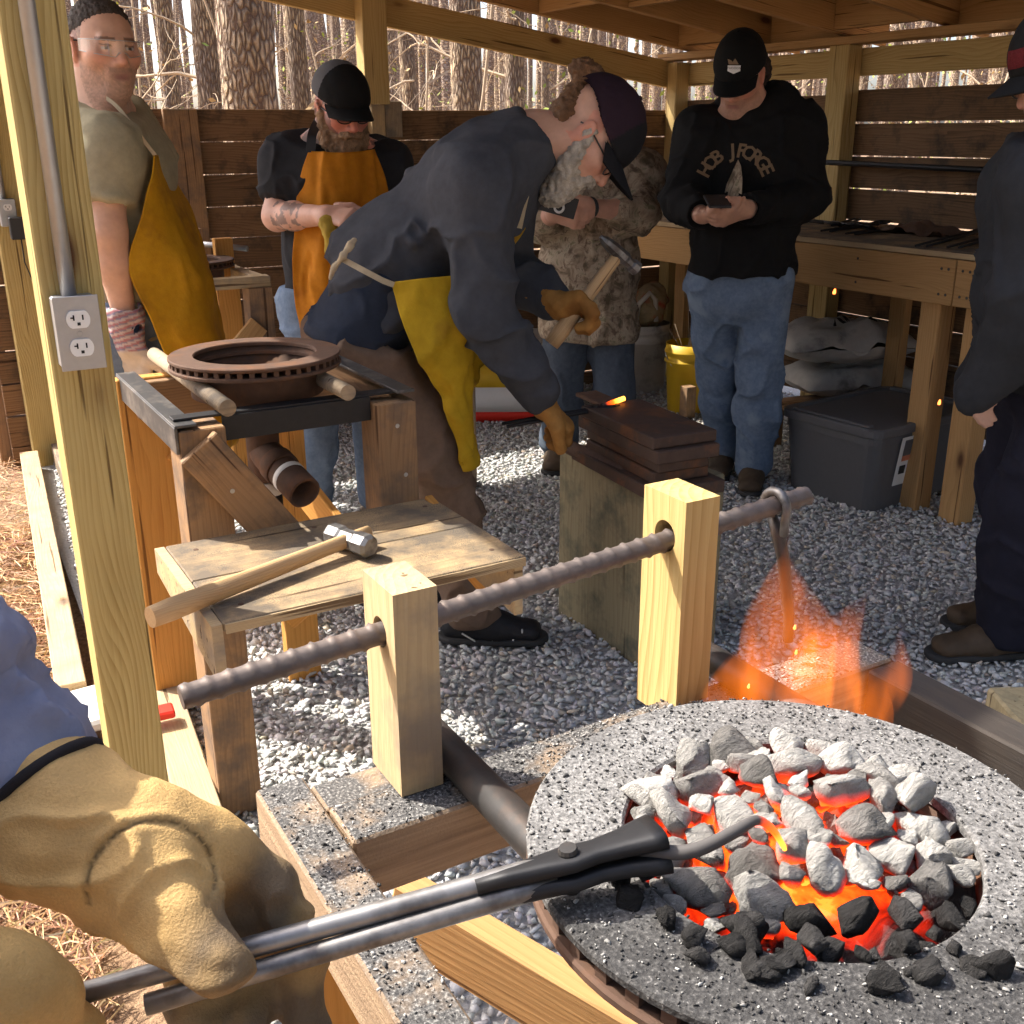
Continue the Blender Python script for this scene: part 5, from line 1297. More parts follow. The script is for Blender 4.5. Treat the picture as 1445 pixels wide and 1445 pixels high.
# dark folding chair edge out past the far post
ch_ = PV(6, 560, 5.5)
fc = thing('camp_chair', 'dark folding chair glimpsed outside beyond the far post', 'chair', (ch_[0]-.05, ch_[1], 0))
for dx in (-.35, 0):
    tube('leg', [(ch_[0]-.03+dx, ch_[1], 0), (ch_[0]-.08+dx, ch_[1]+.3, .5)], .012, M['black_iron'], fc, 8); tube('leg', [(ch_[0]-.03+dx, ch_[1]+.35, 0), (ch_[0]-.08+dx, ch_[1]+.02, .5)], .012, M['black_iron'], fc, 8)
board('seat', (ch_[0]-.42, ch_[1]+.17, .44), (ch_[0]-.02, ch_[1]+.17, .42), .36, .02, M['black_plastic'], fc, wdir=(0, 1, 0)); board('backrest', (ch_[0]-.42, ch_[1]+.36, .62), (ch_[0]-.02, ch_[1]+.36, .62), .3, .02, M['black_plastic'], fc)
# ---------------------------------------------------------------- people
Zu = V3(0, 0, 1)
M['skin'] = vcol('skin', .55, .4, nscale=90, var=.10, bmp=.25, bd=.0008, sss=.12)
M['hair'] = vcol('hair', .7, .25, nscale=240, var=.35, bmp=.8, bd=.003)
def basis(f, u):
    f = nrm(f); u = np.asarray(u, float); u = nrm(u-f*(u@f)); r = np.cross(f, u); return np.array([r, f, u])      # rows: right, forward, up
class Loc:
    """wrap a local implicit so it reads world points"""
    def __init__(s, fn, c, R, k=1.0): s.fn = fn; s.c = np.asarray(c, np.float32); s.R = np.asarray(R, np.float32); s.k = k
    def __call__(s, P): return s.fn(((P-s.c)@s.R.T)/s.k)*s.k
def head_sdf(jaw=1.0, nose=1.0):
    s = S(.03)
    s.el((0, -.018, .036), (.0755, .096, .084)); s.el((0, .028, -.02), (.064, .072, .088), k=.04)
    s.rc((-.046, -.005, -.05), (-.018, .066, -.096), .027, .02); s.rc((.046, -.005, -.05), (.018, .066, -.096), .027, .02)
    s.el((0, .072, -.098), (.026*jaw, .02, .019), k=.02)
    s.rc((-.034, .082, .025), (-.010, .089, .02), .0115, k=.014); s.rc((.034, .082, .025), (.010, .089, .02), .0115, k=.014)
    s.el((-.046, .058, -.016), (.022, .026, .02), k=.03); s.el((.046, .058, -.016), (.022, .026, .02), k=.03)
    s.sub(f_el((-.032, .099, .004), (.019, .017, .0115)), .014); s.sub(f_el((.032, .099, .004), (.019, .017, .0115)), .014)
    s.el((-.0315, .0785, .004), (.0135, .0125, .0115), k=.003); s.el((.0315, .0785, .004), (.0135, .0125, .0115), k=.003)
    s.rc((0, .092, .016), (0, .114*nose, -.026), .0085, .0125, k=.010)
    s.el((-.0125, .100, -.031), (.0085, .011, .008), k=.006); s.el((.0125, .100, -.031), (.0085, .011, .008), k=.006)
    s.el((0, .088, -.058), (.03, .014, .022), k=.02)
    s.rc((-.020, .0915, -.0585), (.020, .0915, -.0585), .0062, k=.005); s.rc((-.016, .0915, -.069), (.016, .0915, -.069), .0066, k=.004)
    s.sub(f_rc((-.024, .103, -.0635), (.024, .103, -.0635), .0045), .003)
    for sx in (-1, 1):
        R = basis((sx*.25, 1, .0), (sx*.12, -.18, 1))
        s.add(f_el((sx*.080, -.006, -.004), (.010, .020, .033), R), .006); s.sub(f_el((sx*.0885, -.001, -.001), (.006, .011, .02), R), .004)
    return s
HEAD = head_sdf()
def hand(s, wr, d, n, w_, curl=.6, infl=0., sc=1.0, thumb=None, spread=0.0, k=.008):
    """fingers along d, palm facing n, thumb toward w_"""
    wr = np.asarray(wr, float); d = nrm(d); n = nrm(n-d*(np.asarray(n)@d)); w_ = np.asarray(w_, float); w_ = nrm(w_-d*(w_@d)-n*(w_@n))
    s.ec(wr-d*.012*sc, wr+d*.088*sc, w_, .031*sc+infl, .018*sc+infl, .041*sc+infl, .0145*sc+infl, k=.02)
    for q, (o, L) in enumerate(((.031, .072), (.0105, .079), (-.0105, .073), (-.030, .058))):
        p = wr+(d*(.090-.004*abs(q-1))+w_*o)*sc; a = 0; c = curl[q] if hasattr(curl, '__len__') else curl
        dd = nrm(d+w_*(spread*(1.5-q)))
        for fr, r0, r1_, b in ((.46, .0098, .0088, .75), (.30, .0088, .008, 1.0), (.24, .008, .0066, .7)):
            a += c*b; v = dd*math.cos(a)+n*math.sin(a); e = p+v*L*fr*sc; s.rc(p, e, r0*sc+infl, r1_*sc+infl, k=k*.6); p = e
    td, tn = thumb if thumb is not None else (w_*.75+d*.65+n*.25, d*.85+n*.5+w_*.05)
    p = wr+(d*.026+w_*.026)*sc; e = p+nrm(td)*.046*sc; s.rc(p, e, .016*sc+infl, .0115*sc+infl, k=.012); e2 = e+nrm(tn)*.034*sc; s.rc(e, e2, .0112*sc+infl, .0098*sc+infl, k=.004)
    e3 = e2+nrm(np.asarray(tn)+n*.25)*.02*sc; s.rc(e2, e3, .0098*sc+infl, .008*sc+infl, k=.004)
def pts_box(pts, pad): a = np.array(pts); return a.min(0)-pad, a.max(0)+pad
class Person:
    def __init__(s, label, J, h=.0045, group='people gathered in the forge shed', name='person'):
        s.J = J; s.h = h
        an = (J['anR']+J['anL'])/2 if 'anR' in J else J['pel']
        s.root = thing(name, label, 'person', (an[0], an[1], 0), group)
    def torso(s, i=0., belly=0., low=True, w=1.0):
        J = s.J; q = S(.07)
        q.ec(J['pel'], J['waist'], J['latH'], .162*w+i, .112+i+belly*.3, .152*w+i, .108+i+belly); q.ec(J['waist'], J['chest'], J['latH'], .152*w+i, .108+i+belly, .168*w+i, .118+i)
        q.ec(J['chest'], J['neck'], J['latS'], .168*w+i, .116+i, .09+i, .07+i)
        for a in 'RL': q.rc(J['neck']*.55+J['sh'+a]*.45, J['sh'+a], .068+i, .066+i, k=.08)
        return q
    def arm(s, q, a, i0=.0, i1=.0, upto=1.0, k=.03):
        J = s.J; sh, el, wr = J['sh'+a], J['el'+a], J['wr'+a]
        q.rc(sh, el, .056+i0, .044+(i0+i1)/2, k=k)
        if upto >= 1: q.rc(el, el*.65+wr*.35, .046+(i0+i1)/2, .042+i1, k=.03); q.rc(el*.65+wr*.35, wr, .042+i1, .029+i1, k=.03)
        return q
    def leg(s, q, a, i=.0, i2=None):
        J = s.J; i2 = i if i2 is None else i2; hp, kn, an = J['hip'+a], J['kn'+a], J['an'+a]
        one = S(.04).rc(hp, kn, .086+i, .060+i2).rc(kn, kn*.62+an*.38, .058+i2, .057+i2, k=.04).rc(kn*.62+an*.38, an, .057+i2, .046+i2*1.3, k=.04); return q.add(one, .05 if a == 'R' else .012)
    def skin(s, headR, hc, hands, sleeves='long', hs=1.0, face=None, tone=(.50, .29, .20), arms='RL', box_pad=.03, detail=None):
        J = s.J; R = headR; q = S(.03); q.add(Loc(HEAD, hc, R, hs))
        back = hc-R[1]*.025*hs-R[2]*.05*hs; q.rc(back, J['neck'], .058, .062, k=.035); q.ec(J['neck'], J['neck']*.6+J['chest']*.4, J['latS'], .085, .065, .14, .09, k=.06)
        pts = [hc+R[1]*.14, hc-R[1]*.13, hc+R[2]*.14, hc-R[2]*.13, hc+R[0]*.12, hc-R[0]*.12, J['neck'], J['chest']*.4+J['neck']*.6]
        for a in arms:
            q.rc(J['neck']*.55+J['sh'+a]*.45, J['sh'+a], .058, .056, k=.05); s.arm(q, a); pts += [J['sh'+a], J['el'+a], J['wr'+a]]
            if a in hands:
                d, n, w_, c, kw = hands[a]; hand(q, J['wr'+a], d, n, w_, c, **kw); pts += [J['wr'+a]+nrm(d)*.2]
        lo_, hi_ = pts_box(pts, .075)
        tone = np.array(tone)
        def col(v):
            l = ((v-hc)@R.T)/hs; c = np.repeat(tone[None], len(v), 0)*(1+.08*fbm(v*35, 3)[:, None])
            inhead = (np.abs(l) < .16).all(1)
            red = np.exp(-(((np.abs(l[:, 0])-.045)/.025)**2+((l[:, 2]+.02)/.03)**2))*(l[:, 1] > .02)+np.exp(-((l[:, 0]/.014)**2+((l[:, 2]+.03)/.018)**2))*(l[:, 1] > .09)+(np.abs(l[:, 0]) > .074)*(np.abs(l[:, 2]) < .045)
            c = c*(1-np.clip(red*inhead, 0, 1)[:, None]*np.array([-.06, .16, .18]))
            lip = np.exp(-((np.abs(l[:, 0])/.022)**4+((l[:, 2]+.0635)/.0095)**4))*(l[:, 1] > .082)*inhead
            c = c*(1-lip[:, None])+lip[:, None]*np.array([.36, .15, .125])
            if face: c = face(l, c, v, inhead)
            ey = inhead & (l[:, 1] > .07) & (np.abs(l[:, 2]-.004) < .0036) & (np.abs(np.abs(l[:, 0])-.0315) < .0115)
            c[ey] = (.5, .46, .43); ir = ey & (np.abs(np.abs(l[:, 0])-.0315) < .0048); c[ir] = (.06, .045, .035)
            lid = inhead & (l[:, 1] > .07) & (np.abs(l[:, 2]-.0105) < .0022) & (np.abs(np.abs(l[:, 0])-.0315) < .014); c[lid] = c[lid]*.35
            if detail: c = detail(v, c)
            return np.clip(c, .01, .9)
        return sdf_obj('body', q, lo_, hi_, s.h*.85, M['skin'], s.root, col=col, it=1)
    def garment(s, name, q, pts, mat, pad=.14, h=None, fold=.006, fscale=(9, 9, 5), seed=1, extra=None, col=None):
        lo_, hi_ = pts_box(pts, pad); fs = np.array(fscale, float)
        def disp(v):
            a = fbm(v*fs+seed*7.7, seed, 3); r = 1-np.abs(vnoise(v*fs*1.1+seed*3.3+.35*a[:, None], seed+9))*2
            d = fold*1.5*(a*.6+np.maximum(r, 0)**3*1.1)
            return d+(extra(v) if extra else 0)
        return sdf_obj(name, q, lo_, hi_, h or s.h*1.35, mat, s.root, disp=disp, it=1, col=col)
    def shoe(s, a, d, mat, L=.29, sole=None, z=None):
        J = s.J; an = J['an'+a]; d = nrm(np.asarray(d)*V3(1, 1, 0)); sd = np.cross(d, Zu); g0 = an[2]-.095 if z is None else z
        b = V3(an[0], an[1], 0); q = S(.03)
        q.ec(b-d*.055+Zu*(g0+.045), b+d*.07+Zu*(g0+.048), sd, .040, .042, .046, .043); q.ec(b+d*.06+Zu*(g0+.042), b+d*(L-.13)+Zu*(g0+.034), sd, .047, .040, .046, .030)
        q.rc(b+Zu*(g0+.06), an+Zu*.02, .043, .046); q.cut(f_pl(b+Zu*(g0+.004), -Zu))
        o = sdf_obj('shoe', q, *pts_box([b-d*.12+Zu*g0, b+d*L+Zu*g0, an+Zu*.08], .07), s.h*1.1, mat, s.root, disp=lambda v: .0015*fbm(v*60, 5))
        qs = S(.02).ec(b-d*.055+Zu*(g0+.012), b+d*(L-.13)+Zu*(g0+.012), sd, .047, .05, .051, .05); qs.cut(f_pl(b+Zu*(g0+.022), Zu)); qs.cut(f_pl(b+Zu*(g0+.0), -Zu))
        sdf_obj('sole', qs, *pts_box([b-d*.12+Zu*g0, b+d*L+Zu*g0], .06), s.h*1.2, sole or mat, o)
        return o
    def cap(s, hc, R, hs, mat, mat2=None, brim_len=.075, col=None, dome=1.0, tilt=0.0, side=None):
        """baseball cap: crown panels, button, curved brim"""
        q = S(.01); q.el((0, -.010, .040), (.0885, .117, .102*dome)); q.cut(f_pl((0, .02, .034), (0, -.12+tilt, -1)), .004)
        q.sub(f_el((0, -.010, .034), (.083, .111, .093*dome)), .003)
        f_ = Loc(q, hc, R, hs); b = np.array([hc+R.T@np.array(p)*hs for p in ((-.1, -.14, .02), (.1, .12, .16), (.1, -.14, .16), (-.1, .12, .02), (.1, .12, .02), (-.1, -.14, .16))])
        def colf(v):
            l = ((v-hc)@R.T)/hs; return col(l)
        c = sdf_obj('cap', f_, b.min(0)-.02, b.max(0)+.02, .0042, mat, s.root, disp=lambda v: .0012*fbm(v*40, 2), col=colf if col else None)
        n, m_ = 15, 9; v = []
        for up in (0, 1):
            for i in range(n):
                a = (i/(n-1)*2-1)*math.radians(62)
                for j in range(m_):
                    t = j/(m_-1); rx, ry = .086, .112; x = rx*math.sin(a)*(1-.03*t); y0 = -.014+ry*math.cos(a); y = y0+brim_len*t*(math.cos(a*1.25)**.55 if math.cos(a*1.25) > 0 else 0)
                    z = .036-.016*t-.30*x*x/.08*(.35+.65*t)-.004*up; v.append((x, y, z))
        v = np.array(v); k = n*m_; f = []
        for i in range(n-1):
            for j in range(m_-1): f.append([i*m_+j, (i+1)*m_+j, (i+1)*m_+j+1, i*m_+j+1]); f.append([k+i*m_+j, k+i*m_+j+1, k+(i+1)*m_+j+1, k+(i+1)*m_+j])
        for i in range(n-1): f.append([i*m_+m_-1, (i+1)*m_+m_-1, k+(i+1)*m_+m_-1, k+i*m_+m_-1])
        me = mesh_np('brim', (v*hs)@R+hc, f, True, np.full((len(v), 3), 0.) if False else (col(v*0+np.array([0, .09, .05])) if col else None)); obj('brim', me, mat2 or mat, c)
        bt = S(.003).el((0, -.010, .141*dome), (.007, .007, .004)); sdf_obj('button', Loc(bt, hc, R, hs), hc+R[2]*.13*hs-.03, hc+R[2]*.13*hs+.03, .003, mat, c, col=colf if col else None)
        return c
    def blob(s, name, q, c, r, mat, colr, h=.0045, disp=.003, dsc=70, hc=None, R=None, hs=1):
        f_ = Loc(q, hc, R, hs); cc = hc+(np.array(c)*hs)@R
        def col(v): return np.array(colr)[None]*(1+.35*fbm(v*np.array([90, 90, 30.]), 4)[:, None])
        return sdf_obj(name, f_, cc-r, cc+r, h, mat, s.root, disp=lambda v: disp*fbm(v*dsc, 6), col=col)
    def glasses(s, hc, R, hs, mat, lens=None, w_=.024, h_=.016, safety=False):
        def W(p): return hc+(np.array(p)*hs)@R
        t = None
        if safety:
            n, m_ = 25, 7; v = []
            for up in (0, 1):
                for i in range(n):
                    a = (i/(n-1)*2-1)*math.radians(80)
                    for j in range(m_):
                        z = .022-.042*(j/(m_-1))*(1-.25*abs(a))+(.012 if abs(i/(n-1)*2-1) < .1 and j == m_-1 else 0); v.append(W(((.079+.001*up)*math.sin(a), -.0+(.115+.001*up)*math.cos(a)**.8 if math.cos(a) > 0 else 0, z)))
            k = n*m_; f = [[i*m_+j, (i+1)*m_+j, (i+1)*m_+j+1, i*m_+j+1] for i in range(n-1) for j in range(m_-1)]; f += [[q+k for q in x][::-1] for x in f]
            t = obj('safety_glasses', mesh_np('safety_glasses', v, f, True), lens, s.root)
            for j in (0, m_-1): tube('lens_edge', [v[i*m_+j] for i in range(n)], .0011, M['galv'], t, 6)
            for sx in (-1, 1): tube('temple', [W((sx*.078, .02, .018)), W((sx*.082, -.02, .018)), W((sx*.08, -.035, .008))], .0022, mat, t, 6)
            return t
        t = tube('glasses', [W((-.012, .107, .006)), W((0, .110, .009)), W((.012, .107, .006))], .0018, mat, s.root, 6)
        for sx in (-1, 1):
            ring = [W((sx*(.033+w_*math.cos(a)), .106-.010*abs(math.cos(a)*.5+.5)*1.0, .001+h_*math.sin(a)*(1 if math.sin(a) < 0 else .85))) for a in np.linspace(0, 2*math.pi, 25)]
            tube('rim', ring, .0019, mat, t, 6)
            if lens is not None:
                v = [W((sx*.033, .1025, .001))]+ring[:-1]; obj('lens', mesh_np('lens', v, [[0, 1+i, 1+(i+1) % 24] for i in range(24)], True), lens, t)
            tube('temple', [W((sx*.057, .098, .006)), W((sx*.074, .05, .008)), W((sx*.081, -.01, .009)), W((sx*.080, -.03, -.004))], .002, mat, t, 6)
        return t
def sheet(name, rows, mat, parent, th=.004, wr=.006, wsc=(7, 7, 3), seed=1, ns=44, nt_=44, flare=None):
    """cloth panel through a control grid of world points rows[i][j]; smooth, thickened, creased"""
    G = np.array(rows, float)
    def up(A, n):                       # Catmull-Rom along axis 0
        m_ = len(A); t = np.linspace(0, m_-1, n); i = np.clip(t.astype(int), 0, m_-2); u = (t-i).reshape(-1, *[1]*(A.ndim-1))
        p0, p1, p2, p3 = A[np.maximum(i-1, 0)], A[i], A[i+1], A[np.minimum(i+2, m_-1)]
        return .5*(2*p1+(p2-p0)*u+(2*p0-5*p1+4*p2-p3)*u*u+(3*p1-p0-3*p2+p3)*u**3)
    G = up(G, nt_); G = np.swapaxes(up(np.swapaxes(G, 0, 1), ns), 0, 1)
    N = np.cross(np.gradient(G, axis=0), np.gradient(G, axis=1)); N /= np.linalg.norm(N, axis=2)[..., None]+1e-9
    Pf = G.reshape(-1, 3); a = fbm(Pf*np.array(wsc)+seed*5.1, seed, 3); r_ = np.maximum(1-2*np.abs(vnoise(Pf*np.array(wsc)*.9+seed*2.2+.4*a[:, None], seed+5)), 0)**3
    d = (wr*(a+.9*r_)).reshape(G.shape[:2])
    A = (G+N*(d+th/2)[..., None]).reshape(-1, 3); B = (G+N*(d-th/2)[..., None]).reshape(-1, 3); k = len(A); m_ = ns; f = []
    for i in range(nt_-1):
        for j in range(ns-1): f.append([i*m_+j, i*m_+j+1, (i+1)*m_+j+1, (i+1)*m_+j]); f.append([k+i*m_+j, k+(i+1)*m_+j, k+(i+1)*m_+j+1, k+i*m_+j+1])
    for i in range(nt_-1):
        for j in (0, ns-1): f.append([i*m_+j, (i+1)*m_+j, k+(i+1)*m_+j, k+i*m_+j])
    for j in range(ns-1):
        for i in (0, nt_-1): f.append([i*m_+j, i*m_+j+1, k+i*m_+j+1, k+i*m_+j])
    me = mesh_np(name, np.concatenate([A, B]), f, True); fix_normals(me); return obj(name, me, mat, parent)
def band(name, pts, w_, mat, parent, nv=None, th=.002):
    """flat strap along pts, width across given normal"""
    P = np.array(pts, float); t = np.linspace(0, 1, 20); k = np.linspace(0, 1, len(P)); P = np.stack([np.interp(t, k, P[:, i]) for i in range(3)], 1)
    for _ in range(2): P[1:-1] = (P[:-2]+2*P[1:-1]+P[2:])/4
    T_ = np.gradient(P, axis=0); T_ /= np.linalg.norm(T_, axis=1)[:, None]; nv = -HD if nv is None else np.asarray(nv, float); W_ = np.cross(T_, nv); W_ /= np.linalg.norm(W_, axis=1)[:, None]; N_ = np.cross(W_, T_); v = []
    for i in range(20):
        for a, b in ((-1, -1), (1, -1), (1, 1), (-1, 1)): v.append(P[i]+W_[i]*a*w_/2+N_[i]*b*th/2)
    f = [[i*4+j, i*4+(j+1) % 4, i*4+4+(j+1) % 4, i*4+4+j] for i in range(19) for j in range(4)]+[[0, 3, 2, 1], [76, 77, 78, 79]]
    me = mesh_np(name, v, f); fix_normals(me); return obj(name, me, mat, parent)
M['olive'] = cloth('olive_cotton', (.36, .33, .225), var=.1); M['black_tee'] = cloth('black_cotton', (.028, .029, .033)); M['charcoal'] = cloth('charcoal_jersey', (.062, .066, .078)); M['navy'] = cloth('navy_jersey', (.030, .038, .058))
M['jeans'] = cloth('denim', (.115, .165, .25), (.175, .235, .33), weave=1400, blot_col=(.22, .285, .37), blot=7); M['dkjeans'] = cloth('dark_denim', (.06, .075, .10), (.09, .11, .14)); M['brownpant'] = cloth('brown_canvas', (.17, .115, .082)); M['darkpant'] = cloth('dark_trousers', (.020, .020, .032)); M['hood'] = cloth('black_fleece', (.013, .013, .0135), fuzz=.15)
M['greyjkt'] = cloth('dark_grey_denim', (.032, .034, .038))
def leather(name, a, b, c): return cloth(name, a, b, weave=300, fuzz=.2, rough=.8, blot=6, blot_col=c, var=.22, bd=.002)
M['apron_y'] = leather('yellow_leather', (.50, .27, .012), (.42, .21, .010), (.30, .145, .012)); M['apron_o'] = leather('orange_leather', (.52, .20, .012), (.44, .16, .010), (.36, .12, .010)); M['apron_m'] = leather('mustard_leather', (.46, .29, .016), (.40, .24, .012), (.32, .18, .015))
M['glove'] = leather('tan_glove_leather', (.40, .20, .055), (.33, .155, .04), (.24, .11, .03)); M['strap'] = cloth('cotton_strap', (.46, .38, .26)); M['shoe_black'] = plain('black_shoe', (.014, .014, .016), .6, 0, .3, 200, .3, .3); M['boot'] = plain('brown_boot', (.075, .05, .03), .65, 0, .3, 40, .3, .3); M['sole'] = plain('sole_rubber', (.03, .03, .03), .8)
M['capcol'] = vcol('cap_twill', .85, .15, nscale=500, var=.15, bmp=.3)
M['frame'] = plain('spectacle_frame', (.015, .014, .014), .35, 0, .5)
def glass_mat(name, tr=.92, tint=(1, 1, 1)):
    mt = bpy.data.materials.new(name); mt.use_nodes = True; nt = mt.node_tree; nt.nodes.remove(nt.nodes['Principled BSDF'])
    t = nd(nt, 'BsdfTransparent', {'Color': (*tint, 1)}); g_ = nd(nt, 'BsdfGlossy', {'Roughness': .03}); mx = nd(nt, 'MixShader', {0: 1-tr, 1: t.outputs[0], 2: g_.outputs[0]}); nt.links.new(mx.outputs[0], nt.nodes['Material Output'].inputs[0]); return mt
M['lens'] = glass_mat('clear_lens', .93)
def mid(a, b, t): return a*(1-t)+b*t
# ================= man in olive shirt at the left
D = 3.06; q = lambda x, y, o=0.: PV(x, y, D+o)
fb_ = nrm(RT*.9-HD*.35); lat = nrm(np.cross(Zu, fb_))*1.0     # his left side points away from the lens
lat = lat if lat@HD > 0 else -lat
pelc = q(188, 452)
J = dict(pel=pelc, waist=q(178, 375), chest=q(165, 240), neck=q(138, 148), latH=lat, latS=lat, shR=q(150, 205, -.15), shL=q(180, 192, .17), elR=q(152, 330, -.19), wrR=q(176, 448, -.17), elL=q(215, 330, .2), wrL=q(235, 430, .12))
g_ = PZ(205, 858, 0)
for a, s_ in (('R', -1), ('L', 1)):
    J['hip'+a] = pelc+lat*s_*.085; J['an'+a] = V3(g_[0], g_[1], .095)+lat*(s_*.10+.08)+fb_*(.02 if a == 'R' else .1); J['kn'+a] = mid(J['hip'+a], J['an'+a], .52)+fb_*.03
p1 = Person('man in olive T-shirt and safety glasses with a yellow leather apron', J, .0045)
hc = q(147, 70, -.02); R = basis(RT*.66-HD*.74-Zu*.06, Zu+RT*.02)
def face1(l, c, v, ih):
    st = ih & (l[:, 2] < -.025) & (l[:, 1] > .015) & (np.abs(l[:, 0]) < .075); k = np.clip((-.025-l[:, 2])/.02, 0, 1)*st*(.35+.35*(fbm(v*260, 3)))
    c = c*(1-k[:, None])+k[:, None]*np.array([.22, .14, .095])
    fd_ = ih & (l[:, 1] < .028) & (l[:, 2] > -.03) & (np.abs(l[:, 0]) < .0785); kf = np.clip((l[:, 2]+.03)/.06, 0, 1)*fd_*.75*(.75+.35*fbm(v*300, 5)); kf = np.clip(kf, 0, 1); c = c*(1-kf[:, None])+kf[:, None]*np.array([.085, .066, .055])
    mo = ih & (np.abs(l[:, 2]+.047) < .006) & (np.abs(l[:, 0]) < .03) & (l[:, 1] > .08); c[mo] *= .75
    br = ih & (np.abs(l[:, 2]-(.025-.10*(np.abs(l[:, 0])-.03)**2*20)) < .0045) & (np.abs(np.abs(l[:, 0])-.032) < .02) & (l[:, 1] > .06); c[br] = c[br]*.35
    return c
d_ = nrm(J['wrR']-J['elR'])
p1.skin(R, hc, {}, face=face1, tone=(.60, .36, .25), arms='RL')
qh = S(.012).el((0, -.019, .039), (.0775, .0985, .0885)); qh.cut(f_pl((0, .050, .066), (0, .72, -.70)), .014); qh.cut(f_pl((0, 0, .030), (0, .25, -1)), .016); qh.sub(f_el((.09, .03, .0), (.035, .075, .035)), .008); qh.sub(f_el((-.09, .03, .0), (.035, .075, .035)), .008)
p1.blob('hair', qh, (0, -.01, .05), .15, M['hair'], (.06, .048, .04), .0036, .0030, 170, hc, R, 1)
p1.glasses(hc, R, 1, M['frame'], M['lens'], safety=True)
ts = p1.torso(.014, .035, w=.95)
for a in 'RL': ts.rc(J['sh'+a], mid(J['sh'+a], J['el'+a], .72), .068, .076, k=.05)
ts.cut(f_pl(J['neck']+Zu*.012, Zu+fb_*.4)); 
for a in 'RL':
    pass
e_ = nrm(J['elR']-J['shR'])
tor = p1.torso(.008, .025, w=.90); tor.cut(f_pl(J['neck']+Zu*.02, Zu+fb_*.5)); tor.cut(f_pl(q(185, 482), -Zu))
sl = lambda P_, a, t, r0=.066, r1=.076, n=None: S(.02).rc(P_.J['sh'+a]*1.0, mid(P_.J['sh'+a], P_.J['el'+a], t+.25), r0, r1).cut(f_pl(mid(P_.J['sh'+a], P_.J['el'+a], t), nrm(P_.J['el'+a]-P_.J['sh'+a])))
full = S(.04).add(tor).add(sl(p1, 'R', .62), .05).add(sl(p1, 'L', .62), .05)
p1.garment('t_shirt', full, [J['pel'], J['neck'], J['shR'], J['shL'], J['elR']*.5+J['shR']*.5], M['olive'], .22, .0068, .007, (7, 7, 6), 3)
jn = p1.leg(p1.leg(S(.05).ec(J['pel']+Zu*.05, J['pel']-Zu*.05, lat, .168, .125, .16, .12), 'R', .012, .016), 'L', .012, .016); jn.cut(f_pl(J['pel']+Zu*.07, Zu)); jn.cut(f_pl(J['anR']-Zu*.055, -Zu))
p1.garment('jeans', jn, [J['pel'], J['hipR'], J['hipL'], J['anR'], J['anL']], M['jeans'], .16, .008, .007, (8, 8, 5), 5)
for a in 'RL': p1.shoe(a, fb_+(-HD)*.3, M['boot'], sole=M['sole'])
# near hand in a striped work glove
gl = S(.02); hand(gl, J['wrR']+d_*.075, nrm(d_+fb_*.1), nrm(lat), nrm(fb_), .45, .006, 1.0); gl.ec(J['wrR']+d_*.075, J['wrR']-d_*.005, lat, .040, .034, .058, .050)
gl.sub(f_rc(J['wrR']-d_*.06, J['wrR']+d_*.02, .04))
def gcol(v):
    t = (v-J['wrR'])@d_; c = np.repeat(np.array([[.62, .52, .40]]), len(v), 0); cuff = t < .085; ph = ((v@nrm(d_+fb_*.25))*62) % 1
    c[cuff] = np.where((ph[cuff] < .35)[:, None], np.array([.42, .19, .20]), np.where((ph[cuff] < .6)[:, None], np.array([.24, .22, .29]), np.array([.55, .46, .43]))); return c
lo_, hi_ = pts_box([J['wrR']-d_*.03, J['wrR']+d_*.29], .1)
sdf_obj('work_glove', gl, lo_, hi_, .0045, vcol('striped_glove_cloth', .9, .15, var=.15, bmp=.3), p1.root, col=gcol, disp=lambda v: .003*fbm(v*40, 2))
gl2 = S(.02); hand(gl2, J['wrL'], nrm(fb_*.3-Zu), nrm(-fb_), nrm(fb_-lat), .4, .005); lo_, hi_ = pts_box([J['wrL'], J['wrL']-Zu*.2], .1); sdf_obj('work_glove', gl2, lo_, hi_, .006, M['glove'], p1.root)
rows = [[q(219, 218, -.13), q(222, 219, -.06), q(226, 219, .06)], [q(205, 300, -.18), q(246, 296, -.06), q(262, 288, .14)], [q(181, 376, -.20), q(268, 372, -.09), q(286, 350, .19)], [q(214, 455, -.20), q(290, 452, -.08), q(308, 430, .19)], [q(252, 548, -.19), q(312, 540, -.05), q(330, 528, .19)], [q(292, 640, -.16), q(326, 632, -.02), q(345, 615, .18)]]
sheet('apron', rows, M['apron_y'], p1.root, .004, .012, (8, 8, 3.5), 4)
band('apron_strap', [q(133, 142, .0), q(146, 135, -.10), q(166, 150, -.12), q(190, 182, -.135), q(219, 219, -.13)], .010, M['strap'], p1.root)

# ================= bearded man in black T-shirt and orange apron
D = 3.80
fb_ = nrm(-HD*.88+RT*.47); lat = nrm(np.cross(Zu, fb_))       # to his left = image right side
lat = lat if lat@RT > 0 else -lat
pelc = q(472, 425)
J = dict(pel=pelc, waist=q(476, 350), chest=q(476, 258), neck=q(472, 205), latH=lat, latS=lat, shR=q(402, 228, -.02), shL=q(545, 228, .06), elR=q(391, 305, -.10), wrR=q(462, 304, -.33), elL=q(560, 318, .0), wrL=q(520, 318, -.26))
g_ = V3(pelc[0], pelc[1], 0)
for a, s_ in (('R', -1), ('L', 1)):
    J['hip'+a] = pelc+lat*s_*.09; J['an'+a] = g_+Zu*.095+lat*s_*.14; J['kn'+a] = mid(J['hip'+a], J['an'+a], .5)+fb_*.03
p2 = Person('bearded man in black T-shirt, glasses and orange leather apron pulling on a glove', J, .0048)
hc = q(481, 153, -.06); R = basis(-HD*.70+RT*.46-Zu*.30, Zu-HD*.2+RT*.12)
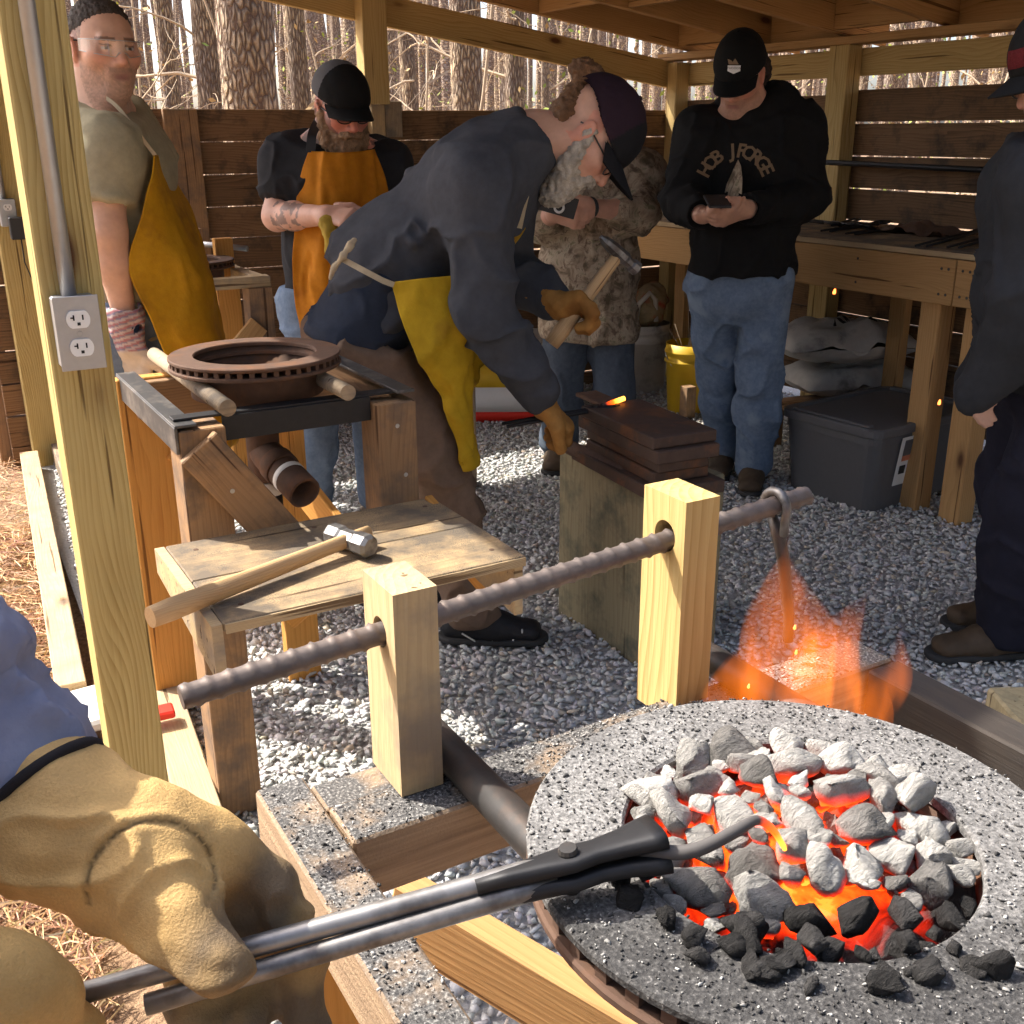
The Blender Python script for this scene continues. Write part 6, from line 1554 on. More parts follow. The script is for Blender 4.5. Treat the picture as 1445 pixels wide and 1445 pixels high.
def tatt(v, c):
    w_ = J['wrR']-J['elR']; t = ((v-J['elR'])@w_)/(w_@w_); k = (t > .12) & (t < .62) & (fbm(v*38, 12) > .02); c[k] = c[k]*.35+np.array([.03, .035, .04]); return c
d_ = nrm(J['wrR']-J['elR'])
def face2(l, c, v, ih):
    red = ih & (l[:, 1] > .02) & (l[:, 2] < .02); c[red] = c[red]*np.array([1.08, .82, .78]); return c
p2.skin(R, hc, {'R': (nrm(d_+RT*.4-Zu*.1), nrm(-Zu*.5+HD*.5), nrm(-HD*.3+Zu*.8), .75, {}), 'L': (nrm(-RT+HD*-.2), nrm(HD), nrm(Zu), .8, {})}, face=face2, tone=(.60, .34, .25), detail=tatt)
bd = S(.03).el((0, .055, -.098), (.070, .058, .052)).el((0, .070, -.150), (.056, .044, .062)).el((0, .096, -.054), (.040, .020, .017), k=.02).rc((-.070, .012, -.01), (-.056, .04, -.085), .018, .030).rc((.070, .012, -.01), (.056, .04, -.085), .018, .030); bd.sub(f_rc((-.018, .108, -.066), (.018, .108, -.066), .006), .004)
p2.blob('beard', bd, (0, .04, -.09), .14, M['hair'], (.30, .185, .105), .0042, .007, 85, hc, R, 1)
def cap2(l):
    c = np.full((len(l), 3), .012); k = l[:, 1] < .012+.02*0; c[k] = (.12, .12, .125); k2 = (l[:, 1] < -.045) & (l[:, 0] < -.02) & (l[:, 2] < .075); c[k2] = (.5, .5, .5); return c
p2.cap(hc, R, 1.03, M['capcol'], col=cap2, brim_len=.072)
p2.glasses(hc, R, 1, M['frame'], M['lens'])
tor = p2.torso(.016, .03); tor.cut(f_pl(J['neck']+Zu*.02, Zu+fb_*.4)); tor.cut(f_pl(J['pel']-Zu*.06, -Zu))
full = S(.04).add(tor).add(sl(p2, 'R', .70, .064, .070), .05).add(sl(p2, 'L', .70, .064, .07), .05)
p2.garment('t_shirt', full, [J['pel'], J['neck'], J['shR'], J['shL'], J['elR']*.5+J['shR']*.5, J['elL']*.5+J['shL']*.5], M['black_tee'], .2, .0075, .0055, (9, 9, 7), 13)
jn = p2.leg(p2.leg(S(.05).ec(J['pel']+Zu*.05, J['pel']-Zu*.05, lat, .172, .13, .165, .125), 'R', .014, .02), 'L', .014, .02); jn.cut(f_pl(J['pel']+Zu*.06, Zu)); jn.cut(f_pl(J['anR']-Zu*.055, -Zu))
p2.garment('jeans', jn, [J['pel'], J['hipR'], J['hipL'], J['anR'], J['anL']], M['jeans'], .16, .0095, .008, (8, 8, 5), 15)
for a in 'RL': p2.shoe(a, fb_, M['boot'], sole=M['sole'])
rows = [[q(436, 213, -.155), q(484, 215, -.185), q(527, 211, -.10)], [q(421, 268, -.15), q(484, 270, -.205), q(541, 262, -.09)], [q(419, 325, -.14), q(480, 328, -.215), q(545, 320, -.07)], [q(418, 400, -.15), q(478, 402, -.215), q(542, 392, -.06)], [q(425, 470, -.15), q(478, 475, -.20), q(536, 462, -.06)], [q(434, 555, -.14), q(480, 560, -.18), q(530, 545, -.06)]]
sheet('apron', rows, M['apron_o'], p2.root, .004, .016, (11, 11, 3), 7)
band('apron_strap', [q(438, 215, -.16), q(440, 190, -.145), q(448, 172, -.08), q(456, 160, .03)], .030, M['black_plastic'], p2.root, nv=-HD)
gq = S(.03).rc(q(462, 318, -.36), q(478, 350, -.37), .030, .036).rc(q(478, 345, -.37), q(498, 335, -.36), .024, .018).rc(q(470, 348, -.37), q(463, 356, -.37), .014, .01)
yg = sdf_obj('leather_glove', gq, *pts_box([q(462, 318, -.36), q(498, 360, -.36)], .1), .006, leather('yellow_glove_leather', (.42, .30, .05), (.34, .23, .03), (.25, .17, .03)), None, disp=lambda v: .007*fbm(v*30, 5))
tag(yg, 'crumpled yellow leather glove held in front of the orange apron', 'glove')

# ================= man bending over the anvil
D = 2.86
lat = nrm(HD*.97+RT*.12); fb_ = nrm(RT*.97-HD*.12)
J = dict(pel=q(515, 458), waist=q(560, 372), chest=q(672, 262), neck=q(752, 200), latH=lat, latS=lat, shR=q(668, 268, -.185), shL=q(726, 240, .19), elR=q(682, 430, -.215), wrR=q(757, 555, -.10), elL=q(712, 385, .20), wrL=q(778, 424, .06))
g_ = PZ(668, 905, 0)
J['hipR'] = J['pel']-lat*.09; J['hipL'] = J['pel']+lat*.09
J['anR'] = V3(g_[0], g_[1], .10); J['knR'] = q(612, 640, -.12); J['anL'] = J['anR']+lat*.26-RT*.30; J['knL'] = mid(J['hipL'], J['anL'], .5)+RT*.06
p3 = Person('man in charcoal sweater bending over the anvil with hammer and tongs', J, .0045)
hc = q(830, 192, 0); R = basis(RT*.50-Zu*.84-HD*.14, RT*.86+Zu*.5)
def face3(l, c, v, ih): return c
p3.skin(R, hc, {}, face=face3, tone=(.58, .34, .24))
bd = S(.025).el((0, .055, -.098), (.066, .052, .048)).el((0, .074, -.138), (.048, .038, .046)).el((0, .096, -.054), (.040, .019, .017), k=.02).rc((-.071, .002, .01), (-.058, .034, -.078), .016, .028).rc((.071, .002, .01), (.058, .034, -.078), .016, .028); bd.sub(f_rc((-.018, .106, -.066), (.018, .106, -.066), .005), .004)
p3.blob('beard', bd, (0, .04, -.07), .14, M['hair'], (.40, .36, .30), .0042, .006, 95, hc, R, 1)
bun = S(.02).el((0, -.125, .07), (.036, .034, .034)).el((.012, -.150, .062), (.024, .022, .026)).el((-.01, -.105, .085), (.03, .03, .03)).rc((-.05, -.07, -.03), (-.02, -.10, .02), .02, .03).rc((.05, -.07, -.03), (.02, -.10, .02), .02, .03).el((0, -.075, -.02), (.058, .04, .05))
p3.blob('hair', bun, (0, -.09, .03), .14, M['hair'], (.14, .075, .038), .0045, .006, 90, hc, R, 1)
p3.cap(hc, R, 1.06, M['capcol'], col=lambda l: np.where((l[:, 1] > .045)[:, None], np.array([.012, .012, .014]), np.array([.026, .014, .022])), brim_len=.085, dome=1.05)
p3.glasses(hc, R, 1, M['frame'], M['lens'])
tor = p3.torso(.012, .02, w=.98); tor.cut(f_pl(J['neck']+nrm(J['neck']-J['chest'])*.012, J['neck']-J['chest'])); tor.cut(f_pl(q(505, 420), nrm(J['pel']-J['waist'])))
sw = S(.05).add(tor)
p3.arm(sw, 'R', .025, .022, k=.05); p3.arm(sw, 'L', .025, .022, k=.05)
for a in 'RL': sw.cut(f_pl(J['wr'+a]+nrm(J['wr'+a]-J['el'+a])*.02+lat*0, nrm(J['wr'+a]-J['el'+a]))) if False else None
p3.garment('sweater', sw, [J['pel'], J['neck'], J['shR'], J['shL'], J['elR'], J['elL'], J['wrR'], J['wrL']], M['charcoal'], .2, .0065, .013, (6.5, 6.5, 6.5), 23)
hem = S(.05).ec(J['pel']-nrm(J['waist']-J['pel'])*.06, mid(J['pel'], J['waist'], .75), lat, .184, .140, .176, .134); hem.cut(f_pl(J['pel']-nrm(J['waist']-J['pel'])*.045, nrm(J['pel']-J['waist'])+fb_*.3))
p3.garment('undershirt', hem, [J['pel'], J['waist']], M['navy'], .25, .008, .007, (9, 9, 9), 27)
pn = S(.06).ec(J['pel']+nrm(J['waist']-J['pel'])*.03, J['pel']-RT*.02-Zu*.05, lat, .160, .115, .168, .128); pn.add(f_el(J['pel']-RT*.04-Zu*.05, (.11, .14, .12), None), .06)
p3.leg(pn, 'R', .010, .018); p3.leg(pn, 'L', .008, .014); pn.cut(f_pl(J['anR']-Zu*.03, -Zu)); pn.cut(f_pl(J['pel']-nrm(J['waist']-J['pel'])*.025, nrm(J['waist']-J['pel'])-fb_*.25), .02)
p3.garment('work_trousers', pn, [J['pel'], J['hipR'], J['hipL'], J['knR'], J['anR'], J['anL']], M['brownpant'], .2, .0075, .010, (8, 8, 7), 31)
for a in 'RL': p3.shoe(a, RT*.97-HD*.05, M['shoe_black'], L=.30, sole=M['sole'])
b0 = V3(J['anR'][0], J['anR'][1], 0); sd = nrm(V3(RT[0], RT[1], 0)); nn = -np.cross(Zu, sd); nn = nn if nn@HD < 0 else -nn
for s0, s1 in (((.055, .028), (.10, .072)), ((.115, .026), (.14, .062)), ((.142, .062), (.142, .03)), ((-.03, .05), (.01, .02))):
    tube('shoe_stripe', [b0+sd*s0[0]+Zu*s0[1]+nn*.0505, b0+sd*s1[0]+Zu*s1[1]+nn*(.0505-.018*(s1[1] > .05)-.006)], .0028, M['paper'], p3.root, 5)
# gloves
dR = nrm(J['wrR']-J['elR'])
ga = S(.02); hand(ga, J['wrR']+dR*.035, nrm(dR*.7+RT*.5-Zu*.3), nrm(-Zu*.55-RT*.6), nrm(-HD*.2+RT*.8+Zu*.4), 1.05, .007, 1.08); ga.ec(J['wrR']+dR*.05, J['wrR']-dR*.02, lat, .040, .034, .056, .052); ga.sub(f_rc(J['wrR']-dR*.08, J['wrR']+dR*.01, .044))
sdf_obj('leather_glove', ga, *pts_box([J['wrR']-dR*.04, J['wrR']+dR*.22], .10), .0045, M['glove'], p3.root, disp=lambda v: .0035*fbm(v*38, 3))
# hammer through the far glove
hA, hB = q(778, 486, .0), q(874, 358, .06); hd = nrm(hB-hA)
h2 = thing('hammer', 'wooden-handled forging hammer raised in the bending man\'s glove', 'hammer', hA)
def local_wood(name, a, b, rad, mat, parent, seg=12):
    a = np.asarray(a, float); b = np.asarray(b, float); x = nrm(b-a); L = np.linalg.norm(b-a); t = np.linspace(0, 1, len(rad))
    v, f = tube_np([(L*k, 0, 0) for k in t], rad, seg); v[:, 1] *= 1.2; v[:, 2] *= .85; me = mesh_np(name, v, f)
    for p in me.polygons: p.use_smooth = len(p.vertices) == 4
    me.materials.append(mat); o = bpy.data.objects.new(name, me); COL.objects.link(o); y = nrm(np.cross(-HD, x)); z = np.cross(x, y); Mx = Matrix.Identity(4)
    for i in range(3): Mx[i][0] = x[i]; Mx[i][1] = y[i]; Mx[i][2] = z[i]; Mx[i][3] = a[i]
    o.parent = parent; o.matrix_basis = wm(parent).inverted() @ Mx; return o
local_wood('handle', hA, hB, [.0175, .019, .018, .0165, .0155, .015, .014, .0135], M['handle'], h2)
sdv = nrm(RT*.78-Zu*.58+HD*.25); sdv = nrm(sdv-hd*(sdv@hd)); ot = np.cross(hd, sdv); rr_ = []
for s_, r_ in ((-.072, .006), (-.055, .014), (-.025, .018), (.02, .019), (.03, .015), (.045, .015), (.05, .020), (.068, .020), (.071, .017)):
    rr_.append([hB+sdv*s_+(hd*math.cos(t)+ot*math.sin(t))*r_ for t in np.arange(8)/8*2*math.pi+.39])
v, f = loft(rr_); me = mesh_np('hammer_head', v, f); fix_normals(me); obj('hammer_head', me, M['steel'], h2)
gb = S(.02); dL = nrm(J['wrL']-J['elL']); hand(gb, J['wrL']+dL*.01, nrm(RT*.85-Zu*.15-HD*.25), nrm(-HD*.3-Zu*.75+RT*.1), nrm(HD*-.2+Zu*.75+RT*.3), [1.15, 1.2, 1.2, 1.15], .007, 1.12, thumb=(RT*.8+Zu*.3-HD*.55, RT*.7-Zu*.55-HD*.3)); gb.ec(J['wrL']+dL*.04, J['wrL']-dL*.05, lat, .044, .038, .056, .052)
sdf_obj('leather_glove', gb, *pts_box([J['wrL']-dL*.06, J['wrL']+dL*.2], .11), .0045, M['glove'], p3.root, disp=lambda v: .0035*fbm(v*38, 8))
# anvil tongs and the hot tip
ta, tb = PV(712, 600, D-.10), PV(872, 572, 2.88)
tn = tongs('black tongs in the bending man\'s lower glove holding glowing steel on the anvil', ta, tb, ta[2], None, gap=.016, r=.006)
hot_rod('hot_steel', 'short glowing orange steel bar held on the steel plate anvil', [PV(845, 575, 2.87), PV(862, 569, 2.88), PV(881, 562, 2.90)], [.006, .007, .0065], .2, 1.5)
rows = [[q(553, 398, -.215), q(600, 392, -.225), q(648, 388, -.21), q(672, 380, -.12)], [q(566, 445, -.225), q(612, 440, -.23), q(656, 436, -.20), q(676, 430, -.08)], [q(590, 500, -.225), q(628, 498, -.225), q(662, 490, -.18), q(674, 486, -.05)], [q(618, 555, -.21), q(642, 556, -.215), q(662, 548, -.17), q(670, 545, -.05)], [q(640, 610, -.19), q(652, 612, -.19), q(664, 605, -.15), q(668, 600, -.05)], [q(656, 658, -.17), q(660, 660, -.165), q(665, 655, -.13), q(668, 650, -.05)]]
sheet('apron', rows, M['apron_m'], p3.root, .004, .026, (10, 10, 5), 11)
rows = [[q(706, 348, -.12), q(722, 336, -.09), q(741, 321, -.02)], [q(704, 360, -.12), q(716, 350, -.09), q(730, 338, -.02)], [q(702, 374, -.12), q(706, 368, -.09), q(712, 360, -.02)]]
sheet('apron_bib', rows, M['apron_m'], p3.root, .004, .002, seed=3, ns=12, nt_=12)
band('neck_strap', [q(757, 165, -.02), q(758, 190, -.10), q(752, 230, -.13), q(743, 275, -.13), q(733, 322, -.10)], .013, M['strap'], p3.root)
band('waist_strap', [q(556, 402, -.228), q(540, 396, -.236), q(510, 380, -.232), q(484, 366, -.205)], .014, M['strap'], p3.root)
kn = S(.006).rc(q(484, 362, -.215), q(494, 346, -.21), .006, .010).rc(q(494, 346, -.21), q(500, 338, -.20), .010, .006).rc(q(484, 362, -.215), q(472, 376, -.20), .006, .008).rc(q(472, 376, -.20), q(466, 392, -.19), .008, .006).el(q(484, 362, -.215), (.010, .010, .010))
sdf_obj('strap_knot', kn, *pts_box([q(460, 385, -.16), q(505, 335, -.17)], .04), .0045, M['strap'], p3.root, disp=lambda v: .002*fbm(v*60, 3))

# ================= man in camouflage behind
D = 4.55
fb_ = nrm(-HD*.95-RT*.2); lat = nrm(np.cross(Zu, fb_)); lat = lat if lat@RT > 0 else -lat
pelc = q(832, 462)
J = dict(pel=pelc, waist=q(830, 385), chest=q(835, 285), neck=q(842, 222), latH=lat, latS=lat, shR=q(772, 250, .0), shL=q(900, 248, .0), elR=q(768, 312, -.06), wrR=q(783, 300, -.33), elL=q(900, 300, -.16), wrL=q(826, 292, -.34))
for a, s_ in (('R', -1), ('L', 1)):
    J['hip'+a] = pelc+lat*s_*.09; J['an'+a] = V3(pelc[0], pelc[1], .095)+lat*s_*.13; J['kn'+a] = mid(J['hip'+a], J['an'+a], .5)+fb_*.02
p4 = Person('man in camouflage jacket and dark jeans filming with a phone behind the bending man', J, .0055)
hc = q(845, 172, -.05); R = basis(-HD*.85-Zu*.3, Zu)
dR, dL = nrm(J['wrR']-J['elR']), nrm(J['wrL']-J['elL'])
p4.skin(R, hc, {'R': (nrm(RT*.5-HD*.2-Zu*.15), nrm(HD*.8+Zu*.3), nrm(Zu+RT*.1), .7, {}), 'L': (nrm(-RT*.8-HD*.1), nrm(HD*.8+Zu*.2), nrm(Zu), .75, {})}, tone=(.56, .31, .22))
p4.cap(hc, R, 1.0, M['capcol'], col=lambda l: np.full((len(l), 3), .09))
def camo():
    mt, nt, b = newmat('camo_canvas'); co = objco(nt, rnd=False); n1 = noise(nt, co, 16, 4, .65, .8); n2 = noise(nt, nd(nt, 'Mapping', {'Vector': co, 'Scale': (1, 1, .6)}).outputs[0], 42, 4, .7, 1.0)
    c = ramp(nt, n1, [(.36, (.11, .085, .05)), (.46, (.27, .20, .135)), (.56, (.38, .31, .22)), (.66, (.20, .175, .10))]); c = mix(nt, ramp(nt, n2, [(.56, (0, 0, 0)), (.62, (.8, .8, .8))]), c, (.10, .062, .04))
    nt.links.new(c, b.inputs['Base Color']); b.inputs['Roughness'].default_value = .9; bump(nt, b, n2, .3, .003); return mt
M['camo'] = camo()
tor = p4.torso(.03, .02); tor.rc(J['pel']+lat*.07, J['pel']+lat*.08-Zu*.1, .12, .12, k=.06); tor.rc(J['pel']-lat*.07, J['pel']-lat*.08-Zu*.1, .12, .12, k=.06); tor.cut(f_pl(q(830, 476), -Zu)); tor.cut(f_pl(J['neck']+Zu*.03, Zu+fb_*.3))
jk = S(.05).add(tor)
for a in 'RL': jk.add(S(.03).rc(J['sh'+a], J['el'+a], .085, .078).rc(J['el'+a], mid(J['el'+a], J['wr'+a], .30), .075, .07), .05)
p4.garment('camo_jacket', jk, [J['pel']-Zu*.15, J['neck'], J['shR'], J['shL'], J['elR'], J['elL']], M['camo'], .2, .009, .010, (8, 8, 6), 41)
jn = p4.leg(p4.leg(S(.05), 'R', .016, .022), 'L', .016, .022); jn.cut(f_pl(J['anR']-Zu*.055, -Zu))
p4.garment('dark_jeans', jn, [J['hipR'], J['hipL'], J['anR'], J['anL']], M['dkjeans'], .16, .011, .008, (8, 8, 5), 43)
for a in 'RL': p4.shoe(a, fb_, M['boot'], sole=M['sole'])
tube('watch', [J['wrL']-dL*.03+nrm(np.cross(dL, Zu))*.032*math.cos(t)+Zu*.032*math.sin(t) for t in np.linspace(0, 2*math.pi, 17)], .009, M['black_plastic'], p4.root, 8)
def phone(label, c, x, y, w_, h_):
    t = thing('phone', label, 'phone', c); x = nrm(x); y = nrm(y-x*(np.asarray(y)@x)); board('body', c-y*h_/2, c+y*h_/2, w_, .009, M['black_plastic'], t, wdir=x, ch=.002); return t, np.cross(x, y)
ph, pn_ = phone('phone with a pale ring grip held sideways at the camouflage jacket', q(786, 288, -.42), nrm(Zu*.9+RT*.25), nrm(RT*.9-Zu*.4), .075, .15)
v, f = lathe_np([(.012, 0), (.02, 0), (.021, .004), (.02, .007), (.012, .007)], 24, True); zc = -HD; rt_b = np.array([nrm(RT), np.cross(zc, nrm(RT)), zc]); me = mesh_np('ring_grip', v@rt_b+q(789, 293, -.432), f, True); fix_normals(me); obj('ring_grip', me, M['paper'], ph)

# ================= man in black hoodie reading his phone
D = 4.17
fb_ = nrm(-HD*.92-RT*.28); lat = nrm(np.cross(Zu, fb_)); lat = lat if lat@RT > 0 else -lat
pelc = q(1044, 392)
J = dict(pel=pelc, waist=q(1050, 330), chest=q(1056, 228), neck=q(1062, 162), latH=lat, latS=lat, shR=q(992, 190, -.02), shL=q(1128, 184, .03), elR=q(962, 285, -.08), wrR=q(992, 304, -.33), elL=q(1140, 280, -.06), wrL=q(1052, 296, -.34))
gR, gL = PZ(1022, 668, 0), PZ(1066, 688, 0)
for a, s_, g0 in (('R', -1, gR), ('L', 1, gL)):
    J['hip'+a] = pelc+lat*s_*.095; J['an'+a] = V3(g0[0], g0[1], .095)+HD*.06; J['kn'+a] = mid(J['hip'+a], J['an'+a], .5)+fb_*.02
p5 = Person('man in black hoodie with arrowhead print and blue jeans reading a phone', J, .0048)
hc = q(1044, 106, -.06); R = basis(-HD*.66-RT*.34-Zu*.46, Zu-HD*.3-RT*.1)
dR, dL = nrm(J['wrR']-J['elR']), nrm(J['wrL']-J['elL'])
def face5(l, c, v, ih):
    st = ih & (l[:, 2] < -.04) & (l[:, 1] > .02); k = st*(.25+.2*fbm(v*240, 3)); return c*(1-k[:, None])+k[:, None]*np.array([.2, .12, .08])
p5.skin(R, hc, {'R': (nrm(RT*.75-HD*.35+Zu*.05), nrm(HD*.3+Zu*.9), nrm(-HD*.6+RT*.3), .55, {}), 'L': (nrm(-RT*.75-HD*.35-Zu*.25), nrm(HD*.6+Zu*.5), nrm(Zu*.7-HD*.4), .55, {})}, face=face5, tone=(.54, .30, .205))
p5.cap(hc, R, 1.03, M['capcol'], col=lambda l: np.full((len(l), 3), .009), brim_len=.075, dome=1.08)
hr = S(.02).el((.066, -.06, -.01), (.026, .05, .06)).el((-.066, -.06, -.01), (.026, .05, .06)).el((0, -.09, -.02), (.06, .03, .05)); p5.blob('hair', hr, (0, -.05, -.02), .13, M['hair'], (.03, .02, .016), .005, .007, 60, hc, R, 1)
tor = p5.torso(.026, .03, w=.98); tor.rc(J['pel']+lat*.06, J['pel']-lat*.06, .13, .13, k=.06); tor.cut(f_pl(q(1044, 385), -Zu)); tor.cut(f_pl(J['neck']+Zu*.04, Zu+fb_*.6))
hd_ = S(.05).add(tor)
for a in 'RL': p5.arm(hd_, a, .026, .022, k=.05)
for sgn in (-1, 1): hd_.add(S(.03).rc(J['neck']+fb_*.075-Zu*.025, J['neck']+lat*sgn*.085+Zu*.035, .030, .036).rc(J['neck']+lat*sgn*.085+Zu*.035, J['neck']-fb_*.085+Zu*.05+lat*sgn*.03, .038, .045), .025)
hd_.add(S(.03).ec(J['neck']-fb_*.06+Zu*.03, J['neck']-fb_*.10-Zu*.03, lat, .12, .06, .13, .07), .04); hd_.ec(J['neck']+fb_*.02+Zu*.02+lat*.05, J['neck']-fb_*.05+Zu*.06+lat*.09, lat, .05, .045, .05, .045, k=.04)
for a, dd in (('R', dR), ('L', dL)): hd_.sub(f_rc(J['wr'+a]+dd*.02, J['wr'+a]+dd*.2, .06, .06), .004)
p5.garment('hoodie', hd_, [J['pel'], J['neck']+Zu*.08, J['shR'], J['shL'], J['elR'], J['elL'], J['wrR'], J['wrL']], M['hood'], .2, .0075, .0075, (8, 8, 7), 51)
jn = p5.leg(p5.leg(S(.05).ec(J['pel']+Zu*.02, J['pel']-Zu*.05, lat, .168, .125, .168, .128), 'R', .022, .022), 'L', .022, .022); jn.cut(f_pl(J['anR']-Zu*.065, -Zu)); jn.cut(f_pl(J['pel']+Zu*.05, Zu))
p5.garment('jeans', jn, [J['pel'], J['hipR'], J['hipL'], J['anR'], J['anL']], M['jeans'], .16, .008, .009, (8, 8, 6), 53)
for a in 'RL': p5.shoe(a, fb_, M['boot'], sole=M['sole'])
ph5, _n = phone('black phone cupped in the hands of the man in the black hoodie', q(1012, 284, -.44), nrm(RT), nrm(HD*.96+Zu*.22), .075, .13)
# chest print
from mathutils.bvhtree import BVHTree
_hm = [o for o in p5.root.children if o.name.startswith('hoodie')][0].data
HB = BVHTree.FromPolygons([v.co for v in _hm.vertices], [pl.vertices[:] for pl in _hm.polygons])
M['print_tan'] = plain('print_tan', (.21, .145, .088), .8, 0, .2, 60, .25, 0); M['print_camo'] = M['camo']
pc_ = q(1036, 232, -.22); nx = fb_; tx_ = nrm(RT-nx*(RT@nx)); ty_ = np.cross(nx, tx_); ty_ = ty_ if ty_[2] > 0 else -ty_
prn = {}
def on_chest(v, f, name, mat, dx, dz, rot=0):
    c_, s_ = math.cos(rot), math.sin(rot); v = np.stack([v[:, 0]*c_-v[:, 1]*s_+dx, v[:, 0]*s_+v[:, 1]*c_+dz, v[:, 2]], 1)
    o = pc_+fb_*.1; P0 = o+np.outer(v[:, 0], tx_)+np.outer(v[:, 1], ty_); t = np.zeros(len(v))
    for k_ in range(len(v)):
        hit = HB.ray_cast(Vector(P0[k_]), Vector(-fb_)); t[k_] = hit[3] if hit[0] is not None else .1
    A_ = np.stack([np.ones(len(v)), v[:, 0], v[:, 1]], 1); fit = A_@np.linalg.lstsq(A_, t, rcond=None)[0]; ex = np.maximum(fit-t, 0).max()
    return obj(name, mesh_np(name, P0-np.outer(fit-min(ex, .012)-.002, fb_), f), mat, p5.root)
word = 'HOB JFORGE'; n = len(word)
for i, ch in enumerate(word):
    if ch == ' ': continue
    a = math.radians(63-126*i/(n-1)); v, f = text_np(ch, .066, 0, bold=.0016); on_chest(v, f, 'print_letter', M['print_tan'], .118*math.sin(-a), .118*math.cos(a)-.075, a)
ar = [(0, .075), (.018, .05), (.03, .01), (.036, -.045), (.022, -.04), (.022, -.055), (.018, -.075), (-.018, -.075), (-.022, -.055), (-.022, -.04), (-.036, -.045), (-.03, .01), (-.018, .05)]
gv_ = [(0, -.01, 0)]+[(x, y, 0) for x, y in ar]; on_chest(np.array(gv_), [[0, 1+i, 1+(i+1) % len(ar)] for i in range(len(ar))], 'print_arrowhead', M['print_camo'], .002, -.055)
for k, ch in enumerate('HUNTVAL'):
    if ch: v, f = text_np(ch, .032, 0); on_chest(v, f, 'print_letter', M['print_tan'], -.075+.025*k, -.155)
# cap badge
bp = hc+(np.array([-.012, .1005, .083])*1.03)@R; bn_ = nrm(R[1]*.86+R[2]*.42-R[0]*.12); bx_ = nrm(R[0]-bn_*(R[0]@bn_)); by_ = np.cross(bn_, bx_); by_ = by_ if by_[2] > 0 else -by_
hexa = [(-.022, .008), (.022, .008), (.022, -.010), (0, -.019), (-.022, -.010)]; tri = [(-.016, .011), (-.002, .030), (.006, .019), (.011, .024), (.024, .028), (.019, .011)]
for nm, pg in (('cap_badge', hexa), ('cap_emblem', tri)):
    v = [bp+bx_*x+by_*y+bn_*(.007-7*(x*x)) for x, y in pg]; obj(nm, mesh_np(nm, v, [list(range(len(v)))]), M['paper'] if nm == 'cap_badge' else M['print_tan'], p5.root)
v, f = text_np('WOODCRAFT', .0095, 0); obj('cap_letters', mesh_np('cap_letters', bp+np.outer(v[:, 0]*.75, bx_)+np.outer(v[:, 1]-.001, by_)+bn_*.0078-np.outer(7*(v[:, 0]*.75)**2, bn_), f), M['ink'], p5.root)

# ================= man in dark clothes at the right edge
D = 2.62
fb_ = nrm(-RT*.92-HD*.1); lat = nrm(np.cross(Zu, fb_)); lat = lat if lat@HD < 0 else -lat   # near side
pelc = q(1490, 500)
J = dict(pel=pelc, waist=q(1494, 410), chest=q(1502, 285), neck=q(1508, 195), latH=lat, latS=lat, shR=q(1478, 262, .16), shL=q(1482, 268, -.15), elR=q(1462, 420, .18), wrR=q(1410, 500, .16), elL=q(1455, 430, -.17), wrL=q(1412, 515, -.10))
gR = PZ(1415, 925, 0)
for a, s_ in (('R', 1), ('L', -1)):
    J['hip'+a] = pelc+lat*s_*-.09
J['anL'] = V3(gR[0], gR[1], .1); J['anR'] = J['anL']+HD*.2+RT*.12; 
for a in 'RL': J['kn'+a] = mid(J['hip'+a], J['an'+a], .5)-RT*.02
p6 = Person('man in dark grey jacket and black cap standing by the timber block', J, .0052)
hc = q(1500, 100, -.02); R = basis(-RT*.9-HD*.2-Zu*.42, Zu-RT*.3)
p6.skin(R, hc, {'R': (nrm(-RT*.4-Zu), nrm(-RT), nrm(-HD), .5, {}), 'L': (nrm(-RT*.4-Zu), nrm(RT), nrm(-RT), .5, {})}, tone=(.46, .27, .19))
p6.cap(hc, R, 1.05, M['capcol'], col=lambda l: np.full((len(l), 3), .014), dome=1.05)
p6.glasses(hc, R, 1, M['frame'], M['lens'])
gx_ = [(x, z) for x in np.linspace(-.030, .018, 6) for z in np.linspace(.052, .088, 5)]
bdg = np.array([(x, -.010+.1185*math.sqrt(max(0, 1-(x/.0895)**2-((z-.04)/.109)**2))+.0022, z) for x, z in gx_])
obj('cap_patch', mesh_np('cap_patch', (bdg*1.05)@R+hc, [[i*5+j, (i+1)*5+j, (i+1)*5+j+1, i*5+j+1] for i in range(5) for j in range(4)]), plain('red_stitch', (.11, .012, .014), .8, 0, .2, 300, .6, .5), p6.root)
tor = p6.torso(.035, .03); tor.cut(f_pl(J['pel']-Zu*.10, -Zu)); tor.cut(f_pl(J['neck']+Zu*.03, Zu+fb_*.3)); jk = S(.05).add(tor)
for a in 'RL':
    p6.arm(jk, a, .034, .03, k=.05); jk.rc(J['wr'+a], J['wr'+a]+nrm(-RT*.5-Zu)*.075+HD*.01, .052, .050, k=.04)
p6.garment('jacket', jk, [J['pel']-Zu*.1, J['neck'], J['shR'], J['shL'], J['elR'], J['elL'], J['wrR'], J['wrL']], M['greyjkt'], .2, .0085, .010, (7, 7, 6), 61)
pn = p6.leg(p6.leg(S(.05).ec(J['pel']+Zu*.05, J['pel']-Zu*.06, lat, .17, .13, .17, .13), 'R', .026, .034), 'L', .026, .034); pn.cut(f_pl(J['anR']-Zu*.05, -Zu))
p6.garment('trousers', pn, [J['pel'], J['hipR'], J['hipL'], J['anR'], J['anL']], M['darkpant'], .16, .009, .010, (8, 8, 6), 63)
for a in 'RL': p6.shoe(a, fb_, M['boot'], L=.31, sole=M['sole'])
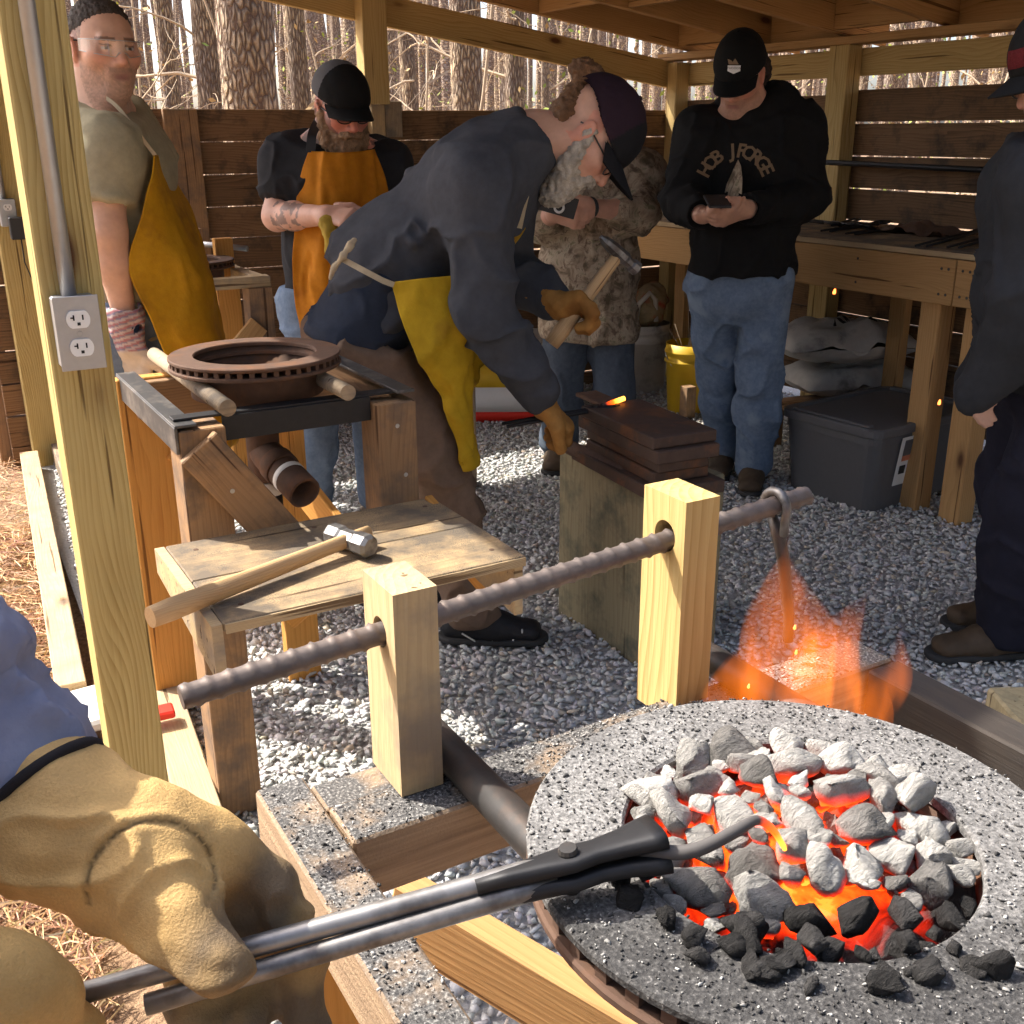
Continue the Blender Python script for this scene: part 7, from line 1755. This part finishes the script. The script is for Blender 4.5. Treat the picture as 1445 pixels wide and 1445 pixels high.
# ================= the smith holding the tongs: stands just outside the picture, his gloves reach in
zt_ = lambda t: .932+(.972-.932)*t
TA, TB = PZ(112, 1424, .934), PZ(930, 1190, .972)
dT = nrm(TB-TA)
W1 = PZ(70, 1112, 1.035)
J = dict(pel=V3(-.46, .52, .98), waist=V3(-.46, .52, 1.12), chest=V3(-.44, .53, 1.36), neck=V3(-.42, .53, 1.52), latH=V3(0, 1, 0), latS=V3(0, 1, 0),
         shL=V3(-.40, .73, 1.42), shR=V3(-.40, .33, 1.42), elL=PZ(-170, 950, 1.10), wrL=W1, elR=V3(-.42, .22, 1.14), wrR=PZ(-330, 1400, 1.03))
for a, s_ in (('R', -1), ('L', 1)):
    J['hip'+a] = J['pel']+V3(0, .09*s_, -.02); J['an'+a] = V3(-.46, .52+.14*s_, .095); J['kn'+a] = mid(J['hip'+a], J['an'+a], .5)+V3(.03, 0, 0)
p7 = Person('smith in grey blue sweatshirt holding long tongs in thick tan gloves', J, .006)
hc = V3(-.37, .52, 1.66); R = basis(V3(.9, -.1, -.35), Zu)
p7.skin(R, hc, {}, tone=(.5, .3, .2))
p7.cap(hc, R, 1.03, M['capcol'], col=lambda l: np.full((len(l), 3), .03))
M['sweat'] = cloth('blue_grey_fleece', (.165, .18, .26), (.205, .22, .30), weave=500, fuzz=.6)
tor = p7.torso(.03, .03); tor.cut(f_pl(J['pel']-Zu*.08, -Zu)); tor.cut(f_pl(J['neck']+Zu*.03, Zu))
ss = S(.05).add(tor)
for a in 'RL': ss.rc(J['sh'+a], J['el'+a], .08, .066, k=.05)
cufd = nrm(J['wrL']-J['elL'])
ss.rc(J['elL'], J['wrL']-cufd*.03, .060, .043, k=.04); ss.rc(J['elR'], J['wrR'], .058, .044, k=.04)
# two ribs of the cuff and the bunched sleeve above it
def cuffs(v):
    t = (v-J['wrL'])@cufd; m_ = np.linalg.norm((v-J['wrL'])-np.outer(t, cufd), axis=1) < .12
    return m_*(.007*np.exp(-((t+.075)/.012)**2)+.009*np.exp(-((t+.125)/.018)**2)-.006*np.exp(-((t+.097)/.006)**2)-.005*np.exp(-((t+.055)/.005)**2))
p7.garment('sweatshirt', ss, [J['pel']-Zu*.05, J['neck'], J['shR'], J['shL'], J['elR'], J['elL'], J['wrR'], J['wrL']], M['sweat'], .16, .0055, .0075, (17, 17, 15), 71, extra=cuffs)
pn = p7.leg(p7.leg(S(.05).ec(J['pel']+Zu*.05, J['pel']-Zu*.05, J['latH'], .17, .13, .17, .13), 'R', .02, .02), 'L', .02, .02); pn.cut(f_pl(J['anR']-Zu*.05, -Zu))
p7.garment('jeans', pn, [J['pel'], J['hipR'], J['hipL'], J['anR'], J['anL']], M['dkjeans'], .16, .012, .008, (8, 8, 5), 73)
for a in 'RL': p7.shoe(a, V3(1, 0, 0), M['boot'], sole=M['sole'])
def gp(px, py, z): return PZ(px, py, z)
g = S(.02)
g.rc(gp(70, 1112, 1.040), gp(112, 1168, 1.022), .0345, .033)                       # gauntlet
g.rc(gp(112, 1168, 1.022), gp(205, 1205, 1.003), .032, .034, k=.03); g.rc(gp(30, 1180, 1.02), gp(130, 1205, 1.01), .024, .028, k=.03)
g.rc(gp(205, 1200, 1.003), gp(300, 1205, .992), .035, .027, k=.025)                # back of the hand
g.rc(gp(196, 1240, .998), gp(250, 1295, .988), .029, .0225, k=.02); g.rc(gp(250, 1295, .988), gp(312, 1358, .976), .0225, .0185, k=.012)     # thumb laid along the tongs
g.rc(gp(300, 1182, .998), gp(384, 1248, .966), .0195, .0170, k=.005); g.rc(gp(384, 1248, .966), gp(422, 1345, .922), .0170, .016, k=.006); g.rc(gp(422, 1345, .922), gp(432, 1452, .885), .016, .015, k=.006)     # forefinger round the far side
g.rc(gp(290, 1215, .985), gp(346, 1290, .945), .021, .0175, k=.005); g.rc(gp(346, 1290, .945), gp(372, 1385, .905), .0175, .016, k=.008); g.rc(gp(372, 1385, .905), gp(350, 1440, .900), .016, .0145, k=.006)
g.rc(gp(255, 1240, .98), gp(300, 1320, .935), .021, .017, k=.005); g.rc(gp(300, 1320, .935), gp(322, 1402, .90), .017, .0155, k=.008); g.rc(gp(322, 1402, .90), gp(290, 1455, .90), .0155, .014, k=.006)
g.rc(gp(222, 1262, .975), gp(256, 1345, .93), .019, .0155, k=.012); g.rc(gp(256, 1345, .93), gp(266, 1420, .905), .0155, .014, k=.008)
g.sub(f_rc(gp(300, 1222, 1.012), gp(352, 1318, .984), .0065), .008); g.sub(f_rc(gp(120, 1235, 1.035), gp(175, 1205, 1.05), .005), .012)
sc_ = gp(215, 1248, 1.0); sn = nrm(CAM-sc_)
def gseam(v):
    w_ = v-sc_; d0 = w_@sn; rr = np.sqrt(np.maximum((w_**2).sum(1)-d0*d0, 0)); up_ = (w_@UP > -.004)
    t = (v-gp(72, 1098, 1.04))@nrm(gp(170, 1200, 1.01)-gp(72, 1098, 1.04))
    return -.0016*np.exp(-((rr-.034)/.0017)**2)*up_*(d0 > .0)+.0010*np.exp(-((rr-.0385)/.0025)**2)*up_*(d0 > 0)+.0022*fbm(v*30, 4)+.0040*np.maximum(0, 1-2.6*np.abs(vnoise(v*np.array([22, 22, 30])+3, 8)))**2-.002
def gcolr(v):
    w_ = v-sc_; d0 = w_@sn; rr = np.sqrt(np.maximum((w_**2).sum(1)-d0*d0, 0)); c = np.repeat(np.array([[.50, .32, .125]]), len(v), 0)*(1+.22*fbm(v*28, 2)[:, None])*(1-.35*np.clip(fbm(v*11+4, 9)-.25, 0, 1)[:, None])
    seam = np.exp(-((rr-.034)/.0013)**2)*(w_@UP > -.004)*(d0 > 0); c *= (1-.75*seam[:, None])
    far = np.clip(((v-gp(305, 1215, .97))@nrm(RT*.75-UP*.5))/.025, 0, 1); far_dark = far*np.clip(.75+.5*fbm(v*30, 6), 0, 1)         # fingers on the far side coloured darker
    c = c*(1-.82*far_dark[:, None])+.82*far_dark[:, None]*np.array([.05, .042, .038]); return c
M['bigglove'] = vcol('thick_glove_leather', .72, .3, nscale=520, var=.22, bmp=.7, bd=.0012)
pts = [gp(20, 1090, 1.05), gp(440, 1445, .88), gp(60, 1200, 1.0), gp(300, 1455, .9), gp(440, 1200, .99)]
sdf_obj('thick_glove', g, *pts_box(pts, .06), .0028, M['bigglove'], p7.root, disp=gseam, col=gcolr, it=2)
# dark binding round the gauntlet, buckle tab on it
ax = nrm(gp(112, 1168, 1.022)-gp(70, 1112, 1.04)); cc = gp(70, 1112, 1.04)-ax*.004; u1 = nrm(np.cross(ax, Zu)); u2_ = np.cross(ax, u1)
tube('cuff_binding', [cc+(u1*math.cos(t)+u2_*math.sin(t))*.0345 for t in np.linspace(0, 2*math.pi, 33)], .0036, cloth('dark_binding', (.02, .018, .02)), p7.root, 8)
tbp = gp(22, 1178, 1.034)
card('cuff_tab', tbp, nrm(RT*.8+UP*.3), nrm(UP*.9-RT*.3), .022, .018, M['glove'], p7.root, .003)
g2 = S(.02); g2.rc(gp(-330, 1395, 1.03), gp(-120, 1398, 1.0), .04, .034); g2.rc(gp(-120, 1398, 1.0), gp(0, 1408, .982), .033, .027); g2.rc(gp(0, 1405, .982), gp(62, 1412, .968), .029, .021, k=.02); g2.rc(gp(10, 1440, .95), gp(100, 1470, .925), .026, .02, k=.02); g2.rc(gp(-40, 1470, .94), gp(40, 1530, .9), .03, .024, k=.02)
sdf_obj('thick_glove', g2, *pts_box([gp(-340, 1400, 1.03), gp(110, 1480, .93), gp(40, 1540, .9)], .06), .003, M['bigglove'], p7.root, disp=lambda v: .003*fbm(v*26, 4), col=lambda v: np.repeat(np.array([[.46, .29, .105]]), len(v), 0)*(1+.2*fbm(v*20, 2)[:, None]), it=2)
# --- the long tongs
tg = thing('tongs', 'long steel-handled tongs reaching from the thick gloves into the lit forge', 'tongs', TA)
sT = nrm(np.cross(Zu, dT)); nT = np.cross(dT, sT); L = np.linalg.norm(TB-TA)
for k in (-1, 1):
    P_ = [TA+dT*L*t+(sT*.55+nT*.6)*k*o for t, o in ((0 if k > 0 else .10, .0095), (.30, .0085), (.55, .0075), (.74, .0068), (.80, .005))]
    tube('handle', P_, [.0062, .0064, .0066, .0070, .0075], M['tong_steel'], tg, 14)
    ctl = ((.66, .0068, .0072, .0072), (.72, .0068, .009, .008), (.78, .0064, .012, .009), (.83, .0068, .017, .008), (.88, .007, .013, .008), (.93, .0075, .016, .009), (.975, .0085, .022, .010), (1.0, .009, .024, .0105))
    rr_ = []
    for t, o, wv, tv in ctl:
        c_ = TA+dT*L*t+(sT*.25+nT*.85)*k*o; rr_.append([c_+(sT*.85-nT*.25)*wv*math.copysign(abs(math.cos(a))**.6, math.cos(a))+(sT*.25+nT*.85)*tv*.75*math.copysign(abs(math.sin(a))**.6, math.sin(a)) for a in np.arange(16)/16*2*math.pi])
    v, f = loft(rr_); me = mesh_np('jaw', v, f); fix_normals(me)
    for p in me.polygons: p.use_smooth = len(p.vertices) == 4
    obj('jaw', me, M['black_iron'], tg)
pc_ = TA+dT*L*.83
v, f = lathe_np([(0, .0165), (.0055, .0165), (.0065, .014), (.0065, -.014), (.0055, -.0165), (0, -.0165)], 14); obj('rivet', mesh_np('rivet', v@np.array([dT, sT, nT])+pc_, f, False), M['iron'], tg)
